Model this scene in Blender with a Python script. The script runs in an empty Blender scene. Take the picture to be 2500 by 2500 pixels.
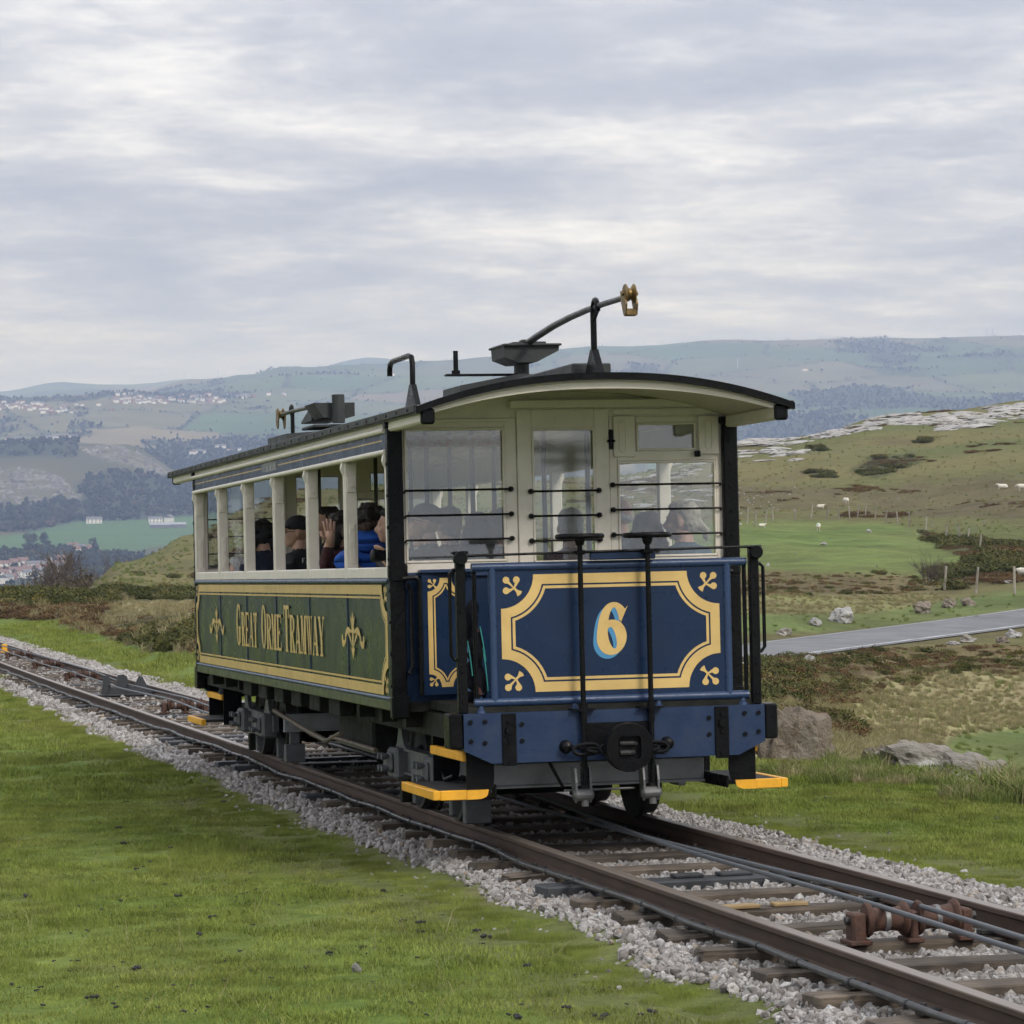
import bpy, bmesh, math, random
import numpy as np
from mathutils import Vector, Matrix, noise as mnoise

random.seed(7); RNG = np.random.default_rng(11)
scene = bpy.context.scene
COL = scene.collection

# ------------------------------------------------------------------ camera
FPX = 7859.7                       # focal length in pixels of a 2500 px wide frame
HORIZON = 970.0
DELTA = math.atan((1250 - HORIZON) / FPX)
PITCH, ROLL, YAW = -0.017141, -0.022654, 0.228631
CAM_T = np.array([-4.745081, -17.880891, 1.554661])  # camera in the tram's frame (X right, Y towards its rear, Z up, rail top = 0)
def _rot():
    a, b, g = PITCH, ROLL, YAW
    Rx = np.array([[1,0,0],[0,math.cos(a),-math.sin(a)],[0,math.sin(a),math.cos(a)]])
    Ry = np.array([[math.cos(b),0,math.sin(b)],[0,1,0],[-math.sin(b),0,math.cos(b)]])
    Rz = np.array([[math.cos(g),-math.sin(g),0],[math.sin(g),math.cos(g),0],[0,0,1]])
    return Ry @ Rx @ Rz
_W = np.array([[1,0,0],[0,math.cos(DELTA),math.sin(DELTA)],[0,-math.sin(DELTA),math.cos(DELTA)]])
M3 = _W @ _rot()                   # tram frame -> level world
KAM = M3 @ CAM_T                   # camera in the world
TRAM_MAT = Matrix([list(M3[i]) + [0.0] for i in range(3)] + [[0,0,0,1]])

cam_data = bpy.data.cameras.new('camera')
cam_data.sensor_width = 36.0
cam_data.lens = FPX / 2500 * 36.0
cam_data.clip_start = 0.5
cam_data.clip_end = 60000
cam = bpy.data.objects.new('camera', cam_data); COL.objects.link(cam)
cam.location = KAM.tolist()
cam.rotation_euler = (math.pi / 2 - DELTA, 0, 0)
scene.camera = cam

# ------------------------------------------------------------------ light
SUN_ELEV, SUN_AZ = math.radians(40), math.radians(140)     # azimuth clockwise from the view direction
sun_dir = Vector((math.sin(SUN_AZ) * math.cos(SUN_ELEV), math.cos(SUN_AZ) * math.cos(SUN_ELEV), math.sin(SUN_ELEV)))
sun_data = bpy.data.lights.new('sun', 'SUN')
sun_data.energy = 1.5; sun_data.angle = math.radians(15); sun_data.color = (1.0, 0.95, 0.87)
sun = bpy.data.objects.new('sun', sun_data); COL.objects.link(sun)
sun.rotation_euler = sun_dir.to_track_quat('Z', 'Y').to_euler()
scene.view_settings.view_transform = 'Standard'
scene.view_settings.look = 'None'
scene.view_settings.gamma = 1.0
scene.view_settings.exposure = 0.40
scene.cycles.max_bounces = 4
scene.cycles.diffuse_bounces = 2
scene.cycles.glossy_bounces = 2
scene.cycles.transmission_bounces = 5
scene.cycles.transparent_max_bounces = 8
scene.cycles.volume_bounces = 0
scene.cycles.use_denoising = True
scene.cycles.use_adaptive_sampling = True
scene.cycles.adaptive_threshold = 0.035

class NT:
    """small helper for node trees"""
    def __init__(s, tree):
        s.t = tree; s.n = tree.nodes; s.l = tree.links
    def add(s, kind, **kw):
        n = s.n.new(kind)
        for k, v in kw.items():
            setattr(n, k, v)
        return n
    def put(s, sock, v):
        if v is None: return
        if isinstance(v, bpy.types.NodeSocket): s.l.new(v, sock)
        elif isinstance(v, bpy.types.Node): s.l.new(v.outputs[0], sock)
        else:
            if isinstance(v, (tuple, list)) and len(v) == 3 and sock.type == 'RGBA': v = tuple(v) + (1,)
            sock.default_value = v
    def math(s, op, a, b=None, c=None, clamp=False):
        n = s.add('ShaderNodeMath', operation=op, use_clamp=clamp)
        for i, v in enumerate((a, b, c)): s.put(n.inputs[i], v)
        return n.outputs[0]
    def mix(s, fac, a, b, blend='MIX'):
        n = s.add('ShaderNodeMix', data_type='RGBA', blend_type=blend)
        s.put(n.inputs['Factor'], fac); s.put(n.inputs[6], a); s.put(n.inputs[7], b)
        return n.outputs[2]
    def noise(s, vec, scale, detail=4, rough=0.55, dist=0.0):
        n = s.add('ShaderNodeTexNoise')
        if vec is not None: s.put(n.inputs['Vector'], vec)
        n.inputs['Scale'].default_value = scale; n.inputs['Detail'].default_value = detail
        n.inputs['Roughness'].default_value = rough; n.inputs['Distortion'].default_value = dist
        return n.outputs['Fac']
    def ramp(s, fac, stops, interp='LINEAR'):
        n = s.add('ShaderNodeValToRGB'); s.put(n.inputs[0], fac)
        r = n.color_ramp; r.interpolation = interp
        while len(r.elements) < len(stops): r.elements.new(0.5)
        for e, (p, c) in zip(r.elements, stops):
            e.position = p
            e.color = (c, c, c, 1) if isinstance(c, (int, float)) else tuple(c) + (1,)
        return n.outputs[0]
    def mapping(s, vec, scale=(1,1,1), loc=(0,0,0), rot=(0,0,0)):
        n = s.add('ShaderNodeMapping'); s.put(n.inputs[0], vec)
        n.inputs['Location'].default_value = loc; n.inputs['Scale'].default_value = scale; n.inputs['Rotation'].default_value = rot
        return n.outputs[0]

def make_world():
    w = bpy.data.worlds.new('World'); scene.world = w; w.use_nodes = True
    N = NT(w.node_tree); N.n.clear()
    out = N.add('ShaderNodeOutputWorld'); bg = N.add('ShaderNodeBackground')
    sky = N.add('ShaderNodeTexSky', sky_type='NISHITA', sun_disc=False)
    sky.sun_elevation = SUN_ELEV; sky.sun_rotation = SUN_AZ; sky.altitude = 150; sky.dust_density = 2.5
    tc = N.add('ShaderNodeTexCoord')
    sep = N.add('ShaderNodeSeparateXYZ'); N.put(sep.inputs[0], tc.outputs['Generated'])
    zc = N.math('MAXIMUM', sep.outputs[2], 0.0)
    inv = N.math('DIVIDE', 1.0, N.math('ADD', zc, 0.15))
    cx = N.math('MULTIPLY', sep.outputs[0], inv); cy = N.math('MULTIPLY', sep.outputs[1], inv)
    comb = N.add('ShaderNodeCombineXYZ'); N.put(comb.inputs[0], cx); N.put(comb.inputs[1], cy); N.put(comb.inputs[2], 0.0)
    # a closed layer of stratocumulus on a plane overhead: broad banks, rolls and fine edges
    v1 = N.mapping(comb.outputs[0], scale=(1.25, 1.35, 1), loc=(3.1, 7.7, 0))
    n1 = N.noise(v1, 1.0, 9, 0.60, 0.35)
    v2 = N.mapping(comb.outputs[0], scale=(3.4, 3.5, 1), loc=(11.3, 2.2, 4.0))
    n2 = N.noise(v2, 1.0, 9, 0.64, 0.5)
    vo = N.add('ShaderNodeTexVoronoi', feature='SMOOTH_F1'); vo.inputs['Smoothness'].default_value = .8
    wv = N.add('ShaderNodeVectorMath', operation='SCALE'); nz = N.add('ShaderNodeTexNoise'); N.put(nz.inputs['Vector'], N.mapping(comb.outputs[0], scale=(3.4, 3.4, 1))); nz.inputs['Detail'].default_value = 6
    N.put(wv.inputs[0], nz.outputs['Color']); wv.inputs['Scale'].default_value = 1.1
    va = N.add('ShaderNodeVectorMath', operation='ADD'); N.put(va.inputs[0], N.mapping(comb.outputs[0], scale=(3.8, 4.0, 1))); N.put(va.inputs[1], wv.outputs[0])
    N.put(vo.inputs['Vector'], va.outputs[0]); vo.inputs['Scale'].default_value = 1.0
    puff = N.math('SUBTRACT', vo.outputs['Distance'], .45)
    f = N.math('ADD', N.math('ADD', N.math('MULTIPLY', n1, 0.60), N.math('MULTIPLY', n2, 0.40)), N.math('MULTIPLY', puff, .20))
    cloud = N.ramp(f, [(0.30, (0.80, 0.79, 0.785)), (0.40, (0.64, 0.64, 0.66)), (0.48, (0.50, 0.515, 0.56)), (0.56, (0.41, 0.435, 0.50)), (0.66, (0.35, 0.38, 0.455))])
    # thin gaps let a little of the blue through
    gap = N.ramp(n2, [(0.22, 0.55), (0.36, 0.0)])
    hs = N.mix(1.0, sky.outputs[0], (0.10, 0.10, 0.10), 'MULTIPLY')
    col = N.mix(gap, cloud, hs)
    # an overcast sky is brighter overhead than at the horizon
    lift = N.math('ADD', N.math('MULTIPLY', zc, 1.40), 0.93)
    lc = N.add('ShaderNodeCombineXYZ')
    for i in range(3): N.put(lc.inputs[i], lift)
    col = N.mix(1.0, col, lc.outputs[0], 'MULTIPLY')
    N.put(bg.inputs[0], col); bg.inputs[1].default_value = 1.0
    N.put(out.inputs[0], bg.outputs[0])
make_world()

# ------------------------------------------------------------------ helpers
def T(v):                              # tram frame -> world
    return M3 @ np.asarray(v, float)
def P(x, y, d):                        # picture point (2500 px frame) at forward distance d
    r = _W @ np.array([(x - 1250) / FPX, 1.0, -(y - 1250) / FPX])
    return KAM + r * (d / r[1])
def tag(o, label=None, cat=None, group=None, kind=None):
    if label: o['label'] = label
    if cat: o['category'] = cat
    if group: o['group'] = group
    if kind: o['kind'] = kind
    return o
def empty(name, parent=None, loc=(0,0,0), rot=None, mat=None):
    o = bpy.data.objects.new(name, None); COL.objects.link(o)
    o.empty_display_size = 0.2
    if parent is not None: o.parent = parent
    if mat is not None: o.matrix_world = mat
    else:
        o.location = loc
        if rot is not None: o.rotation_euler = rot
    return o
def link_mesh(name, me, mat=None, parent=None, smooth=False):
    o = bpy.data.objects.new(name, me); COL.objects.link(o)
    if mat is not None and not me.materials:
        for m in (mat if isinstance(mat, (list, tuple)) else [mat]): me.materials.append(m)
    if parent is not None: o.parent = parent
    if smooth:
        me.polygons.foreach_set('use_smooth', [True] * len(me.polygons))
    return o

class MB:
    """collects simple shapes into ONE mesh"""
    def __init__(s): s.v = []; s.f = []; s.m = []; s.mi = 0
    def raw(s, vs, fs, mi=None):
        b = len(s.v); s.v += [tuple(map(float, q)) for q in vs]
        s.f += [tuple(b + i for i in q) for q in fs]; s.m += [s.mi if mi is None else mi] * len(fs)
        return s
    def box(s, x0, x1, y0, y1, z0, z1, bev=0.0):
        if bev <= 0:
            vs = [(x, y, z) for x in (x0, x1) for y in (y0, y1) for z in (z0, z1)]
            fs = [(0,1,3,2),(4,6,7,5),(0,4,5,1),(2,3,7,6),(0,2,6,4),(1,5,7,3)]
            return s.raw(vs, fs)
        bev = min(bev, abs(x1-x0)*.45, abs(y1-y0)*.45, abs(z1-z0)*.45)
        bm = bmesh.new(); bmesh.ops.create_cube(bm, size=1.0)
        for v in bm.verts:
            v.co = Vector(((x0+x1)/2 + v.co.x*(x1-x0), (y0+y1)/2 + v.co.y*(y1-y0), (z0+z1)/2 + v.co.z*(z1-z0)))
        bmesh.ops.bevel(bm, geom=list(bm.edges), offset=bev, segments=1, affect='EDGES', profile=0.5)
        return s.bm(bm)
    def bm(s, bm):
        bm.verts.index_update()
        s.raw([v.co[:] for v in bm.verts], [[v.index for v in f.verts] for f in bm.faces]); bm.free(); return s
    def tube(s, pts, r, n=8, cap=True, closed=False):
        pts = [np.asarray(q, float) for q in pts]
        rs = r if isinstance(r, (list, tuple)) else [r] * len(pts)
        rings = []; up = None
        L = len(pts)
        for i in range(L):
            if closed: t = pts[(i+1) % L] - pts[i-1]
            else: t = pts[min(i+1, L-1)] - pts[max(i-1, 0)]
            t = t / (np.linalg.norm(t) + 1e-12)
            if up is None:
                a = np.array([0,0,1.]) if abs(t[2]) < .9 else np.array([1.,0,0])
                up = a - t * a.dot(t)
            else: up = up - t * up.dot(t)
            up = up / (np.linalg.norm(up) + 1e-12); sd = np.cross(t, up)
            rings.append([pts[i] + rs[i] * (math.cos(q) * up + math.sin(q) * sd) for q in [2*math.pi*k/n for k in range(n)]])
        vs = [q for R in rings for q in R]; fs = []
        for i in range(L if closed else L - 1):
            j = (i + 1) % L
            for k in range(n):
                fs.append((i*n+k, i*n+(k+1) % n, j*n+(k+1) % n, j*n+k))
        if cap and not closed:
            fs.append(tuple(range(n))[::-1]); fs.append(tuple((L-1)*n+k for k in range(n)))
        return s.raw(vs, fs)
    def cyl(s, c, axis, r, h, n=16):               # centred cylinder, axis 0/1/2
        d = np.zeros(3); d[axis] = h / 2; c = np.asarray(c, float)
        return s.tube([c - d, c + d], r, n)
    def lathe(s, c, axis, prof, n=20):             # prof: (offset along axis, radius)
        c = np.asarray(c, float); pts = []; rs = []
        d = np.zeros(3); d[axis] = 1
        a = np.zeros(3); a[(axis+1) % 3] = 1; b = np.zeros(3); b[(axis+2) % 3] = 1
        vs = []; fs = []
        for (o, r) in prof:
            for k in range(n):
                q = 2*math.pi*k/n; vs.append(c + d*o + r*(math.cos(q)*a + math.sin(q)*b))
        L = len(prof)
        for i in range(L-1):
            for k in range(n): fs.append((i*n+k, i*n+(k+1) % n, (i+1)*n+(k+1) % n, (i+1)*n+k))
        fs.append(tuple(range(n))[::-1]); fs.append(tuple((L-1)*n+k for k in range(n)))
        return s.raw(vs, fs)
    def prism(s, poly, axis, a, b):                # polygon in the two other axes, extruded from a to b
        o = [i for i in range(3) if i != axis]; vs = []
        for h in (a, b):
            for q in poly:
                v = [0, 0, 0]; v[axis] = h; v[o[0]] = q[0]; v[o[1]] = q[1]; vs.append(v)
        n = len(poly)
        fs = [tuple(range(n))[::-1], tuple(range(n, 2*n))] + [(i, (i+1) % n, n+(i+1) % n, n+i) for i in range(n)]
        return s.raw(vs, fs)
    def mesh(s, name):
        me = bpy.data.meshes.new(name); me.from_pydata(s.v, [], s.f)
        if any(s.m): me.polygons.foreach_set('material_index', s.m)
        bm = bmesh.new(); bm.from_mesh(me); bmesh.ops.recalc_face_normals(bm, faces=bm.faces); bm.to_mesh(me); bm.free()
        me.update(); return me
    def build(s, name, mat=None, parent=None, smooth=False):
        o = link_mesh(name, s.mesh(name), mat, parent)
        if smooth: auto_smooth(o)
        return o
def auto_smooth(o, ang=38):
    me = o.data
    me.polygons.foreach_set('use_smooth', [True] * len(me.polygons))
    me.set_sharp_from_angle(angle=math.radians(ang))

_mats = {}
def mat(name, col=(.5,.5,.5), rough=.6, metal=0.0, var=0.0, vscale=6.0, bump=0.0, bscale=40.0, col2=None, spec=0.5, coat=0.0, grime=0.0, gscale=3.0, gcol=(.05,.045,.035), island=False):
    """procedural paint / metal / cloth: colour variation, grime blotches, fine bump"""
    if name in _mats: return _mats[name]
    m = bpy.data.materials.new(name); m.use_nodes = True; _mats[name] = m
    N = NT(m.node_tree); b = N.n['Principled BSDF']
    tc = N.add('ShaderNodeTexCoord'); v = tc.outputs['Object']
    c = None
    if var > 0 or col2 is not None:
        fac = N.ramp(N.noise(v, vscale, 5, .6), [(.3, 0.0), (.7, 1.0)])
        hi = col2 if col2 is not None else tuple(min(1, x*(1+var)) for x in col)
        lo = col if col2 is not None else tuple(x*(1-var) for x in col)
        c = N.mix(fac, lo, hi)
    if grime > 0:
        g = N.ramp(N.noise(v, gscale, 8, .68), [(.48, 0.0), (.75, grime)])
        c = N.mix(g, c if c is not None else tuple(col), gcol)
    N.put(b.inputs['Base Color'], c if c is not None else tuple(col))
    rv = N.ramp(N.noise(v, vscale*1.7, 3), [(.3, max(0, rough-.08)), (.7, min(1, rough+.1))])
    N.put(b.inputs['Roughness'], rv)
    b.inputs['Metallic'].default_value = metal
    b.inputs['Specular IOR Level'].default_value = spec
    if coat: b.inputs['Coat Weight'].default_value = coat; b.inputs['Coat Roughness'].default_value = .15
    if bump > 0:
        bn = N.add('ShaderNodeBump'); bn.inputs['Strength'].default_value = bump; bn.inputs['Distance'].default_value = .01
        N.put(bn.inputs['Height'], N.noise(v, bscale, 5, .6)); N.put(b.inputs['Normal'], bn.outputs[0])
    return m

def scatter(name, protos, pos, rot, scl, var, label, cat=None, kind='stuff'):
    """one stuff object: prototypes instanced on points (pos n x 3, rot n x 3, scl n x 3, var n)"""
    n = len(pos)
    me = bpy.data.meshes.new(name); me.vertices.add(n); me.vertices.foreach_set('co', np.asarray(pos, np.float32).ravel())
    for nm, arr in (('rot', rot), ('scl', scl)):
        a = me.attributes.new(nm, 'FLOAT_VECTOR', 'POINT'); a.data.foreach_set('vector', np.asarray(arr, np.float32).ravel())
    a = me.attributes.new('pick', 'INT', 'POINT'); a.data.foreach_set('value', np.asarray(var, np.int32))
    o = bpy.data.objects.new(name, me); COL.objects.link(o)
    ng = bpy.data.node_groups.new(name + '_nodes', 'GeometryNodeTree')
    ng.interface.new_socket('Geometry', in_out='INPUT', socket_type='NodeSocketGeometry')
    ng.interface.new_socket('Geometry', in_out='OUTPUT', socket_type='NodeSocketGeometry')
    N = NT(ng)
    gi = N.add('NodeGroupInput'); go = N.add('NodeGroupOutput'); jn = N.add('GeometryNodeJoinGeometry')
    def attr(nm, t):
        q = N.add('GeometryNodeInputNamedAttribute', data_type=t); q.inputs['Name'].default_value = nm
        return [s_ for s_ in q.outputs if s_.enabled and s_.name == 'Attribute'][0]
    ar, asc, av = attr('rot', 'FLOAT_VECTOR'), attr('scl', 'FLOAT_VECTOR'), attr('pick', 'INT')
    for k, po in enumerate(protos):
        oi = N.add('GeometryNodeObjectInfo'); oi.inputs['Object'].default_value = po; oi.inputs['As Instance'].default_value = True
        cmp_ = N.add('FunctionNodeCompare', data_type='INT', operation='EQUAL')
        ia = [s_ for s_ in cmp_.inputs if s_.enabled and s_.type == 'INT']
        N.put(ia[0], av); ia[1].default_value = k
        ip = N.add('GeometryNodeInstanceOnPoints')
        N.put(ip.inputs['Points'], gi.outputs[0]); N.put(ip.inputs['Selection'], cmp_.outputs[0])
        N.put(ip.inputs['Instance'], oi.outputs['Geometry']); N.put(ip.inputs['Scale'], asc)
        e2r = N.add('FunctionNodeEulerToRotation'); N.put(e2r.inputs[0], ar); N.put(ip.inputs['Rotation'], e2r.outputs[0])
        N.put(jn.inputs[0], ip.outputs[0])
    N.put(go.inputs[0], jn.outputs[0])
    md = o.modifiers.new('scatter', 'NODES'); md.node_group = ng
    tag(o, label, cat, kind=kind)
    return o
def proto(name, me, mat_):
    me.materials.append(mat_)
    return bpy.data.objects.new(name, me)        # never linked: only a pattern for scatter()
# ------------------------------------------------------------------ terrain
def _hash2(ix, iy, seed):
    h = (ix.astype(np.int64) * 374761393 + iy.astype(np.int64) * 668265263 + seed * 974634777) & 0x7fffffff
    h = (h ^ (h >> 13)) * 1274126177 & 0x7fffffff
    return ((h ^ (h >> 16)) & 0xffff) / 65535.0
def vnoise(x, y, seed=0):
    ix = np.floor(x); iy = np.floor(y); fx = x - ix; fy = y - iy
    fx = fx*fx*fx*(fx*(fx*6-15)+10); fy = fy*fy*fy*(fy*(fy*6-15)+10)
    a = _hash2(ix, iy, seed); b = _hash2(ix+1, iy, seed); c = _hash2(ix, iy+1, seed); d = _hash2(ix+1, iy+1, seed)
    return (a*(1-fx)+b*fx)*(1-fy) + (c*(1-fx)+d*fx)*fy
def fbm(x, y, oct=4, seed=0, gain=.5):
    x = np.asarray(x, float); y = np.asarray(y, float)
    s = 0; a = 1; t = 0
    for i in range(oct):
        s = s + a*vnoise(x*2**i + 17.3*i, y*2**i - 9.1*i, seed+i); t += a; a *= gain
    return s/t - .5
def sstep(a, b, x):
    t = np.clip((x-a)/(b-a), 0, 1); return t*t*(3-2*t)

NRM = M3 @ np.array([0, 0, 1.0])
def plane_z(x, y, off=-.25):           # world height of the track plane (rail top) plus an offset along its normal
    return (off - NRM[0]*x - NRM[1]*y) / NRM[2]
# ground profiles: picture column -> (forward distance, drop below the eye); nearer than the first entry the track plane holds
VALLEY = [(900,114),(1600,140),(2500,148),(3300,149)]
PROFILES = {
 0:   [(70,None),(95,6.5),(130,8.1),(220,17),(400,42),(600,80)] + VALLEY + [(3850,147),(4150,133),(4400,105),(4700,67),(4900,66),(5200,88),(5600,92),(6200,58),(6800,20),(7100,4),(7500,8),(9000,28),(12000,-5),(14000,-27),(18000,60)],
 150: [(66,None),(95,6.4),(130,8.15),(300,19.3),(380,32),(600,76)] + VALLEY + [(3850,147),(4150,133),(4400,105),(4700,64.5),(4900,66),(5200,88),(5600,90),(6200,56),(6800,18),(7100,0),(7500,8),(9000,25),(12000,-30),(14000,-68),(18000,60)],
 300: [(60,None),(90,6.2),(130,8.0),(230,12.9),(330,17),(420,30),(600,70)] + VALLEY + [(3900,146),(4200,124),(4500,88),(4700,73.5),(5000,88),(5600,84),(6200,50),(6800,14),(7100,-8),(7500,2),(9000,14),(12000,-35),(14000,-60),(18000,60)],
 470: [(45,None),(60,4.75),(85,5.7),(130,8.0),(230,13.3),(350,14.7),(430,25),(600,62)] + VALLEY + [(3900,147),(4300,135),(4700,119.6),(5200,115),(5800,88),(6500,45),(7100,10),(7500,2),(8400,-15),(9500,-48),(11000,-20),(14000,-80),(18000,60)],
 600: [(45,None),(60,4.75),(100,6.4),(150,8.7),(250,12),(350,12),(440,24),(650,66)] + VALLEY + [(3900,147),(4500,132),(5200,110),(6000,78),(6800,30),(7400,0),(8200,-35),(9200,-62),(10500,-30),(14000,-85),(18000,60)],
 700: [(45,None),(60,4.8),(100,6.5),(150,8.5),(250,11),(350,9.8),(450,22),(700,72)] + VALLEY + [(3900,147),(4500,130),(5200,108),(6000,72),(7000,18),(8000,-42),(9200,-88),(10500,-50),(14000,-98),(18000,60)],
 900: [(45,None),(60,4.8),(100,6.3),(150,8),(250,9.6),(360,9.6),(460,22),(700,70)] + VALLEY + [(4500,130),(5200,110),(6000,75),(7000,22),(8000,-40),(9200,-97),(10500,-60),(14000,-176),(18000,60)],
 1050:[(45,None),(60,4.8),(100,6.3),(150,8),(250,9.5),(365,9.4),(465,22),(700,70)] + VALLEY + [(4500,128),(5200,108),(6000,72),(7000,20),(8000,-44),(9200,-105),(10500,-80),(14000,-150),(18000,60)],
 1500:[(45,None),(60,4.9),(95,7.0),(150,8.5),(250,9.2),(380,8.9),(480,20),(700,65)] + VALLEY + [(4500,125),(5200,100),(6000,65),(7000,10),(8000,-60),(9200,-146),(11000,-110),(14000,-150),(18000,60)],
 1850:[(30,None),(60,5.7),(80,6.9),(95,7.45),(125,8.1),(150,8.6),(220,9.2),(265,9.1),(320,7.3),(385,4.6),(470,14),(700,55)] + VALLEY + [(4500,122),(5200,100),(6000,65),(7000,5),(8000,-70),(9200,-164),(11000,-130),(18000,60)],
 2200:[(24,None),(27.5,3.2),(35,4.1),(60,6.5),(80,7.6),(105,8.0),(130,8.4),(150,8.6),(220,9.2),(270,9.0),(330,6.0),(410,1.9),(500,10),(700,50)] + VALLEY + [(4500,122),(5200,100),(6000,65),(7000,5),(8000,-75),(9200,-170),(11000,-130),(18000,60)],
 2500:[(22,None),(27.5,3.35),(35,4.4),(60,6.9),(80,7.9),(105,7.9),(115,7.8),(150,8.3),(200,8.8),(270,8.0),(330,5.0),(430,.3),(520,8),(700,50)] + VALLEY + [(4500,122),(5200,100),(6000,65),(7000,5),(8000,-75),(9200,-178),(11000,-130),(18000,60)],
}
_LD = np.linspace(math.log(2.5), math.log(18000), 900)
def _profile_table():
    cols = sorted(PROFILES); tab = []
    for c in cols:
        pr = PROFILES[c]; dp = pr[0][0]
        ds = [d for d in (2.5, 6, 10, 14, 18, 22, 26, 30, 36, 42, 50, 58, 66, 72) if d <= dp]
        zs = [plane_z(KAM[0] + (c-1250)/FPX*d, KAM[1] + d) for d in ds]
        for d, h in pr[1:]: ds.append(d); zs.append(KAM[2] - h)
        tab.append(np.interp(_LD, np.log(ds), zs))
    return np.array(cols, float), np.array(tab)
PCOL, PTAB = _profile_table()
# soften the kinks of the profiles a little
_k = np.array([1,2,3,2,1.])/9
PTAB = np.array([np.convolve(np.pad(r, 2, 'edge'), _k, 'valid') for r in PTAB])
def height_base(x, y):
    x = np.asarray(x, float); y = np.asarray(y, float)
    d = np.maximum(y - KAM[1], 2.5)
    px = 1250 + FPX*(x - KAM[0])/d
    ci = np.interp(px, PCOL, np.arange(len(PCOL)))
    i0 = np.clip(np.floor(ci).astype(int), 0, len(PCOL)-2); fx = ci - i0; fx = fx*fx*(3-2*fx)
    li = np.clip((np.log(d) - _LD[0])/(_LD[1]-_LD[0]), 0, len(_LD)-1.001); l0 = li.astype(int); fl = li - l0
    g = lambda i: PTAB[i, l0]*(1-fl) + PTAB[i, l0+1]*fl
    z = g(i0)*(1-fx) + g(i0+1)*fx
    # relief
    z = z + .10*sstep(14, 60, d)*(1-sstep(300, 900, d))*fbm(x/2.2, y/2.2, 3, 3) \
          + .34*sstep(45, 110, d)*(1-sstep(330, 480, d))*fbm(x/3.2, y/3.2, 3, 6) \
          + .5*sstep(30, 90, d)*(1-sstep(380, 900, d))*fbm(x/11, y/11, 4, 5) \
          + 1.6*sstep(110, 260, d)*(1-sstep(500, 1200, d))*fbm(x/50, y/50, 4, 8) \
          + 26*sstep(3700, 5200, d)*fbm(x/420, y/420, 5, 21) + 14*sstep(3900, 4400, d)*(1-sstep(4800,5200,d))*fbm(x/90, y/90, 4, 9)
    z = z + 5*(1-sstep(4200, 5000, d))*sstep(700, 2000, d)*fbm(x/300, y/300, 3, 2)
    # the track bed
    rel = np.stack([x, y, z], -1) @ M3        # tram coordinates (origin shared)
    u, v = rel[..., 0], rel[..., 1]
    prof = np.interp(u, [-6, -1.6, -1.15, -.85, -.6, .6, .95, 1.45, 1.85, 6], [-.25, -.235, -.222, -.185, -.175, -.175, -.16, -.2, -.215, -.25])
    zt = plane_z(x, y, 0) + prof/NRM[2] + .035*fbm(x/.9, y/.9, 3, 31)*sstep(.9, 1.8, np.abs(u))
    w = (1 - sstep(1.9, 4.5, np.abs(u)))*sstep(-40, -30, v)*(1 - sstep(70, 100, v))
    return z*(1-w) + zt*w
ROAD = None                            # filled below: centre line, half width and level of the lane
def height(x, y):
    z = height_base(x, y)
    if ROAD is None: return z
    x = np.asarray(x, float); y = np.asarray(y, float)
    d = y - KAM[1]; k = (d > 35) & (d < 230)
    if not np.any(k): return z
    z = np.array(z, float, copy=True)
    if z.ndim == 0:
        zz, w = road_level(np.array([float(x)]), np.array([float(y)])); return float(z*(1-w[0]) + zz[0]*w[0])
    zz, w = road_level(x[k], y[k]); z[k] = z[k]*(1-w) + zz*w
    return z
def road_level(x, y):
    best = np.full(x.shape, 1e9); lev = np.zeros(x.shape); hw = np.zeros(x.shape)
    for (a, b) in zip(ROAD[:-1], ROAD[1:]):
        ax, ay, az, ah = a; bx, by, bz, bh = b; L2 = (bx-ax)**2 + (by-ay)**2
        t = np.clip(((x-ax)*(bx-ax) + (y-ay)*(by-ay))/L2, 0, 1)
        D = np.hypot(x-ax-t*(bx-ax), y-ay-t*(by-ay)); m = D < best
        best[m] = D[m]; lev[m] = (az + t*(bz-az))[m]; hw[m] = (ah + t*(bh-ah))[m]
    return lev - .035, 1 - sstep(0, 3.0, best - hw - .3)
def project(x, y, z):
    q = np.stack([x - KAM[0], y - KAM[1], z - KAM[2]], -1) @ _W
    return 1250 + FPX*q[..., 0]/q[..., 1], 1250 - FPX*q[..., 2]/q[..., 1]
def in_poly(px, py, poly):
    r = np.zeros(px.shape, bool); n = len(poly)
    for i in range(n):
        x0, y0 = poly[i]; x1, y1 = poly[(i+1) % n]
        if y0 == y1: continue
        c = ((y0 > py) != (y1 > py)) & (px < (x1-x0)*(py-y0)/(y1-y0) + x0)
        r ^= c
    return r
def ground_many(pxs, pys, d0=14, d1=9000, fn=None, ns=320):
    """where the sight lines through picture points first meet the ground"""
    fn = fn or height
    pxs = np.asarray(pxs, float); pys = np.asarray(pys, float)
    r = np.stack([(pxs-1250)/FPX, np.ones_like(pxs), -(pys-1250)/FPX], -1) @ _W.T; r = r/r[:, 1:2]
    ds = np.exp(np.linspace(math.log(d0), math.log(d1), ns))
    q = KAM[None, None, :] + ds[None, :, None]*r[:, None, :]
    below = q[..., 2] < fn(q[..., 0].ravel(), q[..., 1].ravel()).reshape(q.shape[:2])
    i = np.where(below.any(1), below.argmax(1), ns-1)
    a, b = ds[np.maximum(i-1, 0)], ds[i]
    for _ in range(12):
        m = (a+b)/2; p_ = KAM + m[:, None]*r; u = p_[:, 2] < fn(p_[:, 0], p_[:, 1])
        b = np.where(u, m, b); a = np.where(u, a, m)
    p_ = KAM + b[:, None]*r
    p_[:, 2] = fn(p_[:, 0], p_[:, 1])
    return p_, b
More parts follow.
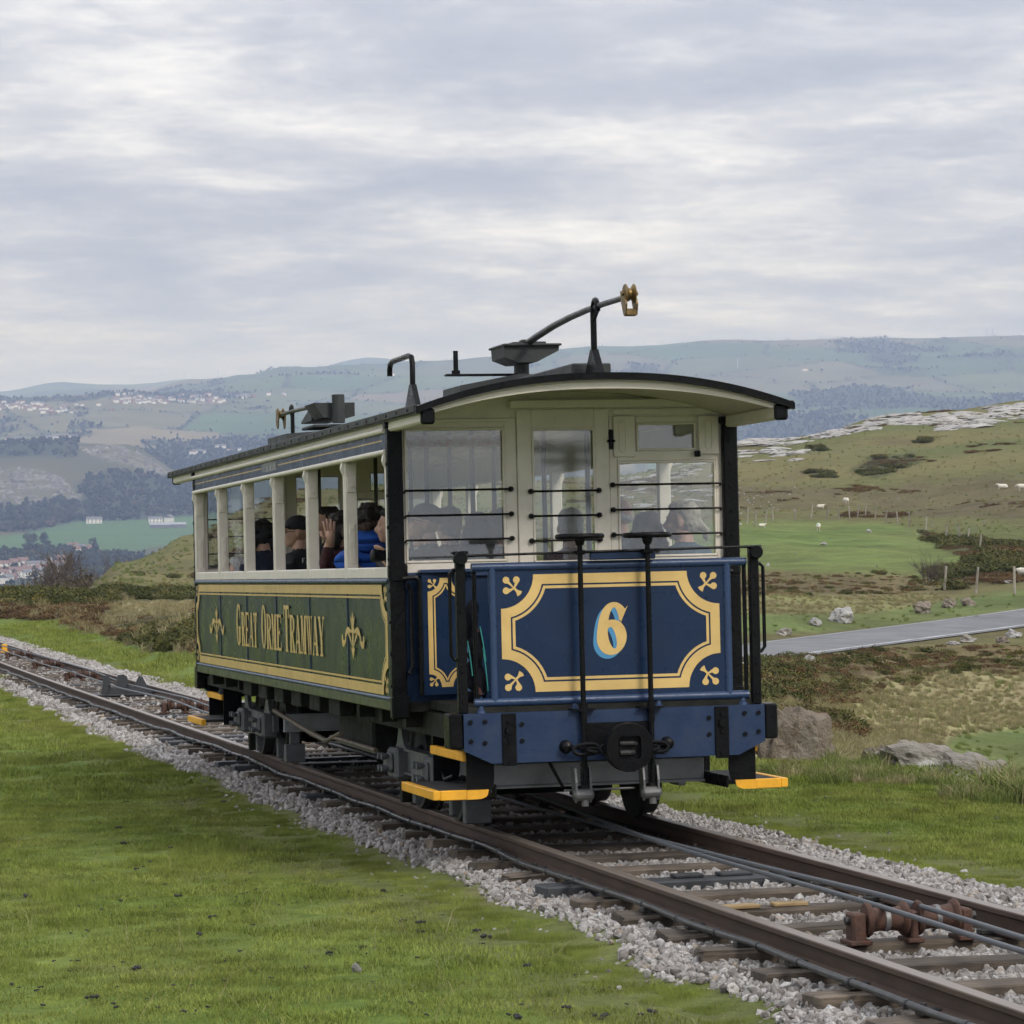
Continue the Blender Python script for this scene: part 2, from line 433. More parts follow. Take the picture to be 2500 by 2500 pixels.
def ground_at(px, py, d0=14, d1=9000, fn=None):
    p_, b = ground_many([px], [py], d0, d1, fn); return p_[0], float(b[0])
ROAD_UP = [(1250,1652),(1480,1618),(1700,1590),(1780,1580),(1870,1566),(2000,1552),(2150,1533),(2300,1512),(2420,1495),(2500,1484),(2600,1468),(2700,1450)]
ROAD_LO = [(1250,1700),(1480,1664),(1700,1634),(1780,1625),(1870,1612),(2000,1593),(2150,1574),(2300,1556),(2420,1543),(2500,1535),(2600,1522),(2700,1508)]
def survey_road():
    C = []
    for (a, b) in zip(ROAD_UP, ROAD_LO):
        p0, d0 = ground_at(a[0], a[1], 45, 300, height_base); p1, d1 = ground_at(b[0], b[1], 45, 300, height_base)
        C.append((p0, p1))
    m = np.array([(p+q)/2 for p, q in C])
    k = 2.9                                     # half the width of the lane
    t = np.polyfit(m[:, 0], m[:, 1], 3); xs = np.linspace(m[0, 0], m[-1, 0], 28); ys = np.polyval(t, xs)
    tz = np.polyfit(m[:, 0], m[:, 2], 3); zs = np.polyval(tz, xs)
    w = np.mean([abs(np.cross((q-p)[:2], (m[-1]-m[0])[:2]/np.linalg.norm((m[-1]-m[0])[:2]))) for p, q in C])/2
    print('road half width', round(float(w), 2))
    return [(float(a), float(b), float(c), float(max(2.0, min(w, 4.0)))) for a, b, c in zip(xs, ys, zs)]
ROAD = survey_road()
# land cover: outlines measured on the picture, each with its albedo
GRASS_LINE = ([0,150,190,330,400,470,600,900,1500,1800], [1508,1515,1535,1575,1590,1597,1605,1620,1620,1610])
C_TURF = (.105,.150,.034); C_OLIVE = (.120,.128,.048); C_TAN = (.33,.275,.15); C_BROWN = (.125,.095,.050); C_GORSE = (.042,.050,.022)
C_GREEN = (.118,.162,.046); C_ROCK = (.42,.40,.385); C_WOOD = (.034,.044,.020); C_FIELD = (.062,.118,.042)
COVER = [
 ('green', [(1430,1300),(1900,1268),(2150,1275),(2270,1305),(2360,1350),(2340,1405),(2150,1412),(2000,1400),(1870,1392),(1430,1390)], C_GREEN),
 ('brown', [(1430,1393),(2200,1402),(2300,1428),(2200,1450),(1860,1458),(1430,1450)], C_BROWN),
 ('tan',   [(1430,1455),(2270,1448),(2360,1470),(2100,1498),(1430,1502)], (.20,.175,.085)),
 ('green', [(1430,1502),(2130,1498),(2480,1440),(3250,1430),(3250,1480),(1430,1570)], (.115,.150,.05)),
 ('brown', [(1430,1625),(2050,1600),(2150,1580),(3250,1565),(3250,1640),(2300,1650),(2160,1690),(2000,1700),(1430,1690)], C_BROWN),
 ('tan',   [(1430,1690),(2100,1655),(2350,1640),(3250,1640),(3250,1720),(2300,1800),(2280,1870),(1430,1900)], C_TAN),
 ('green', [(2330,1790),(3250,1715),(3250,1960),(2250,1905),(2290,1840)], (.120,.160,.05)),
 ('brown', [(1430,1660),(1930,1655),(2075,1690),(2050,1720),(1940,1718),(1430,1720)], C_BROWN),
 ('brown', [(1880,1738),(1990,1735),(2115,1788),(2080,1798),(1960,1775),(1880,1765)], (.075,.070,.032)),
 ('brown', [(1430,1180),(2100,1192),(2350,1172),(3250,1140),(3250,1290),(2300,1262),(2100,1240),(1430,1252)], (.098,.080,.044)),
 ('gorse', [(2080,1145),(2130,1120),(2230,1110),(2265,1125),(2180,1152),(2110,1165)], C_GORSE),
 ('gorse', [(2235,1300),(2330,1310),(2420,1330),(3250,1330),(3250,1425),(2400,1420),(2310,1440),(2300,1400),(2370,1370)], C_GORSE),
 ('tan',   [(268,1474),(330,1468),(480,1470),(480,1500),(340,1497),(275,1490)], (.36,.30,.175)),
]
FIELD_POLY = [(-200,1330),(60,1302),(185,1274),(330,1270),(480,1258),(600,1250),(560,1300),(330,1345),(140,1352),(60,1338),(-200,1345)]
CLIFF1 = [(-200,1150),(20,1146),(60,1138),(130,1160),(190,1198),(198,1222),(120,1226),(50,1232),(-200,1246)]
CLIFF2 = [(190,1095),(265,1088),(330,1098),(420,1148),(442,1170),(400,1165),(330,1140),(240,1118)]
OUTCROP_TOP = ([1480,1560,1700,1790,1900,2060,2200,2310,2430,2500,2620], [1165,1140,1112,1085,1043,1020,1008,1012,1000,1004,990])
SEEDS = None
def field_seeds():
    global SEEDS
    if SEEDS is None:
        pts = []
        r = np.random.default_rng(5)
        for _ in range(2600):
            d = math.exp(r.uniform(math.log(4700), math.log(13000))); a = r.uniform(-.2, .2)
            pts.append((KAM[0] + a*d, KAM[1] + d))
        pts = np.array(pts); keep = []
        for q in pts:
            if all((abs(q[0]-k[0]) > 230) or (abs(q[1]-k[1]) > 380) for k in keep): keep.append(q)
        S = np.array(keep); cc = []
        pal = [(.085,.140,.052),(.105,.150,.06),(.13,.155,.07),(.08,.125,.048),(.165,.16,.085),(.12,.165,.065),(.21,.18,.105),(.09,.145,.058)]
        for _ in S: cc.append(pal[r.integers(len(pal))])
        SEEDS = (S, np.array(cc))
    return SEEDS
def field_info(x, y):
    S, cc = field_seeds(); n = len(x)
    idx = np.zeros(n, int); edge = np.zeros(n)
    for a in range(0, n, 20000):
        dx = x[a:a+20000, None] - S[None, :, 0]; dy = (y[a:a+20000, None] - S[None, :, 1])*.62
        D = np.sqrt(dx*dx + dy*dy)
        o = np.argpartition(D, 1, axis=1)[:, :2]
        d0 = np.take_along_axis(D, o, 1); o0 = np.argsort(d0, 1); d0 = np.take_along_axis(d0, o0, 1)
        idx[a:a+20000] = np.take_along_axis(o, o0, 1)[:, 0]; edge[a:a+20000] = d0[:, 1] - d0[:, 0]
    return cc[idx], edge
def wood_mask(x, y, d, px, py):
    n = fbm(x/250, y/520, 4, 40) + .25*fbm(x/120, y/150, 3, 41)
    thr = np.interp(py, [820, 870, 930, 1010, 1110, 1200], [.26, .16, .10, .06, .04, -.04])
    thr = thr - .01 - .10*((px > 1980) & (py > 850) & (py < 900)) - .09*((px > 1750) & (py > 945)) + .10*((px > 1900)&(py>905)&(py<945)) + .1*((px > 550) & (px < 1250) & (py < 985)) + .03*((px < 760) & (py > 1000)) - .10*((px < 480) & (py <= 1000) & (py > 955))
    far = (d > 4850) & (n > thr)
    ca = np.interp(px, [0, 200, 330, 470], [1255, 1262, 1235, 1240])
    hillwood = (d > 3850) & (d <= 4850) & (py > np.interp(px, [-200, 0, 190, 260, 330, 470], [1228, 1222, 1185, 1150, 1160, 1165]) + 30*fbm(x/130, y/130, 3, 43)) & ~in_poly(px, py, CLIFF1)
    hillwood |= (d > 4500) & (d <= 5000) & (py < 1112 + 20*fbm(x/90, y/90, 3, 44)) & (px < 190)
    valley = (d > 1500) & (d < 3900) & (fbm(x/260, y/360, 3, 47) > .0) & ~in_poly(px, py, FIELD_POLY)
    return far | hillwood | valley
def cover_color(x, y, z):
    """albedo of the ground at each point"""
    d = y - KAM[1]; px, py = project(x, y, z)
    n = len(x); col = np.tile(np.array(C_OLIVE), (n, 1))
    wx = px + 26*fbm(x/7, y/7, 3, 61)*sstep(20, 60, d); wy = py + 16*fbm(x/5, y/5, 3, 62)*sstep(20, 60, d)
    # hillsides: olive with browner and greener sweeps
    t = np.clip(.5 + 1.8*fbm(x/24, y/24, 5, 64), 0, 1)[:, None]
    hill = np.array((.150,.132,.056))*t + np.array((.100,.112,.040))*(1-t)
    t2 = sstep(.05, .22, fbm(x/13, y/13, 4, 66))[:, None]; hill = hill*(1-.7*t2) + np.array((.11,.09,.045))*.7*t2
    m = d > 55; col[m] = hill[m]
    near = (d > 28) & (d < 500)
    jx = [60*fbm(x/(4+2*j), y/(4+2*j), 4, 300+j)*near for j in range(5)]; jy = [34*fbm(x/(3+2*j), y/(3+2*j), 4, 320+j)*near for j in range(5)]
    for nm, poly, c in COVER:
        k = np.zeros(n)
        for j in range(5): k += in_poly(px+jx[j], py+jy[j], poly)
        k = (k/5*near)[:, None]
        t = np.clip(.5 + 2.0*fbm(x/3.5, y/3.5, 4, 70), 0, 1)[:, None]
        t3 = np.clip(.5 + 2.4*fbm(x/9, y/9, 3, 74), 0, 1)[:, None]
        c = np.array(c); cc_ = (c*(.70 + .5*t))*(1-.35*t3) + np.array((.15,.14,.055))*.35*t3 if nm != 'tan' else c*(.8 + .35*t)*(1-.35*t) + np.array(C_TURF)*(.45*t)
        col = col*(1-k) + cc_*k
    # turf near the track
    gl = np.interp(px, *GRASS_LINE)
    turf = ((d < 28) | ((wy > gl) & (px < 1830))) & (d < 140)
    t = np.clip(.5 + 1.6*fbm(x/1.7, y/1.7, 5, 72), 0, 1)[:, None]
    tc_ = np.array((.10,.150,.028))*t + np.array((.145,.18,.045))*(1-t)
    bare = (sstep(.16, .28, fbm(x/.8, y/.35, 4, 75))*.35)[:, None]; tc_ = tc_*(1-bare) + np.array((.20,.16,.10))*bare
    col[turf] = tc_[turf]
    rel = np.stack([x, y, z], -1) @ M3; u, v = rel[:, 0], rel[:, 1]
    bed = (u > -.94 + .28*fbm(v/1.1, v*0+3.3, 3, 5)) & (u < 1.42 + .36*fbm(v/1.3, v*0+8.8, 3, 6)) & (v > -30) & (v < 80)
    soil = ((u > -1.75) & (u < -.9) | (u > 1.3) & (u < 2.2)) & (v > -30) & (v < 80)
    col[soil] = col[soil]*.55 + np.array((.12,.10,.055))*.45
    col[bed] = (.17,.155,.14)
    # scrub floor behind the left-hand turf
    sc = (px + 500*fbm(x/14, y/14, 3, 79) < 1250) & (wy <= gl) & (d > 55) & (d < 150) & ~in_poly(wx, wy, COVER[-1][1])
    t = np.clip(.5 + 2*fbm(x/4, y/4, 4, 77), 0, 1)[:, None]
    col[sc] = (np.array((.060,.060,.026))*t + np.array((.095,.082,.042))*(1-t))[sc]
    # valley floor and distance
    f = d > 480
    if f.any():
        xf, yf, df, pxf, pyf = x[f], y[f], d[f], px[f], py[f]
        cc, edge = field_info(xf, yf)
        cc = cc*(.66 + .42*np.clip(fbm(xf/120, yf/120, 3, 80) + .2, 0, 1))[:, None]
        moor = sstep(.02, .16, fbm(xf/900, yf/1400, 4, 83) + np.interp(pyf, [815, 850, 900], [.06, 0, -.06]))[:, None]
        cc = cc*(1-.6*moor) + np.array((.115,.11,.058))*.6*moor
        h = (edge < 14) & (df > 4850); cc[h] = (.05,.062,.03)
        near = df < 4850
        tt = np.clip(.5 + 1.6*fbm(xf/110, yf/110, 4, 85), 0, 1)[:, None]
        cc[near] = (np.array((.058,.066,.028))*tt + np.array((.088,.076,.038))*(1-tt))[near]
        w = wood_mask(xf, yf, df, pxf, pyf); cc[w] = C_WOOD
        k = in_poly(pxf, pyf, FIELD_POLY) & (df < 4000) & (df > 2600); cc[k] = np.array(C_FIELD)*(.9 + .35*np.clip(fbm(xf[k]/90, yf[k]/40, 3, 87)+.3, 0, 1))[:, None]
        for pl in (CLIFF1, CLIFF2):
            k = in_poly(pxf + 40*fbm(xf/60, yf/60, 3, 89), pyf + 26*fbm(xf/50, yf/50, 3, 90), pl) & (df > 3900) & (df < 5000)
            s_ = np.clip(.5 + 3*fbm(xf[k]/22, yf[k]/22, 3, 92), 0, 1)[:, None]
            s_ = s_*np.clip(.35 + 2.5*fbm(xf[k]/70, yf[k]/45, 3, 95), 0, 1)[:, None]
            cc[k] = np.array((.20,.19,.175))*s_ + np.array((.095,.092,.05))*(1-s_)
        col[f] = cc
    return np.clip(col, .004, .9)

def ground_material():
    m = bpy.data.materials.new('ground_cover'); m.use_nodes = True
    N = NT(m.node_tree); b = N.n['Principled BSDF']
    at = N.add('ShaderNodeAttribute', attribute_name='cover')
    tc = N.add('ShaderNodeTexCoord'); v = tc.outputs['Object']
    n1 = N.noise(v, 9.0, 6, .7); n2 = N.noise(v, .9, 6, .65)
    k = N.math('ADD', N.math('MULTIPLY', N.math('SUBTRACT', n1, .5), 1.3), N.math('ADD', N.math('MULTIPLY', N.math('SUBTRACT', n2, .5), 1.1), 1.0))
    cb = N.add('ShaderNodeCombineXYZ')
    for i in range(3): N.put(cb.inputs[i], k)
    N.put(b.inputs['Base Color'], N.mix(1.0, at.outputs['Color'], cb.outputs[0], 'MULTIPLY'))
    b.inputs['Roughness'].default_value = .95; b.inputs['Specular IOR Level'].default_value = .1
    bn = N.add('ShaderNodeBump'); bn.inputs['Strength'].default_value = .9; bn.inputs['Distance'].default_value = .12
    N.put(bn.inputs['Height'], N.math('ADD', N.noise(v, 2.2, 6, .7), N.math('MULTIPLY', n1, .35))); N.put(b.inputs['Normal'], bn.outputs[0])
    return m
M_GROUND = ground_material()

def terrain_sheet(name, ds, pxs, label=None, back=False):
    D, A = np.meshgrid(ds, pxs, indexing='ij')
    X = KAM[0] + (A-1250)/FPX*D; Y = KAM[1] + D
    if back:                                  # carry the near edge on behind the viewer
        ext = np.array([-400., -120, -40, -12, -2])
        xs = np.sign(pxs-1250)*np.minimum(np.abs((pxs-1250)/FPX)*60, 380)
        xs = np.where(np.abs(pxs-1250) < 4000, (pxs-1250)/FPX*ds[0], xs)
        X = np.vstack([np.tile(xs, (len(ext), 1)), X]); Y = np.vstack([np.tile((KAM[1]+ext)[:, None], (1, len(pxs))), Y])
    x = X.ravel(); y = Y.ravel(); z = height(x, y)
    R, Cn = X.shape
    me = bpy.data.meshes.new(name)
    me.vertices.add(R*Cn); me.vertices.foreach_set('co', np.stack([x, y, z], -1).astype(np.float32).ravel())
    i = np.arange(R*Cn).reshape(R, Cn)
    q = np.stack([i[:-1, :-1], i[:-1, 1:], i[1:, 1:], i[1:, :-1]], -1).reshape(-1, 4)
    nq = len(q)
    me.loops.add(nq*4); me.loops.foreach_set('vertex_index', q.astype(np.int32).ravel())
    me.polygons.add(nq); me.polygons.foreach_set('loop_start', np.arange(nq, dtype=np.int32)*4)
    me.polygons.foreach_set('loop_total', np.full(nq, 4, np.int32)); me.polygons.foreach_set('use_smooth', np.ones(nq, bool))
    me.update(calc_edges=True)
    c = cover_color(x, y, z)
    a = me.color_attributes.new('cover', 'FLOAT_COLOR', 'POINT')
    a.data.foreach_set('color', np.hstack([c, np.ones((len(c), 1))]).astype(np.float32).ravel())
    o = link_mesh(name, me, M_GROUND); o['kind'] = 'structure'
    return o
def geo(a, b, r):
    n = max(2, int(math.log(b/a)/math.log(1+r))); return np.exp(np.linspace(math.log(a), math.log(b), n+1))
_side = np.array([900, 1700, 3500, 8000, 20000, 60000.])
_cols = np.concatenate([(-900-_side)[::-1], np.arange(-900, 3405, 7.5), 3400+_side])
terrain_sheet('ground', np.concatenate([geo(4, 100, .017), geo(100, 520, .009)[1:]]), _cols, back=True)
_cols2 = np.concatenate([(-700-_side[:4])[::-1], np.arange(-700, 3205, 7.0), 3200+_side[:4]])
terrain_sheet('distant_hills', np.concatenate([geo(520, 2300, .05), geo(2300, 9600, .006)[1:], geo(9600, 18000, .025)[1:]]), _cols2)
# ------------------------------------------------------------------ track
def curve_off(v): return 2.0e-4*max(0.0, v-22.0)**2          # the line bends gently beyond the tram
def wood_mat(name, a, b_, sc=1.0, dark=.45):
    m = bpy.data.materials.new(name); m.use_nodes = True
    N = NT(m.node_tree); b = N.n['Principled BSDF']; tc = N.add('ShaderNodeTexCoord'); oi = N.add('ShaderNodeObjectInfo')
    off = N.add('ShaderNodeVectorMath', operation='SCALE'); N.put(off.inputs[0], (3.1, 7.7, 1.3)); N.put(off.inputs['Scale'], N.math('MULTIPLY', oi.outputs['Random'], 40.0))
    vv = N.add('ShaderNodeVectorMath', operation='ADD'); N.put(vv.inputs[0], tc.outputs['Object']); N.put(vv.inputs[1], off.outputs[0])
    v = N.mapping(vv.outputs[0], scale=(2.2*sc, 30*sc, 30*sc))
    g = N.noise(v, 1.0, 8, .7, .6); g2 = N.noise(vv.outputs[0], 5*sc, 5, .6)
    c = N.mix(N.ramp(g, [(.32, 0.0), (.62, 1.0)]), a, b_)
    c = N.mix(N.ramp(g2, [(.40, dark), (.66, 0.0)]), c, tuple(x*.3 for x in a))
    hue = N.add('ShaderNodeHueSaturation'); N.put(hue.inputs['Value'], N.math('ADD', N.math('MULTIPLY', oi.outputs['Random'], .6), .68)); N.put(hue.inputs['Color'], c)
    N.put(b.inputs['Base Color'], hue.outputs[0]); b.inputs['Roughness'].default_value = .85
    bn = N.add('ShaderNodeBump'); bn.inputs['Strength'].default_value = .8; bn.inputs['Distance'].default_value = .012
    N.put(bn.inputs['Height'], g); N.put(b.inputs['Normal'], bn.outputs[0])
    return m
M_SLEEPER = wood_mat('weathered_timber', (.045,.034,.026), (.155,.12,.085))
M_COMPOSITE = mat('black_composite', (.028,.030,.033), .55, var=.3, bump=.3, bscale=60)
M_RAIL = None
def rail_mat():
    m = bpy.data.materials.new('rusty_rail'); m.use_nodes = True
    N = NT(m.node_tree); b = N.n['Principled BSDF']; tc = N.add('ShaderNodeTexCoord'); v = tc.outputs['Object']
    n = N.noise(N.mapping(v, scale=(14, 2.5, 14)), 1.0, 7, .65); n2 = N.noise(v, 60, 4, .6)
    c = N.mix(N.ramp(n, [(.3, 0.0), (.7, 1.0)]), (.026,.015,.010), (.078,.046,.029))
    c = N.mix(N.math('MULTIPLY', n2, .35), c, (.11,.068,.045))
    sep = N.add('ShaderNodeSeparateXYZ'); N.put(sep.inputs[0], v)
    top = N.ramp(N.math('ADD', sep.outputs[2], 1.0), [(.9965, 0.0), (.9985, 1.0)])        # worn running surface
    c = N.mix(N.math('MULTIPLY', top, .7), c, (.32,.265,.22))
    N.put(b.inputs['Base Color'], c); N.put(b.inputs['Metallic'], N.math('MULTIPLY', top, .7))
    N.put(b.inputs['Roughness'], N.math('SUBTRACT', .72, N.math('MULTIPLY', top, .34)))
    bn = N.add('ShaderNodeBump'); bn.inputs['Strength'].default_value = .35; bn.inputs['Distance'].default_value = .004
    N.put(bn.inputs['Height'], n2); N.put(b.inputs['Normal'], bn.outputs[0])
    return m
M_RAIL = rail_mat()
M_RUST = mat('rusty_iron', (.040,.020,.014), .8, col2=(.105,.048,.028), vscale=18, bump=.5, bscale=70)
M_DARKIRON = mat('dark_iron', (.022,.021,.020), .6, var=.4, vscale=12, bump=.35, bscale=80)
M_ROPE = None
def rope_mat():
    m = bpy.data.materials.new('greased_wire_rope'); m.use_nodes = True
    N = NT(m.node_tree); b = N.n['Principled BSDF']
    tc = N.add('ShaderNodeTexCoord'); v = tc.outputs['Object']
    w = N.add('ShaderNodeTexWave', wave_type='BANDS', bands_direction='DIAGONAL'); N.put(w.inputs[0], v); w.inputs['Scale'].default_value = 34
    N.put(b.inputs['Base Color'], N.mix(w.outputs['Fac'], (.05,.055,.06), (.20,.215,.23)))
    b.inputs['Roughness'].default_value = .45; b.inputs['Metallic'].default_value = .3
    bn = N.add('ShaderNodeBump'); bn.inputs['Strength'].default_value = .6; bn.inputs['Distance'].default_value = .006
    N.put(bn.inputs['Height'], w.outputs['Fac']); N.put(b.inputs['Normal'], bn.outputs[0])
    return m
M_ROPE = rope_mat()
TRACK_MAT = TRAM_MAT
YS = -9.0; YE = 85.0; PITCH_S = .755
def make_track():
    tr = empty('railway_track', mat=TRACK_MAT)
    tag(tr, 'single narrow gauge railway track with rusty rails on closely spaced timber sleepers', 'track')
    prof = [(-.028,0),(.028,0),(.033,-.006),(.033,-.024),(.010,-.036),(.008,-.088),(.050,-.100),(.050,-.110),(-.050,-.110),(-.050,-.100),(-.008,-.088),(-.010,-.036),(-.033,-.024),(-.033,-.006)]
    ys = list(np.linspace(-16, 22, 20)) + list(np.linspace(24, YE, 40))
    for sx in (-1, 1):
        mb = MB(); n = len(prof); vs = []; fs = []
        for y in ys:
            for (a, b_) in prof: vs.append((sx*(.5335+.030)+a+curve_off(y), y, b_))
        for i in range(len(ys)-1):
            for k in range(n): fs.append((i*n+k, i*n+(k+1) % n, (i+1)*n+(k+1) % n, (i+1)*n+k))
        fs.append(tuple(range(n))); fs.append(tuple((len(ys)-1)*n+k for k in range(n)))
        mb.raw(vs, fs); mb.build('rail', M_RAIL, tr, smooth=True)
    # sleepers: a few slightly different timbers and a black composite kind, shared between repeats
    kinds = []
    for k in range(6):
        r = random.Random(k); bm = bmesh.new(); bmesh.ops.create_cube(bm, size=1)
        for v in bm.verts: v.co = Vector((v.co.x*1.64, v.co.y*.215, v.co.z*.11))
        bmesh.ops.subdivide_edges(bm, edges=[e for e in bm.edges if abs((e.verts[0].co-e.verts[1].co).x) > 1], cuts=5)
        bmesh.ops.bevel(bm, geom=[e for e in bm.edges if e.is_boundary or len(e.link_faces) == 2 and e.link_faces[0].normal.angle(e.link_faces[1].normal) > .5], offset=.010, segments=1, affect='EDGES')
        for v in bm.verts:
            v.co += Vector((r.uniform(-.008, .008), r.uniform(-.007, .007), r.uniform(-.006, .005)))
            if abs(v.co.x) > .8: v.co += Vector((r.uniform(-.02, .012), r.uniform(-.012, .012), r.uniform(-.012, .004)))
        me = bpy.data.meshes.new('sleeper'); bm.to_mesh(me); bm.free(); me.materials.append(M_SLEEPER); kinds.append(me)
    me = MB().box(-.83, .83, -.12, .12, -.06, .06, .008).mesh('sleeper'); me.materials.append(M_COMPOSITE); comp = me
    clip = MB().box(-.045, .045, -.03, .03, -.012, .016, .006).cyl((.02, 0, .02), 2, .014, .03, 8).mesh('rail_clip'); clip.materials.append(M_DARKIRON)
    r = random.Random(3); y0 = -.694 - 11*PITCH_S; sl = []; black = {-2, 1, 7, 13, 16, 21, 26, 27, 33, 40, 47}
    for i in range(-11, 105):
        y = -.694 + i*PITCH_S
        if y > 72: break
        sl.append(y)
        is_b = i in {-1, 9, 14, 15, 20, 21, 28, 33, 37, 44}
        o = bpy.data.objects.new('sleeper', comp if is_b else kinds[r.randrange(6)]); COL.objects.link(o); o.parent = tr
        dark = r.random()
        o.location = (curve_off(y) + r.uniform(-.03, .03), y + r.uniform(-.03, .03), -.170 + r.uniform(-.006, .004))
        o.rotation_euler = (r.uniform(-.015, .015), r.uniform(-.008, .008), r.uniform(-.03, .03))
        if y < 14:
            for sx in (-1, 1):
                for sd in (-1, 1):
                    c = bpy.data.objects.new('rail_clip', clip); COL.objects.link(c); c.parent = tr
                    c.location = (sx*.5635 + sd*.072, y + r.uniform(-.03, .03), -.103); c.rotation_euler = (0, 0, 0 if sd > 0 else math.pi)
    for (x0, x1, yy) in ((-.09, .07, -1.42), (.16, .34, -1.42)):
        MB().box(x0, x1, yy-.06, yy+.05, -.108, -.090, .004).build('packing_plate', M_COMPOSITE, tr)
    return tr, sl
TRACK, SLEEPERS = make_track()

def haulage():
    A = [(-16,-.02,.03),(-8,-.03,.03),(-6.2,-.03,.02),(-4.55,-.04,.045),(-2.2,.02,.02),(-.66,.08,.0),(1.2,.15,.02),(2.5,.14,.06),(6,.10,.10),(12,.04,.05),(17.6,-.01,.02),(20.9,.02,.05),(26,-.06,.03),(34.3,0,.05),(38.9,.02,.03),(44,.06,.04),(52,.17,.03),(70,.5,.03)]
    B = [(-16,.14,.03),(-8,.135,.03),(-5.8,.135,.02),(-4.5,.14,.045),(-2.6,.125,.02),(0,.115,.0),(3,.13,-.02),(8,.18,0),(14,.22,.0),(19.5,.243,.03),(21,.25,.05),(27.8,.20,.03),(34.3,.36,.05),(44,.45,.04),(56,.50,.03),(70,.8,.03)]
    for nm, pts, lab in (('haulage_cable', A, 'smooth greased wire haulage cable crossing to the left under the tram'), ('haulage_cable', B, 'twisted grey wire haulage cable nearest the right-hand rail')):
        ys = np.arange(-16, 70, .25); k = np.array(pts)
        sm = lambda a: np.convolve(np.pad(a, 3, 'edge'), np.ones(7)/7, 'valid')
        xs = sm(np.interp(ys, k[:, 0], k[:, 1])); zs = sm(np.interp(ys, k[:, 0], k[:, 2]))
        e = MB(); e.tube([(x, y, z) for x, y, z in zip(xs, ys, zs)], .0125, 10)
        o = e.build(nm, M_ROPE, smooth=True); o.matrix_world = TRACK_MAT
        tag(o, lab, 'cable', 'haulage cables between the rails')
    # black signalling lead strapped along the near rail
    ys = np.arange(-16, 75, .3); e = MB()
    xs = [-.675 + .012*math.sin(y*1.3) + .01*math.sin(y*3.7) + (.06*math.exp(-((y-12)/3)**2)) + curve_off(y) for y in ys]
    zs = [-.078 + .006*math.sin(y*2.1) for y in ys]
    o = e.tube(list(zip(xs, ys, zs)), .0155, 10).build('signal_lead', mat('black_rubber', (.020,.021,.022), .38, var=.3), smooth=True); o.matrix_world = TRACK_MAT
    tag(o, 'black rubber covered lead running along outside of the near rail', 'cable')
    ties = bpy.data.meshes
    tm = MB().tube([(0, -.012, 0), (0, .012, 0)], .0195, 10).mesh('cable_tie'); tm.materials.append(M_COMPOSITE)
    for y in np.arange(-8.5, 30, .62):
        c = bpy.data.objects.new('cable_tie', tm); COL.objects.link(c); c.parent = o
        c.location = (np.interp(y, ys, xs), y, np.interp(y, ys, zs))
haulage()

def roller_set(y, x0, label, worn=True):
    r = empty('cable_roller', mat=TRACK_MAT @ Matrix.Translation((x0 + curve_off(y), y, -.115)))
    tag(r, label, 'roller', 'cable rollers between the rails')
    L = .50
    M_worn = mat('worn_steel', (.20,.195,.19), .5, metal=.5, var=.3, vscale=30)
    for i, (a, b_) in enumerate(((.04, .23), (.275, .465))):
        m = (a+b_)/2
        prof = [(a, .070), (a+.012, .078), (a+.024, .070), (a+.03, .055), (m-.03, .050), (m+.03, .050), (b_-.03, .055), (b_-.024, .070), (b_-.012, .078), (b_, .070)]
        o = MB().lathe((0, 0, .10), 0, prof, 18).build('roller', M_RUST, r, smooth=True)
        MB().lathe((0, 0, .10), 0, [(m-.012, .051), (m-.01, .0535), (m+.01, .0535), (m+.012, .051)], 18).build('worn_groove', M_worn, o, smooth=True)
    for a, w in ((-.03, .06), (.235, .035), (.47, .05)):
        MB().box(a, a+w, -.055, .055, 0.0, .135, .008).box(a-.02, a+w+.02, -.075, .075, -.002, .018, .004).build('bearing_bracket', M_RUST, r)
    MB().cyl((L*.5, 0, .10), 0, .018, L+.1, 8).build('axle', M_DARKIRON, r)
roller_set(-4.55, -.15,  'rusty double cable roller nearest the camera between the rails')
roller_set(20.9, -.08, 'rusty cable roller just behind the rear step of the tram')
roller_set(34.3, -.06, 'rusty cable roller beyond the dark grip guide plate')
roller_set(41.7, -.02, 'second rusty cable roller beyond the dark grip guide plate')
roller_set(49.9, .0, 'farthest rusty cable roller at the left edge of the picture')
def grip_guide():
    g = empty('cable_guide', mat=TRACK_MAT @ Matrix.Translation((-.14, 27.4, -.115)))
    tag(g, 'dark steel cable guide frame with humped plate between the rails', 'cable guide')
    hump = [(-.05, 0), (.75, 0), (.75, .08), (.62, .10), (.55, .24), (.5, .27), (.42, .10), (.36, .12), (.33, .26), (.28, .29), (.2, .28), (.16, .1), (.1, .12), (.08, .28), (0, .28), (-.02, .1)]
    MB().prism(hump, 1, -.02, .02).build('humped_plate', M_COMPOSITE, g)
    MB().box(-.15, .8, -.35, .35, 0, .025, .004).build('base_plate', M_COMPOSITE, g)
    MB().prism([(-.05, 0), (.75, 0), (.75, .08), (-.05, .12)], 1, -.32, -.29).build('front_plate', M_COMPOSITE, g)
grip_guide()
def marker():
    o = MB().box(-.06, .06, -.03, .03, 0, .19, .006).box(-.09, .09, -.05, .05, -.01, .03, .004).build('marker_post', mat('yellow_paint', (.80,.40,.02), .45, var=.12, grime=.35, gscale=5))
    o.matrix_world = TRACK_MAT @ Matrix.Translation((.30 + curve_off(57), 56.0, -.12)); tag(o, 'small yellow marker post between the rails far down the track', 'marker')
marker()
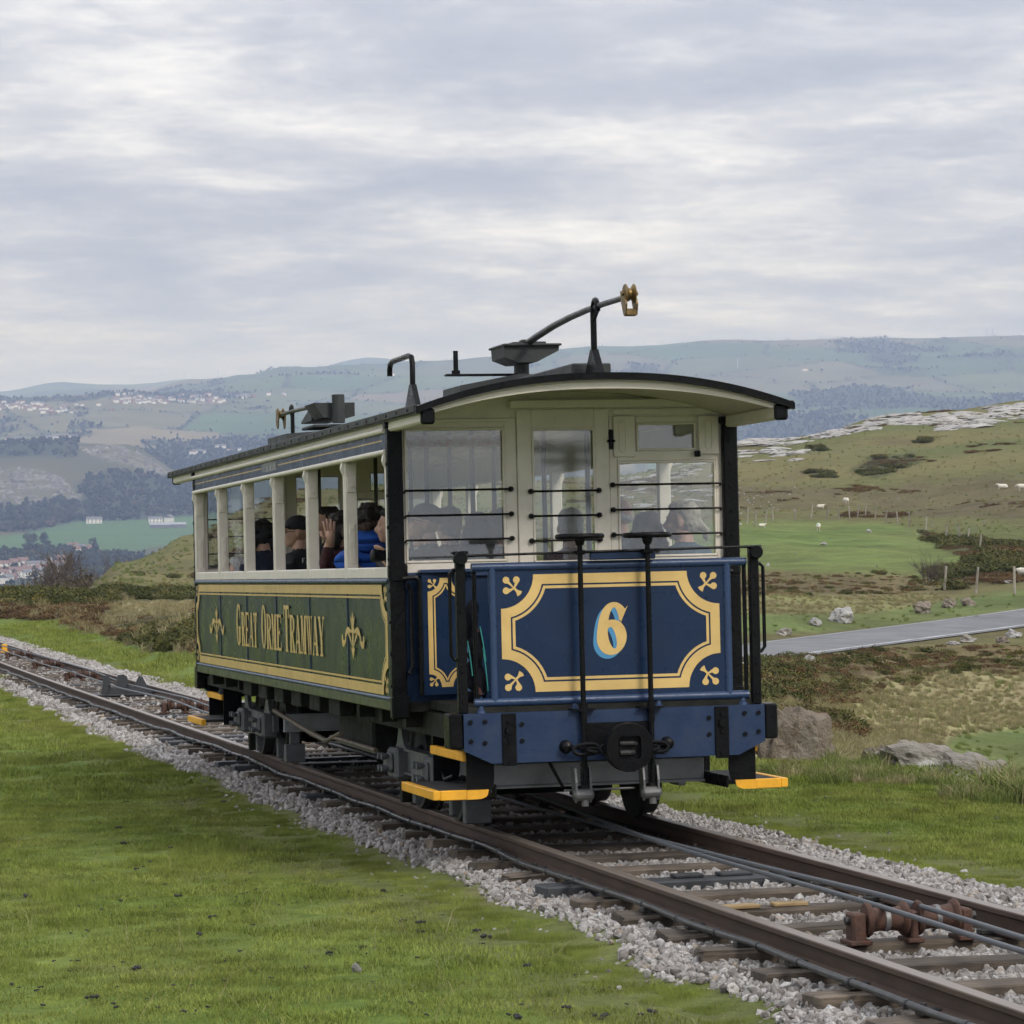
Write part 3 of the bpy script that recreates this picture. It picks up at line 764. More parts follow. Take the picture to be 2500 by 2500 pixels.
def offcuts():
    m = wood_mat('fresh_timber', (.24,.155,.065), (.36,.26,.13), 2.0, .3)
    for k, (x, y, rz, w, lab) in enumerate(((-.20, -2.98, .06, .19, 'pale new wooden offcut with dark notches on a sleeper'), (.06, -2.96, -.04, .17, 'pale new wooden offcut under a loose ballast stone'))):
        o = MB().box(-w/2, w/2, -.05, .05, 0, .018, .004).build('wood_offcut', m); o.matrix_world = TRACK_MAT @ Matrix.Translation((x, y, -.113)) @ Matrix.Rotation(rz, 4, 'Z')
        tag(o, lab, 'wood offcut')
offcuts()

def stone_proto(seed, sub=1):
    r = random.Random(seed); bm = bmesh.new(); bmesh.ops.create_icosphere(bm, subdivisions=sub, radius=1)
    ax = Vector((r.uniform(.8, 1.3), r.uniform(.7, 1.0), r.uniform(.5, .8)))
    cuts = [(Vector((r.gauss(0, 1), r.gauss(0, 1), r.gauss(0, 1))).normalized(), r.uniform(.55, .85)) for _ in range(7)]
    for v in bm.verts:
        for n, dd in cuts:
            t = v.co.dot(n)
            if t > dd: v.co -= n*(t-dd)
        v.co = Vector((v.co.x*ax.x, v.co.y*ax.y, v.co.z*ax.z)) + Vector((r.uniform(-.05, .05), r.uniform(-.05, .05), r.uniform(-.05, .05)))
    me = bpy.data.meshes.new('stone'); bm.to_mesh(me); bm.free(); return me
def stone_mat(name, ramp, bump=.6, bscale=9, lich=0.0):
    m = bpy.data.materials.new(name); m.use_nodes = True
    N = NT(m.node_tree); b = N.n['Principled BSDF']; tc = N.add('ShaderNodeTexCoord'); v = tc.outputs['Object']; oi = N.add('ShaderNodeObjectInfo')
    c = N.ramp(oi.outputs['Random'], ramp)
    n = N.noise(v, bscale*.4, 6, .65)
    c = N.mix(N.ramp(n, [(.3, .55), (.6, 0.0)]), c, (.13,.115,.10))
    if lich: c = N.mix(N.ramp(N.noise(v, bscale*.16, 4, .5), [(.60, 0.0), (.64, lich)]), c, (.55,.53,.48))
    N.put(b.inputs['Base Color'], c); b.inputs['Roughness'].default_value = .9; b.inputs['Specular IOR Level'].default_value = .25
    bn = N.add('ShaderNodeBump'); bn.inputs['Strength'].default_value = bump; bn.inputs['Distance'].default_value = .15
    N.put(bn.inputs['Height'], N.noise(v, bscale, 6, .7)); N.put(b.inputs['Normal'], bn.outputs[0])
    return m
def ballast():
    m = stone_mat('limestone_ballast', [(0, (.17,.15,.135)), (.15, (.28,.255,.235)), (.5, (.41,.385,.36)), (.8, (.50,.475,.455)), (.94, (.58,.56,.54)), (1, (.33,.25,.17))], .5, 3)
    protos = [proto('ballast_stone', stone_proto(100+k), m) for k in range(8)]
    pts = []; sc = []
    sl = np.array(SLEEPERS)
    for (v0, v1, dens, s0, s1) in ((-9, 5, 2000, .009, .033), (5, 20, 700, .018, .042), (20, 78, 200, .030, .060)):
        n = int((v1-v0)*3.2*dens); v = RNG.uniform(v0, v1, n); u = RNG.uniform(-1.4, 1.9, n)
        off = np.array([curve_off(a) for a in v])
        left = -1.05 + .30*fbm(v/1.1, v*0+3.3, 3, 5) - .12*sstep(8, 16, v); right = 1.50 + .40*fbm(v/1.3, v*0+8.8, 3, 6) + .1*sstep(20, 40, v)
        k = (u > left) & (u < right)
        ds = np.min(np.abs(v[:, None]-sl[None, :]), 1)
        k &= ~((ds < .10) & (np.abs(u) < .80) & (RNG.random(n) > .05))
        k &= np.abs(np.abs(u)-.5635) > .055
        k &= ~((np.abs(v+4.55) < .10) & (u > -.2) & (u < .5))
        edge = np.clip(np.minimum(u-left, right-u)/.12, .25, 1); k &= RNG.random(n) < edge
        s = RNG.uniform(s0, s1, n)**1.0
        z = np.interp(u, [-1.4, -1.15, -.85, -.6, .6, .95, 1.45, 2.0], [-.228, -.222, -.185, -.172, -.168, -.15, -.185, -.215]) + RNG.uniform(-.018, .018, n)
        q = np.stack([u + off, v, z], -1)[k] @ M3.T
        pts.append(q); sc.append(s[k])
    n = 260; v = RNG.uniform(-9, 30, n); sd = RNG.random(n) < .6                 # stones strayed onto the turf
    u = np.where(sd, -1.08 - np.abs(RNG.normal(0, .12, n)), 1.65 + np.abs(RNG.normal(0, .22, n)))
    q = np.stack([u + np.array([curve_off(a) for a in v]), v, np.full(n, -.21)], -1) @ M3.T; q[:, 2] = height(q[:, 0], q[:, 1]) - .002
    pts.append(q); sc.append(RNG.uniform(.010, .026, n))
    pts = np.vstack(pts); sc = np.concatenate(sc); n = len(pts)
    scl = sc[:, None]*RNG.uniform(.8, 1.25, (n, 3))
    o = scatter('ballast', protos, pts, RNG.uniform(0, 6.28, (n, 3)), scl, RNG.integers(0, 8, n), 'pale grey crushed limestone ballast around the sleepers')
    return n
ballast()
# ------------------------------------------------------------------ tram materials
M_NAVY = mat('navy_paint', (.0085,.0225,.058), .30, var=.12, vscale=3, bump=.04, bscale=120, spec=.3, grime=.10, gscale=4, gcol=(.02,.028,.04))
M_NAVY_SHEEN = mat('navy_with_sheen', (.024,.047,.105), .33, var=.14, vscale=8, bump=.25, bscale=60, spec=.4)  # navy lightened: the sheen on tubes and mouldings is put into the colour
M_BEAM = mat('buffer_beam_paint', (.014,.032,.078), .40, spec=.3, var=.22, vscale=5, bump=.22, bscale=30, grime=.5, gscale=5, gcol=(.045,.045,.05))
M_GREEN = mat('coach_green_paint', (.018,.029,.026), .30, var=.05, vscale=2, bump=.01, bscale=150, spec=.3)
M_SKIRT = mat('olive_skirt_paint', (.052,.062,.028), .4, var=.15, grime=.3, gscale=6)
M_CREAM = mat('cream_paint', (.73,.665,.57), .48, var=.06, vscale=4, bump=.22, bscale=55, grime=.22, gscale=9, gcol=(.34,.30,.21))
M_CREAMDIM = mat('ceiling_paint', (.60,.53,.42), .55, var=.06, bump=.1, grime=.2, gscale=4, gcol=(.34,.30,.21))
M_GOLD = mat('gold_leaf_paint', (.62,.425,.15), .38, var=.10, vscale=3, bump=.04, grime=.35, gscale=7, gcol=(.40,.22,.07))
M_SKYBLUE = mat('pale_blue_shading', (.06,.24,.43), .4, var=.08)
M_BLACK = mat('black_gloss_paint', (.006,.006,.0065), .30, var=.3, bump=.35, bscale=45, spec=.12)
M_ROOFTOP = mat('canvas_roof', (.16,.165,.17), .5, var=.25, bump=.3, bscale=20, grime=.3)
M_FASCIA = mat('grey_fascia', (.030,.033,.032), .5, spec=.3, var=.25, bump=.25, bscale=40)
M_GREY = mat('bogie_grey_paint', (.105,.11,.118), .45, var=.25, vscale=7, bump=.25, bscale=40, grime=.45, gscale=6, gcol=(.03,.027,.022))
M_GREY_LIFTED = mat('bogie_grey_lifted', (.30,.31,.325), .5, var=.15, bump=.15, grime=.4, gscale=5)  # bogie grey with a lighter colour to offset the shade under the beam
M_STEELBRIGHT = mat('bright_steel', (.13,.13,.13), .45, metal=.3, var=.25, vscale=20, bump=.2, grime=.4, gscale=10)
M_YELLOW = mat('step_yellow_paint', (.80,.385,.018), .45, var=.1, vscale=10, bump=.12, grime=.3, gscale=9, gcol=(.30,.17,.04))
M_TREAD = mat('ribbed_tread', (.020,.020,.020), .75, var=.4, bump=.6, bscale=90)
M_BRASS = mat('gilt_bronze', (.20,.135,.055), .45, metal=.75, var=.35, vscale=14, bump=.3)
M_WHITE = mat('white_lettering', (.62,.60,.54), .5)
M_UNDER = mat('grimy_underframe', (.016,.0165,.013), .7, spec=.2, var=.5, vscale=6, bump=.5, bscale=30)
M_POLE = mat('dark_pole', (.05,.052,.05), .4, metal=.4, var=.3, vscale=10)
M_WOODSEAT = mat('slatted_seat_wood', (.16,.085,.035), .45, var=.3, vscale=8)
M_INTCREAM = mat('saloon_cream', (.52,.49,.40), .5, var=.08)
def glass_mat():
    m = bpy.data.materials.new('dusty_window_glass'); m.use_nodes = True
    N = NT(m.node_tree); N.n.clear(); out = N.add('ShaderNodeOutputMaterial')
    tr = N.add('ShaderNodeBsdfTransparent'); tr.inputs[0].default_value = (.93,.95,.94,1)
    gl = N.add('ShaderNodeBsdfGlossy'); gl.inputs['Roughness'].default_value = .03
    df = N.add('ShaderNodeBsdfDiffuse'); df.inputs[0].default_value = (.55,.56,.56,1)
    fr = N.add('ShaderNodeFresnel'); fr.inputs[0].default_value = 1.5
    k = N.math('MULTIPLY', fr.outputs[0], 3.2, clamp=True)
    tc = N.add('ShaderNodeTexCoord'); dust = N.ramp(N.noise(tc.outputs['Object'], 3.0, 6, .6), [(.3, .03), (.75, .09)])
    a = N.add('ShaderNodeMixShader'); N.put(a.inputs[0], dust); N.put(a.inputs[1], tr.outputs[0]); N.put(a.inputs[2], df.outputs[0])
    b = N.add('ShaderNodeMixShader'); N.put(b.inputs[0], k); N.put(b.inputs[1], a.outputs[0]); N.put(b.inputs[2], gl.outputs[0])
    N.put(out.inputs[0], b.outputs[0]); return m
M_GLASS = glass_mat()

WS, YF, YR = 1.084, 1.109, 10.017
YM = (YF + YR)/2
BAY = (YR - YF)/6
TRAM = empty('tram', mat=TRAM_MAT)
tag(TRAM, 'navy and green vintage cable tram number 6 with cream window frames standing on the track', 'tram')

# ---- flat painted shapes: pieces laid on a surface in (a, b) plane coordinates, each a hair above the last
class Paint:
    def __init__(s, place): s.place = place; s.mb = MB(); s.k = 0
    def poly(s, pts):
        h = s.k*6e-5; s.k = (s.k + 1) % 12
        s.mb.raw([s.place(a, b, h) for a, b in pts], [tuple(range(len(pts)))])
    def rect(s, a0, a1, b0, b1): s.poly([(a0,b0),(a1,b0),(a1,b1),(a0,b1)])
    def strip(s, A, B):
        h = s.k*6e-5; s.k = (s.k + 1) % 12; n = len(A)
        s.mb.raw([s.place(a, b, h) for a, b in A] + [s.place(a, b, h) for a, b in B], [(i, i+1, n+i+1, n+i) for i in range(n-1)])
    def ring(s, A, B): s.strip(A + A[:1], B + B[:1])
    def ellipse(s, a, b, ra, rb, n=20): s.poly([(a+ra*math.cos(2*math.pi*i/n), b+rb*math.sin(2*math.pi*i/n)) for i in range(n)])
    def brush(s, pts, ws):                       # a stroke of varying width
        pts = [np.array(p, float) for p in pts]; L = []; R = []
        for i, p in enumerate(pts):
            t = pts[min(i+1, len(pts)-1)] - pts[max(i-1, 0)]; t = t/(np.linalg.norm(t)+1e-9); n = np.array([-t[1], t[0]])*ws[i]
            L.append(tuple(p+n)); R.append(tuple(p-n))
        s.strip(L, R)
    def build(s, name, m, parent):
        me = bpy.data.meshes.new(name); me.from_pydata(s.mb.v, [], s.mb.f); me.update(); return link_mesh(name, me, m, parent)
def bez(p0, p1, p2, n=10):
    return [tuple((1-t)**2*np.array(p0) + 2*t*(1-t)*np.array(p1) + t*t*np.array(p2)) for t in np.linspace(0, 1, n)]
def arcpts(cx, cy, rx, ry, a0, a1, n=16):
    return [(cx+rx*math.cos(math.radians(a)), cy+ry*math.sin(math.radians(a))) for a in np.linspace(a0, a1, n)]
LET = {}
def _q(*r): return ('r',) + r
S_ = .30
def letter(ch):
    r = []
    R = lambda a0, a1, b0, b1: r.append([(a0,b0),(a1,b0),(a1,b1),(a0,b1)])
    Q = lambda *p: r.append(list(p))
    A = lambda cx, cy, ro, io, a0, a1: r.append(('arc', arcpts(cx, cy, ro[0], ro[1], a0, a1, 20), arcpts(cx, cy, io[0], io[1], a0, a1, 20)))
    if ch == 'R':
        R(.08,.38,.0,1); R(0,.46,0,.06); R(0,.4,.94,1); R(.36,.5,.92,1); R(.36,.5,.48,.56); A(.5,.74,(.44,.26),(.16,.18),-90,90)
        Q((.40,.5),(.66,.5),(.96,.04),(.68,.0)); R(.64,1.02,0,.06)
    elif ch == 'E':
        R(.08,.38,0,1); R(0,.4,0,.06); R(0,.4,.94,1); R(.36,.94,.92,1); R(.36,.70,.46,.54); R(.36,.96,0,.08); R(.84,.94,.76,.93); R(.86,.96,.07,.25); R(.62,.70,.40,.60)
    elif ch == 'A':
        Q((.06,.0),(.17,.0),(.54,1),(.44,1)); Q((.40,1),(.64,1),(.97,0),(.66,0)); R(.2,.72,.26,.34); R(0,.26,0,.06); R(.58,1.04,0,.06)
    elif ch == 'T':
        R(.35,.65,0,1); R(0,1,.92,1); R(0,.09,.72,.93); R(.91,1,.72,.93); R(.24,.76,0,.06)
    elif ch == 'G':
        A(.5,.5,(.5,.5),(.22,.43),48,318); R(.60,.90,.06,.44); R(.50,1.0,.40,.46); R(.78,.88,.64,.97)
    elif ch == 'O': A(.5,.5,(.5,.5),(.22,.43),0,360)
    elif ch == 'M':
        R(.08,.18,0,1); Q((.08,1),(.36,1),(.56,.03),(.46,0)); Q((.46,0),(.54,0),(.74,1),(.66,1)); R(.66,.94,0,1); R(0,.27,0,.06); R(.58,1.02,0,.06); R(0,.3,.94,1); R(.7,1.02,.94,1)
    elif ch == 'W':
        Q((.02,1),(.26,1),(.44,0),(.32,0)); Q((.36,0),(.44,0),(.58,1),(.50,1)); Q((.40,1),(.64,1),(.80,0),(.68,0)); Q((.72,0),(.80,0),(.96,1),(.88,1)); R(-.04,.36,.94,1); R(.8,1.04,.94,1)
    elif ch == 'Y':
        Q((0,1),(.28,1),(.63,.42),(.37,.42)); Q((.5,.45),(.60,.42),(.95,1),(.85,1)); R(.36,.64,0,.45); R(.24,.76,0,.06); R(-.05,.38,.94,1); R(.72,1.05,.94,1)
    elif ch == 'S':
        A(.5,.74,(.46,.26),(.2,.18),15,262); A(.5,.26,(.46,.26),(.2,.18),-165,86); Q((.2,.58),(.5,.66),(.8,.44),(.5,.34))
    elif ch == 'I': R(.35,.65,0,1); R(.2,.8,0,.06); R(.2,.8,.94,1)
    elif ch == 'L': R(.08,.38,0,1); R(0,.46,.94,1); R(0,.95,0,.08); R(.85,.95,.06,.28)
    elif ch == 'F': R(.08,.38,0,1); R(.36,.94,.92,1); R(.36,.70,.46,.54)
    return r
def write(pt, text, a0, b0, w, h, gap, sign=1):
    """letters from a0 on; sign -1 runs the text towards smaller a"""
    a = a0
    for ch in text:
        if ch != ' ':
            for it in letter(ch):
                if isinstance(it, tuple): pt.strip([(a+sign*x*w, b0+y*h) for x, y in it[1]], [(a+sign*x*w, b0+y*h) for x, y in it[2]])
                else: pt.poly([(a+sign*x*w, b0+y*h) for x, y in it])
        a += sign*(w+gap)
    return a
def notch_path(a0, a1, b0, b1, r, inset, n=12):
    """rectangle with hollow (concave) corners of radius r; inset shrinks it evenly"""
    out = []; rr = r + inset; t = math.degrees(math.asin(min(.99, inset/rr)))
    for (ca, cb, s0, s1) in ((a0, b1, 0-t, -90+t), (a0, b0, 90-t, 0+t), (a1, b0, 180-t, 90+t), (a1, b1, 270-t, 180+t)):
        out += [(ca+rr*math.cos(math.radians(a)), cb+rr*math.sin(math.radians(a))) for a in np.linspace(s0, s1, n)]
    return out
def trefoil(pt, a, b, s, ang):
    """corner flourish: three round lobes on curling necks and a flared stem pointing along ang"""
    c, si = math.cos(ang), math.sin(ang)
    f = lambda x, y: (a + s*(x*c - y*si), b + s*(x*si + y*c))
    for (lx, ly, sg) in ((-.62, 0, 0), (.02, .66, 1), (.02, -.66, -1)):
        q = f(lx, ly); pt.poly([(q[0]+s*.30*math.cos(t), q[1]+s*.30*math.sin(t)) for t in np.linspace(0, 2*math.pi, 22)[:-1]])
        if sg: pt.brush([f(*p) for p in bez((.16, sg*.62), (.30, sg*.22), (.40, 0), 7)], [s*w for w in (.16,.14,.12,.10,.085,.07,.06)])
        else: pt.brush([f(*p) for p in [(-.5, 0), (-.2, 0), (.1, 0), (.4, 0)]], [s*w for w in (.18,.10,.07,.06)])
    pt.poly([f(.30,-.09), f(.72,-.11), f(1.10,-.30), f(1.16,0), f(1.10,.30), f(.72,.11), f(.30,.09)])
def orn_fleur(pt, a, b, w, h):
    """upright scroll ornament, w wide and h tall, centred on a, b"""
    f = lambda x, y: (a + x*w/2, b + y*h/2)
    S = min(w, h)/2
    pt.brush([f(*p) for p in [(0,-1),(.0,-.75),(0,-.45),(0,-.1),(0,.2)]], [_w*.62 for _w in (.002,.022,.034,.045,.03)])
    pt.poly([f(0,-1), f(.16,-.50), f(0,-.56), f(-.16,-.50)])
    pt.poly([f(-.10,.62), f(0,1.0), f(.10,.62), f(.05,.35), f(-.05,.35)])
    for sg in (-1, 1):
        pt.poly([f(sg*.08,.36), f(sg*.20,.80), f(sg*.06,.66)])
        pt.brush([f(*p) for p in bez((sg*.10,-.38), (sg*.62,.55), (sg*.30,.02), 9)], [_w*.62 for _w in (.01,.018,.028,.034,.034,.03,.024,.018,.01)])
        pt.brush([f(*p) for p in bez((sg*.12,.14), (sg*.60,.42), (sg*.70,-.25), 9)], [_w*.62 for _w in (.012,.02,.028,.034,.036,.034,.03,.024,.016)])
        pt.brush([f(*p) for p in bez((sg*.62,-.20), (sg*.98,-.62), (sg*.96,.02), 9)], [_w*.62 for _w in (.016,.024,.032,.036,.038,.040,.042,.040,.02)])
    pt.ellipse(*f(0,.24), .05, .03)

# ------------------------------------------------------------------ saloon
def bolts(parent, pts, axis, r=.011, h=.012, m=None, name='bolt'):
    if not pts: return
    me = MB().lathe((0,0,0), axis, [(-h/2, r*1.0), (0, r), (h/2, r*.6)], 8).mesh(name); me.materials.append(m or M_BLACK)
    for p in pts:
        o = bpy.data.objects.new(name, me); COL.objects.link(o); o.parent = parent; o.location = p
def saloon():
    zs, zm, zw = .7075, .778, 1.487
    for sg in (-1, 1):
        X = sg*WS; inn = sg*(WS-.035)
        xa, xb = sorted((X, inn))
        pn = MB().box(xa, xb, YF+.01, YR, zm, zw-.02).build('side_panel', M_GREEN, TRAM)
        if sg < 0: pn['label'] = 'green lower side panel lettered GREAT ORME TRAMWAY in gold'
        MB().box(*sorted((X+sg*.012, inn)), YF+.01, YR+.01, zs, zm-.006, .006).build('skirt_board', M_SKIRT, TRAM)
        for (z, r) in ((zm, .013), (zw, .017)):
            MB().tube([(X+sg*.004, YF+.03, z), (X+sg*.004, YR+.005, z)], r, 10).build('moulding', M_NAVY_SHEEN, pn, smooth=True)
        for k in range(1, 6):
            y = YF + BAY*k
            MB().box(*sorted((X-sg*.005, X+sg*.007)), y-.026, y+.026, zm+.012, zw-.014, .003).build('cover_strip', M_NAVY, pn)
        MB().box(*sorted((X-sg*.005, X+sg*.009)), YF+.015, YF+.055, zm-.05, zw-.014, .003).build('cover_strip', M_NAVY, pn)
        MB().box(*sorted((X-sg*.005, X+sg*.009)), YR-.02, YR+.012, zm-.05, zw-.014, .003).build('cover_strip', M_NAVY, pn)
        # sill, pillars, cantrail
        MB().box(*sorted((X+sg*.006, sg*(WS-.09))), YF+.05, YR+.005, zw+.014, 1.572, .008).build('window_sill', M_CREAM, TRAM)
        for k in range(7):
            y = YF + BAY*k + (.05 if k == 0 else -.03 if k == 6 else 0)
            pl = MB().box(*sorted((X+sg*.004, sg*(WS-.072))), y-.036, y+.036, 1.57, 2.256, .004).build('window_pillar', M_CREAM, TRAM)
            MB().box(*sorted((X+sg*.010, X-sg*.02)), y-.022, y+.022, 1.50, 2.20, .004).build('pillar_bead', M_CREAM, pl)
            # scrolled bracket under the rail
            MB().prism([(X+sg*.02, 2.25), (X-sg*.0, 2.25), (X-sg*.0, 2.10), (X+sg*.008, 2.12), (X+sg*.010, 2.17), (X+sg*.028, 2.21)][::1], 1, y-.024, y+.024).build('bracket', M_CREAM, pl)
            if sg < 0:
                MB().box(sg*(WS-.006), sg*(WS-.066), y-.044, y-.0362, 2.06, 2.16, .003).build('upper_plate', M_CREAM, pl)
                bolts(pl, [(sg*(WS-.036), y-.047, 2.105)], 1, .013, .014, M_CREAM)
                if k in (0, 1, 5, 6):
                    MB().box(sg*(WS-.016), sg*(WS-.056), y-.044, y-.0362, 1.60, 1.86, .003).build('lower_plate', M_CREAM, pl)
                    bolts(pl, [(sg*(WS-.036), y-.047, z) for z in (1.64, 1.74, 1.83)], 1, .011, .014, M_CREAM)
        MB().tube([(X+sg*.008, YF+.03, 2.266), (X+sg*.008, YR+.01, 2.266)], .016, 10).build('cantrail_moulding', M_CREAM, TRAM, smooth=True)
        MB().tube([(X+sg*.012, YF+.03, 2.394), (X+sg*.012, YR+.01, 2.394)], .017, 10).build('cantrail_moulding', M_CREAM, TRAM, smooth=True)
        MB().box(*sorted((X-sg*.0, sg*(WS-.05))), YF+.04, YR+.01, 2.40, 2.452).build('cantrail', M_CREAM, TRAM)
        lb = MB().box(*sorted((X+sg*.002, sg*(WS-.03))), YF+.045, YR, 2.275, 2.39).build('letter_board', M_NAVY, TRAM)
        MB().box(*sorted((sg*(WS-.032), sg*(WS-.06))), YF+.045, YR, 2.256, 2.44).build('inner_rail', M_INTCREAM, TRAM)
        if sg < 0:
            place = lambda a, b, h: (X + sg*(.0030 + h), a, b)
            pt = Paint(place)
            pt.rect(1.27, 5.33, 2.333, 2.341); pt.rect(6.13, YR-.03, 2.333, 2.341); pt.build('gold_line', M_GOLD, lb)
            pt = Paint(place)
            write(pt, 'ST', 6.07, 2.312, .050, .052, .012, -1); write(pt, 'SEIRIOL', 5.925, 2.306, .066, .064, .010, -1)
            t = pt.build('lettering', M_WHITE, lb); t['label'] = 'small white lettering ST SEIRIOL on the letter board'
            # gold lining and lettering of the lower panel, carried over the cover strips
            def place2(a, b, h):
                on = any(abs(a - (YF+BAY*k)) < .021 for k in range(1, 6))
                return (X + sg*(.0100 + h), a, b)
            pt = Paint(place2)
            o = notch_path(YF+.075, YR-.03, .797, 1.466, .165, 0); i = notch_path(YF+.075, YR-.03, .797, 1.466, .165, .060); pt.ring(o, i)
            pt.ring(notch_path(YF+.075, YR-.03, .797, 1.466, .165, .072), notch_path(YF+.075, YR-.03, .797, 1.466, .165, .085))
            pt.build('gold_border', M_GOLD, pn)
            pt = Paint(place2)
            for (a, b, an) in ((YF+.13, 1.41, math.radians(-45)), (YF+.13, .855, math.radians(45)), (YR-.085, 1.41, math.radians(225)), (YR-.085, .855, math.radians(135))):
                trefoil(pt, a, b, .062, an)
            orn_fleur(pt, 8.715, 1.132, .84, .31); orn_fleur(pt, 2.368, 1.142, .80, .31)
            pt.build('gold_ornament', M_GOLD, pn)
            pt = Paint(place2); zb = .983
            write(pt, 'G', 7.565, zb, .235, .334, 0, -1); e = write(pt, 'REAT', 7.285, zb+.002, .192, .266, .019, -1)
            write(pt, 'O', 6.245, zb, .23, .334, 0, -1); write(pt, 'RME', 5.985, zb+.002, .222, .264, .020, -1)
            write(pt, 'T', 5.165, zb, .24, .334, 0, -1); write(pt, 'RAMWAY', 4.90, zb, .225, .268, .020, -1)
            t = pt.build('lettering', M_GOLD, pn); t['label'] = 'tall gold lettering GREAT ORME TRAMWAY'
    # floor and ceiling
    MB().box(-1.04, 1.04, YF, YR, .70, .76).build('floor', M_UNDER, TRAM)
saloon()

def arc_z(x, edge=2.470, apex=2.654, w=1.125): return edge + (apex-edge)*(1 - (abs(x)/w)**2.2)
def roof():
    y0, y1 = .035, 11.53; n = 28; xs = np.linspace(-1.125, 1.125, n+1)
    mb = MB(); ys = [y0, .5] + list(np.linspace(1.2, 11, 12)) + [y1]
    vs = []; fs = []
    for y in ys:
        for x in xs: vs.append((x, y, arc_z(x) + .004*math.sin(y*3.1+x*5)))
    for i in range(len(ys)-1):
        for k in range(n): fs.append((i*(n+1)+k, i*(n+1)+k+1, (i+1)*(n+1)+k+1, (i+1)*(n+1)+k))
    mb.raw(vs, fs); rf = mb.build('roof', M_ROOFTOP, TRAM, smooth=True)
    mb = MB(); vs = []; fs = []; xs2 = np.linspace(-1.06, 1.06, n+1)
    for y in (y0+.02, 3, 6, 9, y1-.02):
        for x in xs2: vs.append((x, y, arc_z(x) - .042))
    for i in range(4):
        for k in range(n): fs.append((i*(n+1)+k, (i+1)*(n+1)+k, (i+1)*(n+1)+k+1, i*(n+1)+k+1))
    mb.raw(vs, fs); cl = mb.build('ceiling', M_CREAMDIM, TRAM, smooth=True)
    # ceiling slats
    for k in range(-9, 10):
        x = k*.105
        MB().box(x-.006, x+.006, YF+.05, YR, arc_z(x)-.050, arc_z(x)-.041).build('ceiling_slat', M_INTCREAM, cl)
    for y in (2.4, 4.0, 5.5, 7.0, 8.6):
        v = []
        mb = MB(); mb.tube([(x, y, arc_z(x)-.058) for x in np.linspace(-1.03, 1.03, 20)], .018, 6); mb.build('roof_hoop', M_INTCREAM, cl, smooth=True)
    for (y, sgn) in ((y0, -1), (y1, 1)):           # black edge band, cream arched soffit board behind it
        mb = MB(); A = []; n2 = 36
        for x in np.linspace(-1.128, 1.128, n2):
            A.append((x, arc_z(x)+.010)); 
        B = [(x, arc_z(x)-.030) for x in np.linspace(-1.128, 1.128, n2)]
        vs = []; fs = []
        for yy in (y - .022, y + .030):
            vs += [(a, yy, b) for a, b in A] + [(a, yy, b) for a, b in B]
        m_ = 2*n2
        for i in range(n2-1):
            fs += [(i, i+1, n2+i+1, n2+i), (m_+i, m_+n2+i, m_+n2+i+1, m_+i+1), (i, m_+i, m_+i+1, i+1), (n2+i, n2+i+1, m_+n2+i+1, m_+n2+i)]
        fs += [(0, n2, m_+n2, m_), (n2-1, m_+n2-1, m_+2*n2-1, 2*n2-1)]
        MB().raw(vs, fs).build('edge_band', M_BLACK, rf, smooth=True)
        vs = []; fs = []
        for yy in (y + .032 - (.0 if sgn < 0 else .06), y + .062 - (.0 if sgn < 0 else .06)):
            for x in np.linspace(-1.06, 1.06, n2):
                vs += [(x, yy, arc_z(x)-.030), (x, yy, arc_z(x)-.030-.030-.02*(1-(abs(x)/1.06)**2))]
        for i in range(n2-1):
            a = 2*i; b = 2*n2 + 2*i
            fs += [(a, a+2, a+3, a+1), (b, b+1, b+3, b+2), (a+1, a+3, b+3, b+1)]
        MB().raw(vs, fs).build('arched_valance', M_CREAM, rf, smooth=True)
    for sg in (-1, 1):
        fa = MB().box(*sorted((sg*1.112, sg*1.132)), y0+.01, y1-.01, 2.447, 2.492, .003).build('edge_fascia', M_FASCIA, rf)
        bolts(fa, [(sg*1.134, y, 2.468) for y in np.arange(.25, 11.5, .32)], 0, .010, .008, M_BLACK)
        MB().box(*sorted((sg*1.085, sg*1.113)), y0+.02, y1-.02, 2.440, 2.478).build('eaves_board', M_SKIRT, rf)
        for (a, b, c0, c1) in ((.075, YF, .048, .075), (YR, 11.48, 11.48, 11.505)):
            cb = MB().box(*sorted((sg*1.02, sg*1.088)), a, b, 2.385, 2.462, .012).build('canopy_rail', M_CREAM, TRAM)
            MB().box(*sorted((sg*1.012, sg*1.094)), c0-.012, c1-.002 if a < 2 else c1, 2.378, 2.470, .012).build('end_cap', M_BLACK, cb)
roof()

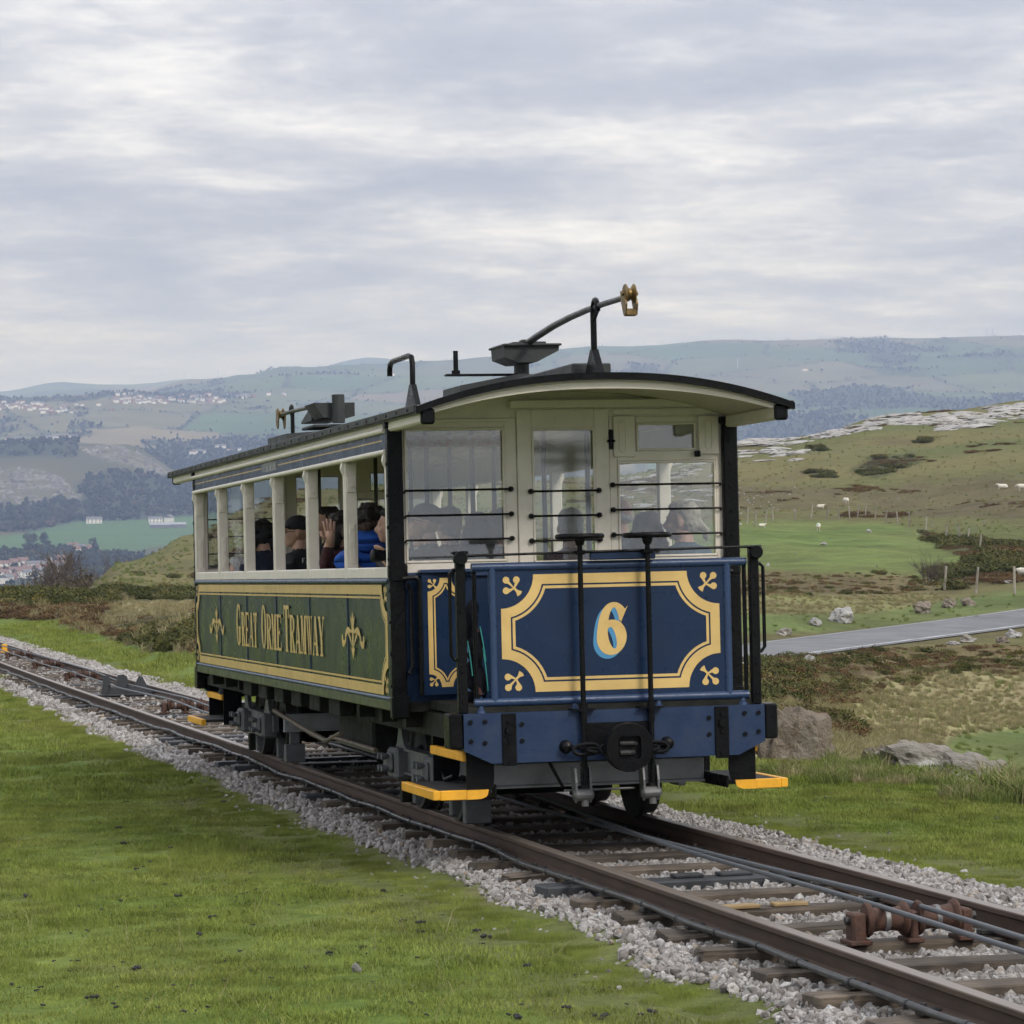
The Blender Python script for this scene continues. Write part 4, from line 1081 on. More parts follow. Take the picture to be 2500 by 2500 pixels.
def oval(mb, cx, cz, w, h, y, r=.004, n=10):
    pts = [(cx + (w/2)*math.cos(t), y, cz + (h-w)/2 + (w/2)*math.sin(t)) for t in np.linspace(0, math.pi, n)] + [(cx - (w/2)*math.cos(t), y, cz - (h-w)/2 - (w/2)*math.sin(t)) for t in np.linspace(0, math.pi, n)]
    mb.tube(pts, r, 6, closed=True)
def bulkhead(yf, sg, detail=True):
    """end wall of the saloon; sg = -1 faces the front platform, +1 the rear one"""
    Y = lambda a, b: sorted((yf + sg*a, yf + sg*b))
    fr = MB()
    th = (0.0, -.05)
    bk = MB()
    B = lambda x0, x1, z0, z1, a=0.0, b=-.05, bev=.004: bk.box(x0, x1, *Y(a, b), z0, z1, bev)
    # left bay frame
    B(-1.04, -.985, 1.52, 2.46); B(-.365, -.29, 1.52, 2.46); B(-.985, -.365, 1.52, 1.592); B(-.985, -.365, 2.402, 2.46)
    # right bay frame
    B(.29, .34, 1.52, 2.46); B(.965, 1.04, 1.52, 2.46); B(.34, .965, 1.52, 1.598); B(.34, .965, 2.186, 2.248); B(.34, .463, 2.248, 2.46); B(.844, .965, 2.248, 2.46); B(.463, .844, 2.420, 2.46)
    # arched head filling up to the roof
    top = [(x, arc_z(x)-.04) for x in np.linspace(1.04, -1.04, 24)]
    bk.prism([(-1.04, 2.46), (1.04, 2.46)] + top, 1, *Y(0, -.05))
    b = bk.build('end_wall', M_CREAM, TRAM)
    # lower half in navy
    MB().box(-1.04, -.29, *Y(-.004, -.05), .76, 1.52).box(.29, 1.04, *Y(-.004, -.05), .76, 1.52).build('lower_panel', M_NAVY, b)
    MB().box(-1.04, 1.04, *Y(.02, -.004), 1.505, 1.535, .006).build('ledge', M_NAVY_SHEEN if detail else M_NAVY, b)
    # proud header board over door and right bay, raised panels
    MB().box(-.338, 1.01, *Y(.055, .0022), 2.515, 2.565, .006).build('header_board', M_CREAM, b)
    MB().box(.317, .452, *Y(.020, .002), 2.212, 2.462, .004).build('vent_panel', M_CREAM, b)
    MB().box(.856, .985, *Y(.020, .002), 2.222, 2.458, .004).build('vent_panel', M_CREAM, b)
    MB().box(.317, .985, *Y(.012, .002), 2.470, 2.508, .004).build('arch_panel', M_CREAM, b)
    MB().box(-.99, -.34, *Y(.014, .002), 2.436, 2.458, .004).build('arch_panel', M_CREAM, b)
    g = MB(); oval(g, .372, 2.337, .040, .19, yf + sg*.0205); oval(g, .920, 2.345, .040, .18, yf + sg*.0205); g.build('oval_beading', M_CREAM, b, smooth=True)
    for (x0, x1, z0, z1) in ((-.985, -.365, 1.592, 2.402), (.34, .965, 1.598, 2.186), (.463, .844, 2.248, 2.42)):
        f = MB(); w = .014
        f.box(x0, x1, *Y(.008, -.012), z1-w, z1, .003).box(x0, x1, *Y(.008, -.012), z0, z0+w, .003).box(x0, x0+w, *Y(.008, -.012), z0+w, z1-w, .003).box(x1-w, x1, *Y(.008, -.012), z0+w, z1-w, .003)
        gf = f.build('glazing_bead', M_CREAM, b)
        MB().box(x0+.004, x1-.004, *Y(-.018, -.023), z0+.004, z1-.004).build('window_pane', M_GLASS, gf)
    # sliding door
    d = MB(); yd0, yd1 = .012, -.032
    for (x0, x1, z0, z1) in ((-.288, -.197, .78, 2.51), (.197, .288, .78, 2.51), (-.197, .197, 2.392, 2.51), (-.197, .197, 1.50, 1.59), (-.197, .197, .78, .88)):
        d.box(x0, x1, *Y(yd0, yd1), z0, z1, .004)
    dd = d.build('sliding_door', M_CREAM, TRAM)
    MB().box(-.197, .197, *Y(-.004, -.024), .88, 1.50).build('door_panel', M_NAVY, dd)
    f = MB(); w = .012
    f.box(-.197, .197, *Y(.018, .0122), 2.38, 2.392).box(-.197, -.185, *Y(.018, .0122), 1.59, 2.38).box(.185, .197, *Y(.018, .0122), 1.59, 2.38).build('glazing_bead', M_CREAM, dd)
    MB().box(-.195, .195, *Y(-.008, -.013), 1.592, 2.390).build('window_pane', M_GLASS, dd)
    if detail:
        MB().box(.289, .312, *Y(.022, .004), 2.26, 2.38, .003).cyl((.297, yf+sg*.03, 2.31), 0, .007, .05, 8).build('door_latch', M_BLACK, dd)
        MB().box(.822, .860, *Y(.045, .022), 2.206, 2.244, .006).build('fanlight_catch', M_BLACK, b)
    # guard rods across the glass
    for (x0, x1, zz, balls) in ((-.985, -.335, (2.028, 1.877, 1.729), (0, 1)), (-.212, .215, (2.011, 1.861, 1.711), (1, 1)), (.303, .985, (2.042, 1.890, 1.737), (1, 0))):
        for z in zz:
            m = MB(); m.tube([(x0, yf+sg*.034, z), (x1, yf+sg*.034, z)], .0062, 8)
            for e, on in zip((x0, x1), balls):
                if on: m.lathe((e, yf+sg*.022, z), 1, [(-sg*.02, .012), (-sg*.005, .017), (sg*.012, .016), (sg*.024, .008)], 12)
                else: m.tube([(e, yf+sg*.034, z), (e+(-.006 if e < 0 else .006), yf+sg*.0, z-.012)], .0062, 6)
            m.build('guard_rod', M_BLACK, b if abs(x0) > .25 or x1 > .3 else dd, smooth=True)
    return b
FRONTWALL = bulkhead(YF, -1)
bulkhead(YR, 1, False)

def corner_posts():
    for (y, s) in ((YF, -1), (YR, 1)):
        for sg in (-1, 1):
            y0, y1 = sorted((y + s*.048, y - s*.020)); xs = sorted((sg*1.002, sg*1.096))
            p = MB().box(*xs, y0, y1, .66, 2.445, .008).box(*sorted((sg*.99, sg*1.11)), y0-.01, y1+.005, 2.405, 2.452, .008).box(*sorted((sg*.985, sg*1.102)), y0-.006, y1+.004, 1.47, 1.60, .02).box(*sorted((sg*.99, sg*1.10)), y0-.006, y1+.004, .66, .80, .01).build('corner_post', M_BLACK, TRAM)
            bolts(p, [(sg*1.049, y + s*.050, z) for z in np.arange(.86, 2.38, .145)], 1, .012, .012)
            if sg < 0 or s < 0: bolts(p, [(sg*1.098, y+s*.02, z) for z in np.arange(.86, 2.38, .19)], 0, .011, .01)
corner_posts()

# ------------------------------------------------------------------ platforms
def platform(front):
    """front: True builds the end nearest the camera, False its mirror at the rear"""
    F = (lambda y: y) if front else (lambda y: 11.126 - y)
    S = lambda a, b: tuple(sorted((F(a), F(b))))
    dirn = -1 if front else 1
    pf = MB().box(-.86, .86, *S(.05, 1.10), .715, .765).build('platform_floor', M_UNDER, TRAM)
    # buffer beam with chamfered lower corners
    bm_ = MB().prism([(-.893, .727), (-.893, .516), (-.733, .440), (.733, .440), (.893, .516), (.893, .727)], 1, *S(.0, .07)).build('buffer_beam', M_BEAM, TRAM)
    for sg in (-1, 1):
        MB().box(*sorted((sg*.8945, sg*.975)), *S(.004, .17), .527, .730, .01).build('end_cap', M_BLACK, bm_)
        MB().box(*sorted((sg*.590, sg*.672)), *S(-.012, .0), .425, .7235, .003).build('face_plate', M_BLACK, bm_)
        if front:
            bolts(bm_, [(sg*x, -.003, z) for x, z in ((.555, .660), (.555, .565), (.770, .680), (.855, .680), (.772, .560), (.853, .572))], 1, .013, .016)
            bolts(bm_, [(sg*.632, -.016, z) for z in (.680, .580, .455)], 1, .012, .016)
            bolts(bm_, [(sg*.632, -.020, .630)], 1, .024, .03)
    MB().box(-.19, .20, *S(-.010, -.0002), .49, .655, .003).build('coupling_plate', M_BLACK, bm_)
    # dash panel in its tube frame
    dp = MB().box(-.70, .70, *S(.052, .066), .79, 1.552).build('dash_panel', M_NAVY, TRAM)
    fy = F(.058)
    t = MB()
    for z in (1.5575, .7851): t.tube([(-.817, fy, z), (.817, fy, z)], .0245, 12)
    for x in (-.6987, .6987): t.tube([(x, fy, .7851), (x, fy, 1.5575)], .024, 12)
    t.build('tube_frame', M_NAVY_SHEEN, dp, smooth=True)
    for x in (-.78, -.23, .27, .78): MB().lathe((x, fy, .727), 2, [(0, .03), (.012, .028), (.02, .018), (.04, .016)], 12).build('frame_foot', M_NAVY_SHEEN, dp, smooth=True)
    if front:
        place = lambda a, b, h: (a, .0505 - h, b)
        pt = Paint(place); a0, a1, b0, b1, r = -.650, .650, .838, 1.511, .193
        pt.ring(notch_path(a0, a1, b0, b1, r, 0), notch_path(a0, a1, b0, b1, r, .056))
        pt.ring(notch_path(a0, a1, b0, b1, r, .066), notch_path(a0, a1, b0, b1, r, .082)); pt.build('gold_border', M_GOLD, dp)
        pt = Paint(place)
        for sa in (-1, 1):
            for sb in (-1, 1): trefoil(pt, sa*.588, 1.1745 + sb*.278, .066, math.atan2(-sb, -sa))
        pt.build('gold_ornament', M_GOLD, dp)
        # the figure 6 with its blue shadow
        def six(pt, ox, oz):
            W, H = .178, .305; f = lambda x, y: (ox + (x + .10*y)*W, oz + y*H)
            O = arcpts(.0, -.165, .5, .335, -190, 170, 40); I = [(x_ - .10*(y_+.17)/.225, y_) for x_, y_ in arcpts(.02, -.17, .13, .21, -190, 170, 40)]
            pt.strip([f(*p) for p in O], [f(*p) for p in I])
            out = [(.42, .36)] + bez((.42, .36), (.25, .50), (.02, .50), 6)[1:] + bez((.02, .50), (-.50, .48), (-.5, -.17), 14)[1:]
            inn = [(.22, .20)] + bez((.22, .20), (.12, .40), (.04, .40), 6)[1:] + bez((.04, .40), (-.16, .36), (-.16, -.17), 14)[1:]
            pt.strip([f(*p) for p in out], [f(*p) for p in inn])
            pt.poly([f(.50, .43), f(.40, .36), f(.20, .18), f(.30, .13)][:4])
            pt.strip([f(*p) for p in bez((-.22, .08), (-.02, .22), (.30, .12), 8)], [f(*p) for p in bez((-.22, -.04), (.0, .10), (.22, -.02), 8)])
        sh = Paint(lambda a, b, h: (a, .0512 - h, b)); six(sh, -.018, 1.168); s_ = sh.build('figure_shadow', M_SKYBLUE, dp)
        pt = Paint(lambda a, b, h: (a, .0500 - h, b)); six(pt, .003, 1.189); o = pt.build('fleet_number', M_GOLD, dp); o['label'] = 'gold figure 6 with pale blue shading'
    # side posts, cross rail, grab handles
    for sg in (-1, 1):
        x = -.884 if sg < 0 else .862
        po = MB().box(x-.027, x+.027, *S(.03, .085), .727, 1.64, .006).box(x-.045, x+.045, *S(.025, .09), 1.635, 1.652, .004).lathe((x+sg*.005, F(.02), 1.612), 1, [(-.03, .036), (-.02, .041), (.02, .041), (.03, .036)], 18).build('platform_post', M_BLACK, TRAM)
        MB().cyl((x+.085*(-sg) if sg < 0 else x-.052, F(.075), 1.17), 2, .013, .80, 10).build('stay_rod', M_BLACK, po)
        hx = x + sg*.060; hy = F(.06)
        MB().tube([(x, hy, 1.545), (hx-sg*.02, hy, 1.545), (hx, hy, 1.525), (hx, hy, 1.06), (hx-sg*.02, hy, 1.035), (x, hy, 1.035)], .011, 8).build('grab_handle', M_BLACK, po, smooth=True)
        bolts(po, [(x, F(.024), z) for z in np.arange(.80, 1.6, .17)], 1, .009, .01)
        # grab rail beside the corner post
        gx = sg*.985; gy = F(1.02)
        MB().tube([(sg*1.03, gy, 1.50), (sg*.97, gy, 1.505), (sg*.945, gy, 1.505), (sg*.925, gy, 1.48), (sg*.925, gy, .80)], .016, 8).build('grab_rail', M_BLACK, TRAM, smooth=True)
        MB().tube([(sg*1.0, gy, 1.47), (sg*.975, gy-.02*dirn, 1.44), (sg*.975, gy-.02*dirn, .98), (sg*1.0, gy, .93)], .013, 8).build('grab_rail', M_BLACK, TRAM, smooth=True)
    MB().tube([(-.93, F(.0), 1.624), (.85, F(.0), 1.644)], .0075, 8).build('cross_rail', M_BLACK, TRAM, smooth=True)
    MB().box(-.13, .26, *S(.002, .045), 1.585, 1.632, .006).build('instrument_ledge', M_NAVY, TRAM)
    # curved inner wing panels with a gilt border, left and right of the doorway
    for sg in (-1, 1):
        mb = MB(); vs = []; fs = []; n = 14; xs = np.linspace(.60, .91, n)
        for x in xs: yy = F(1.10 - .07*math.sin((x-.60)/.31*math.pi/2)**2); vs += [(sg*x, yy, .80), (sg*x, yy, 1.53)]
        for i in range(n-1): fs.append((2*i, 2*i+2, 2*i+3, 2*i+1))
        wp = MB().raw(vs, fs).build('wing_panel', M_NAVY, TRAM, smooth=True)
        MB().box(*sorted((sg*.58, sg*.92)), *S(1.01, 1.10), 1.53, 1.552, .006).build('wing_cap', M_NAVY_SHEEN, wp)
        if front:
            pl = lambda a, b, h: (sg*a, F(1.10 - .07*math.sin(min(max((a-.60)/.31, 0), 1)*math.pi/2)**2) - .003 - h, b)
            pt = Paint(pl)
            def dens(path):
                out = []
                for i in range(len(path)):
                    p, q = path[i], path[(i+1) % len(path)]
                    out += [(p[0]+(q[0]-p[0])*t, p[1]+(q[1]-p[1])*t) for t in (0, .34, .67)]
                return out
            pr = (.640, .875, .845, 1.50, .080)
            pt.ring(dens(notch_path(*pr, 0, 6)), dens(notch_path(*pr, .030, 6))); pt.ring(dens(notch_path(*pr, .038, 6)), dens(notch_path(*pr, .048, 6)))
            for a, b, an in ((.668, 1.468, -45), (.847, 1.468, -135), (.668, .878, 45), (.847, .878, 135)): trefoil(pt, a, b, .036, math.radians(an))
            pt.build('gold_border', M_GOLD, wp)
    # hand wheels on their stems
    if front:
        for x, lab in ((-.198, None), (.203, None)):
            st = MB().cyl((x, -.03, 1.0), 2, .0155, 1.40, 12).cyl((x, -.03, .742), 2, .026, .05, 12).cyl((x, -.03, .700), 2, .020, .10, 12).build('brake_stem', M_BLACK, TRAM, smooth=True)
            MB().box(x-.07, x+.07, -.05, .05, .728, .738).build('stem_plate', M_BLACK, st)
            ang = np.linspace(0, 2*math.pi, 29)[:-1]
            w = MB().tube([(x+.128*math.cos(a), -.03+.128*math.sin(a), 1.722) for a in ang], .0155, 10, closed=True)
            for a in (0.4, 1.97, 3.54, 5.11): w.tube([(x, -.03, 1.716), (x+.12*math.cos(a), -.03+.12*math.sin(a), 1.722)], .011, 8)
            w.lathe((x, -.03, 1.70), 2, [(-.03, .022), (.0, .032), (.03, .030), (.038, .014)], 14)
            w.build('hand_wheel', M_BLACK, st, smooth=True)
            MB().box(x-.03, x+.03, -.055, .0, 1.618, 1.642, .005).build('stem_bracket', M_BLACK, st)
            # threaded end and clevis below the beam
            cl = MB()
            cl.lathe((x, -.01, .36), 2, [(-.09 + .012*i, .020 if i % 2 else .025) for i in range(14)], 12)
            cl.build('brake_screw', M_DARKIRON, st, smooth=True)
            cv = MB()
            for dx in (-.055, .03):
                cv.prism([(-.03, .40), (.06, .40), (.05, .32), (.02, .22), (-.03, .20), (-.05, .24), (-.05, .32)], 0, x+dx-.006, x+dx+.006)
            cv.lathe((x-.01, -.02, .245), 0, [(-.06, .02), (-.045, .036), (.045, .036), (.06, .02)], 14)
            cv.cyl((x, -.02, .205), 2, .022, .05, 12)
            cv.build('brake_clevis', M_STEELBRIGHT, st)
        MB().tube([(-.39, .05, .44), (-.31, .05, .29)], .010, 8).build('drag_link', M_BLACK, TRAM)
        MB().tube([(-.3, .06, .268), (.12, .06, .268)], .007, 8).build('drag_link', M_STEELBRIGHT, TRAM)
        # round buffer with its square mouth and the safety chains
        b = empty('centre_buffer', TRAM)
        R_ = .140; n = 32; q = .066; yb = -.30
        outer = [(R_*math.cos(2*math.pi*i/n), .522+R_*math.sin(2*math.pi*i/n)) for i in range(n)]
        inner = []
        for i in range(n):
            a = 2*math.pi*i/n; c, s_ = math.cos(a), math.sin(a); k = q/max(abs(c), abs(s_)); k = min(k, q*1.28); inner.append((k*c, .522+k*s_))
        vs = [(x, yb+.012, z) for x, z in outer] + [(x*.97, yb, .522+(z-.522)*.97) for x, z in outer] + [(x, yb, z) for x, z in inner] + [(x, yb+.10, z) for x, z in inner] + [(x, yb+.06, z) for x, z in outer]
        fs = []
        for i in range(n):
            j = (i+1) % n
            fs += [(i, j, n+j, n+i), (n+i, n+j, 2*n+j, 2*n+i), (2*n+i, 2*n+j, 3*n+j, 3*n+i), (4*n+i, 4*n+j, j, i)]
        fs.append(tuple(3*n+i for i in range(n)))
        MB().raw(vs, fs).build('buffer_head', M_BLACK, b, smooth=True)
        MB().lathe((0, -.12, .522), 1, [(-.14, .10), (-.06, .075), (.13, .085)], 20).build('buffer_shank', M_BLACK, b, smooth=True)
        MB().tube([(-.05, yb+.035, .545), (.02, yb+.02, .545), (.05, yb+.04, .54)], .013, 8).tube([(-.05, yb+.03, .492), (.0, yb+.02, .492), (.03, yb+.04, .492)], .016, 8).build('coupling_link', M_DARKIRON, b, smooth=True)
        def link(c, ang, L=.056, W=.030, r=.0115, tilt=0.0):
            pts = []
            for t in np.linspace(0, 2*math.pi, 17)[:-1]:
                a = (L*math.cos(t))*1.0 + (.018 if math.cos(t) > 0 else -.018); bb = W*math.sin(t)
                ex = np.array([math.cos(ang), 0, math.sin(ang)]); up = np.array([-math.sin(ang)*math.cos(tilt), math.sin(tilt), math.cos(ang)*math.cos(tilt)])
                pts.append(np.array(c) + ex*a + up*bb)
            return MB().tube(pts, r, 8, closed=True)
        for sg in (-1, 1):
            MB().lathe((sg*.30, -.02, .522), 1, [(-.04, .014), (-.03, .03), (.0, .033), (.02, .04)], 14).tube([(sg*.30, -.03, .53), (sg*.27, -.075, .520), (sg*.22, -.08, .515)], .012, 8).build('chain_eye', M_BLACK, bm_, smooth=True)
            for i, (x, z, tl, an) in enumerate(((.205, .508, .25, -.06), (.135, .500, 1.3, .10), (.075, .506, .3, .1))):
                link((sg*x, -.10-.05*i, z), sg*an, tilt=tl).build('chain_link', M_BLACK, bm_, smooth=True)
    # steps on both sides
    for sg in (-1, 1):
        st = empty('boarding_steps', TRAM)
        xx = lambda a, b: sorted((sg*a, sg*b))
        MB().box(*xx(.70, 1.015), *S(.13, 1.03), .262, .286, .004).build('lower_tread', M_TREAD, st)
        MB().box(*xx(1.0152, 1.058), *S(.10, 1.04), .236, .289, .004).box(*xx(.86, 1.015), *S(.098, .1295), .233, .289, .004).build('lower_nosing', M_YELLOW, st)
        MB().box(*xx(.66, .84), *S(.12, 1.03), .478, .497, .004).build('upper_tread', M_TREAD, st)
        MB().box(*xx(.8402, .880), *S(.11, 1.04), .450, .500, .004).build('upper_nosing', M_YELLOW, st)
        n = 10
        side = [(sg*.70, .60), (sg*.70, .36)] + [(sg*(.70 + .10*(1-math.cos(t))), .36 - .125*math.sin(t)) for t in np.linspace(.15, math.pi/2, n)] + [(sg*.862, .235), (sg*.862, .60)]
        MB().prism(side, 1, *S(.100, .112)).build('side_plate', M_BLACK, st)
        MB().prism(side, 1, *S(1.035, 1.047)).build('side_plate', M_BLACK, st)
        tip = [(sg*.862, .2885), (sg*.862, .2345)] + [(sg*(.80 - .06*math.sin(t)), .235 + .03*(1-math.cos(t))) for t in np.linspace(0, math.pi/2, 6)] + [(sg*.735, .2885)]
        MB().prism(tip, 1, *S(.094, .0995)).build('yellow_tip', M_YELLOW, st)
        MB().box(*xx(.685, .70), *S(.112, 1.035), .245, .315, .003).build('toe_board', M_BLACK, st)
        MB().box(*xx(.66, .675), *S(.112, 1.035), .49, .56, .003).build('toe_board', M_BLACK, st)
        MB().cyl((sg*.82, F(.62), .62), 2, .011, .25, 8).build('hanger_rod', M_BLACK, st)
platform(True); platform(False)

# ------------------------------------------------------------------ underframe and bogies
def underframe():
    u = MB()
    for sg in (-1, 1):
        u.box(*sorted((sg*.80, sg*.88)), .1, 11.03, .56, .70)
        u.box(*sorted((sg*.30, sg*.36)), .1, 11.03, .52, .68)
    uf = u.build('underframe', M_UNDER, TRAM)
    for k in range(12):
        y = 1.3 + k*.78
        MB().box(-.98, .98, y-.05, y+.05, .60, .70).build('cross_bearer', M_UNDER, uf)
    for k in range(6):
        y = 3.6 + k*.8
        MB().box(-1.02, -.92, y-.26, y+.16, .585, .695, .006).build('equipment_box', M_UNDER, uf)
    MB().box(-.46, .44, .62, 1.25, .30, .56, .02).build('dark_filler_box', M_UNDER, uf)  # dark box added to fill the gap behind the end frame with darkness
    MB().box(-.55, .5, 3.0, 3.5, .2, .56, .02).build('equipment_box', M_UNDER, uf)
    MB().box(-.75, -.30, 3.6, 4.9, .30, .58, .02).build('equipment_box', M_UNDER, uf)
    MB().box(.1, .75, 4.6, 6.9, .28, .58, .02).build('equipment_box', M_UNDER, uf)
    MB().tube([(-.86, 7.2, .47), (-.86, 5.4, .37), (-.86, 4.8, .345)], .020, 8).build('brake_rod', mat('brown_rod', (.10,.075,.05), .6, var=.3), uf, smooth=True)
    MB().tube([(-.86, 4.85, .34), (-.86, 4.2, .43)], .018, 8).build('brake_rod', mat('brown_rod'), uf)
    MB().tube([(-.86, 4.6, .385), (-.86, 2.9, .375)], .016, 8).build('brake_rod', mat('brown_rod'), uf)
    MB().tube([(-.84, 4.5, .36), (-.84, 3.0, .352)], .009, 8).build('brake_rod', M_STEELBRIGHT, uf)
    MB().tube([(-.80, 1.30, .52), (-.80, 1.10, .36), (-.82, .9, .30), (-.80, .75, .33)], .013, 8).build('air_hose', M_BLACK, uf, smooth=True)
underframe()
def bogie(yc):
    b = empty('bogie', TRAM, (0, yc, 0))
    wb = .575
    for sy in (-1, 1):
        ax = MB().cyl((0, sy*wb, .30), 0, .05, 1.3, 10).build('axle', M_DARKIRON, b)
        for sx in (-1, 1):
            p = [(sx*a, r) for a, r in ((.50, .325), (.525, .328), (.535, .302), (.62, .298), (.622, .265), (.60, .25), (.598, .12), (.63, .09), (.63, .02))]
            if sx < 0: pass
            MB().lathe((0, sy*wb, .30), 0, p, 32).build('wheel', M_DARKIRON, b, smooth=True)
            bx = MB().box(*sorted((sx*.66, sx*.80)), sy*wb-.15, sy*wb+.15, .20, .40, .02).box(*sorted((sx*.78, sx*.84)), sy*wb-.09, sy*wb+.09, .24, .37, .03).build('axle_box', M_GREY, b)
            bolts(bx, [(sx*.852, sy*wb+dy, z) for dy, z in ((-.06, .27), (.06, .27), (-.06, .35), (.06, .35))], 0, .022, .05, M_GREY)
            hump = [(sy*wb + a, z) for a, z in ((-.18, .40), (.18, .40), (.13, .42), (.08, .50), (.05, .56), (.02, .575), (-.02, .56), (-.06, .47), (-.11, .42))]
            MB().prism(hump, 0, *sorted((sx*.70, sx*.735))).build('horn_plate', M_GREY, bx)
            MB().box(*sorted((sx*.56, sx*.66)), sy*wb-.03, sy*wb+.03, .03, .20, .01).build('sand_pipe', M_GREY, bx)
    for sx in (-1, 1):
        MB().box(*sorted((sx*.665, sx*.72)), -wb-.2, wb+.2, .25, .385, .006).box(*sorted((sx*.655, sx*.745)), -wb-.15, wb+.15, .385, .40).box(*sorted((sx*.655, sx*.745)), -wb-.15, wb+.15, .235, .25).build('side_frame', M_GREY, b)
        MB().box(*sorted((sx*.722, sx*.74)), -.22, .22, .20, .40, .004).build('centre_plate', M_GREY, b)
        MB().box(*sorted((sx*.50, sx*.66)), -wb-.46, -wb-.37, .015, .16, .006).box(*sorted((sx*.54, sx*.62)), -wb-.44, -wb-.39, .16, .30, .006).build('rail_guard', M_GREY, b) if (sx < 0 or yc > 5) else None
        MB().box(*sorted((sx*.50, sx*.66)), wb+.37, wb+.46, .015, .16, .006).box(*sorted((sx*.54, sx*.62)), wb+.39, wb+.44, .16, .30, .006).build('rail_guard', M_UNDER, b)
    for y in ((-wb-1.02, wb+.42) if yc < 5 else (-wb-.42, wb+1.02)):
        MB().box(-.665, .665, y-.03, y+.03, .275, .405, .006).box(-.665, .665, y-.05, y+.05, .262, .275).build('end_frame', M_GREY_LIFTED, b)
    if yc < 5:
        for sx in (-1, 1): MB().box(*sorted((sx*.60, sx*.662)), -wb-1.0, -wb-.1, .29, .39, .006).build('frame_arm', M_GREY, b)
        br = MB().box(.52, .57, -wb-.99, -wb-.80, .235, .435, .006).lathe((.62, -wb-.9, .36), 0, [(-.05, .07), (.0, .075), (.03, .05), (.045, .022), (.07, .022)], 14).build('brake_cylinder', M_GREY_LIFTED, b, smooth=True)
    MB().box(-.62, .62, -.18, .18, .32, .52, .02).build('bolster', M_UNDER, b)
    MB().box(-.42, .42, -wb+.15, wb-.15, .14, .36, .04).build('track_brake', M_UNDER, b)
bogie(2.12); bogie(8.98)

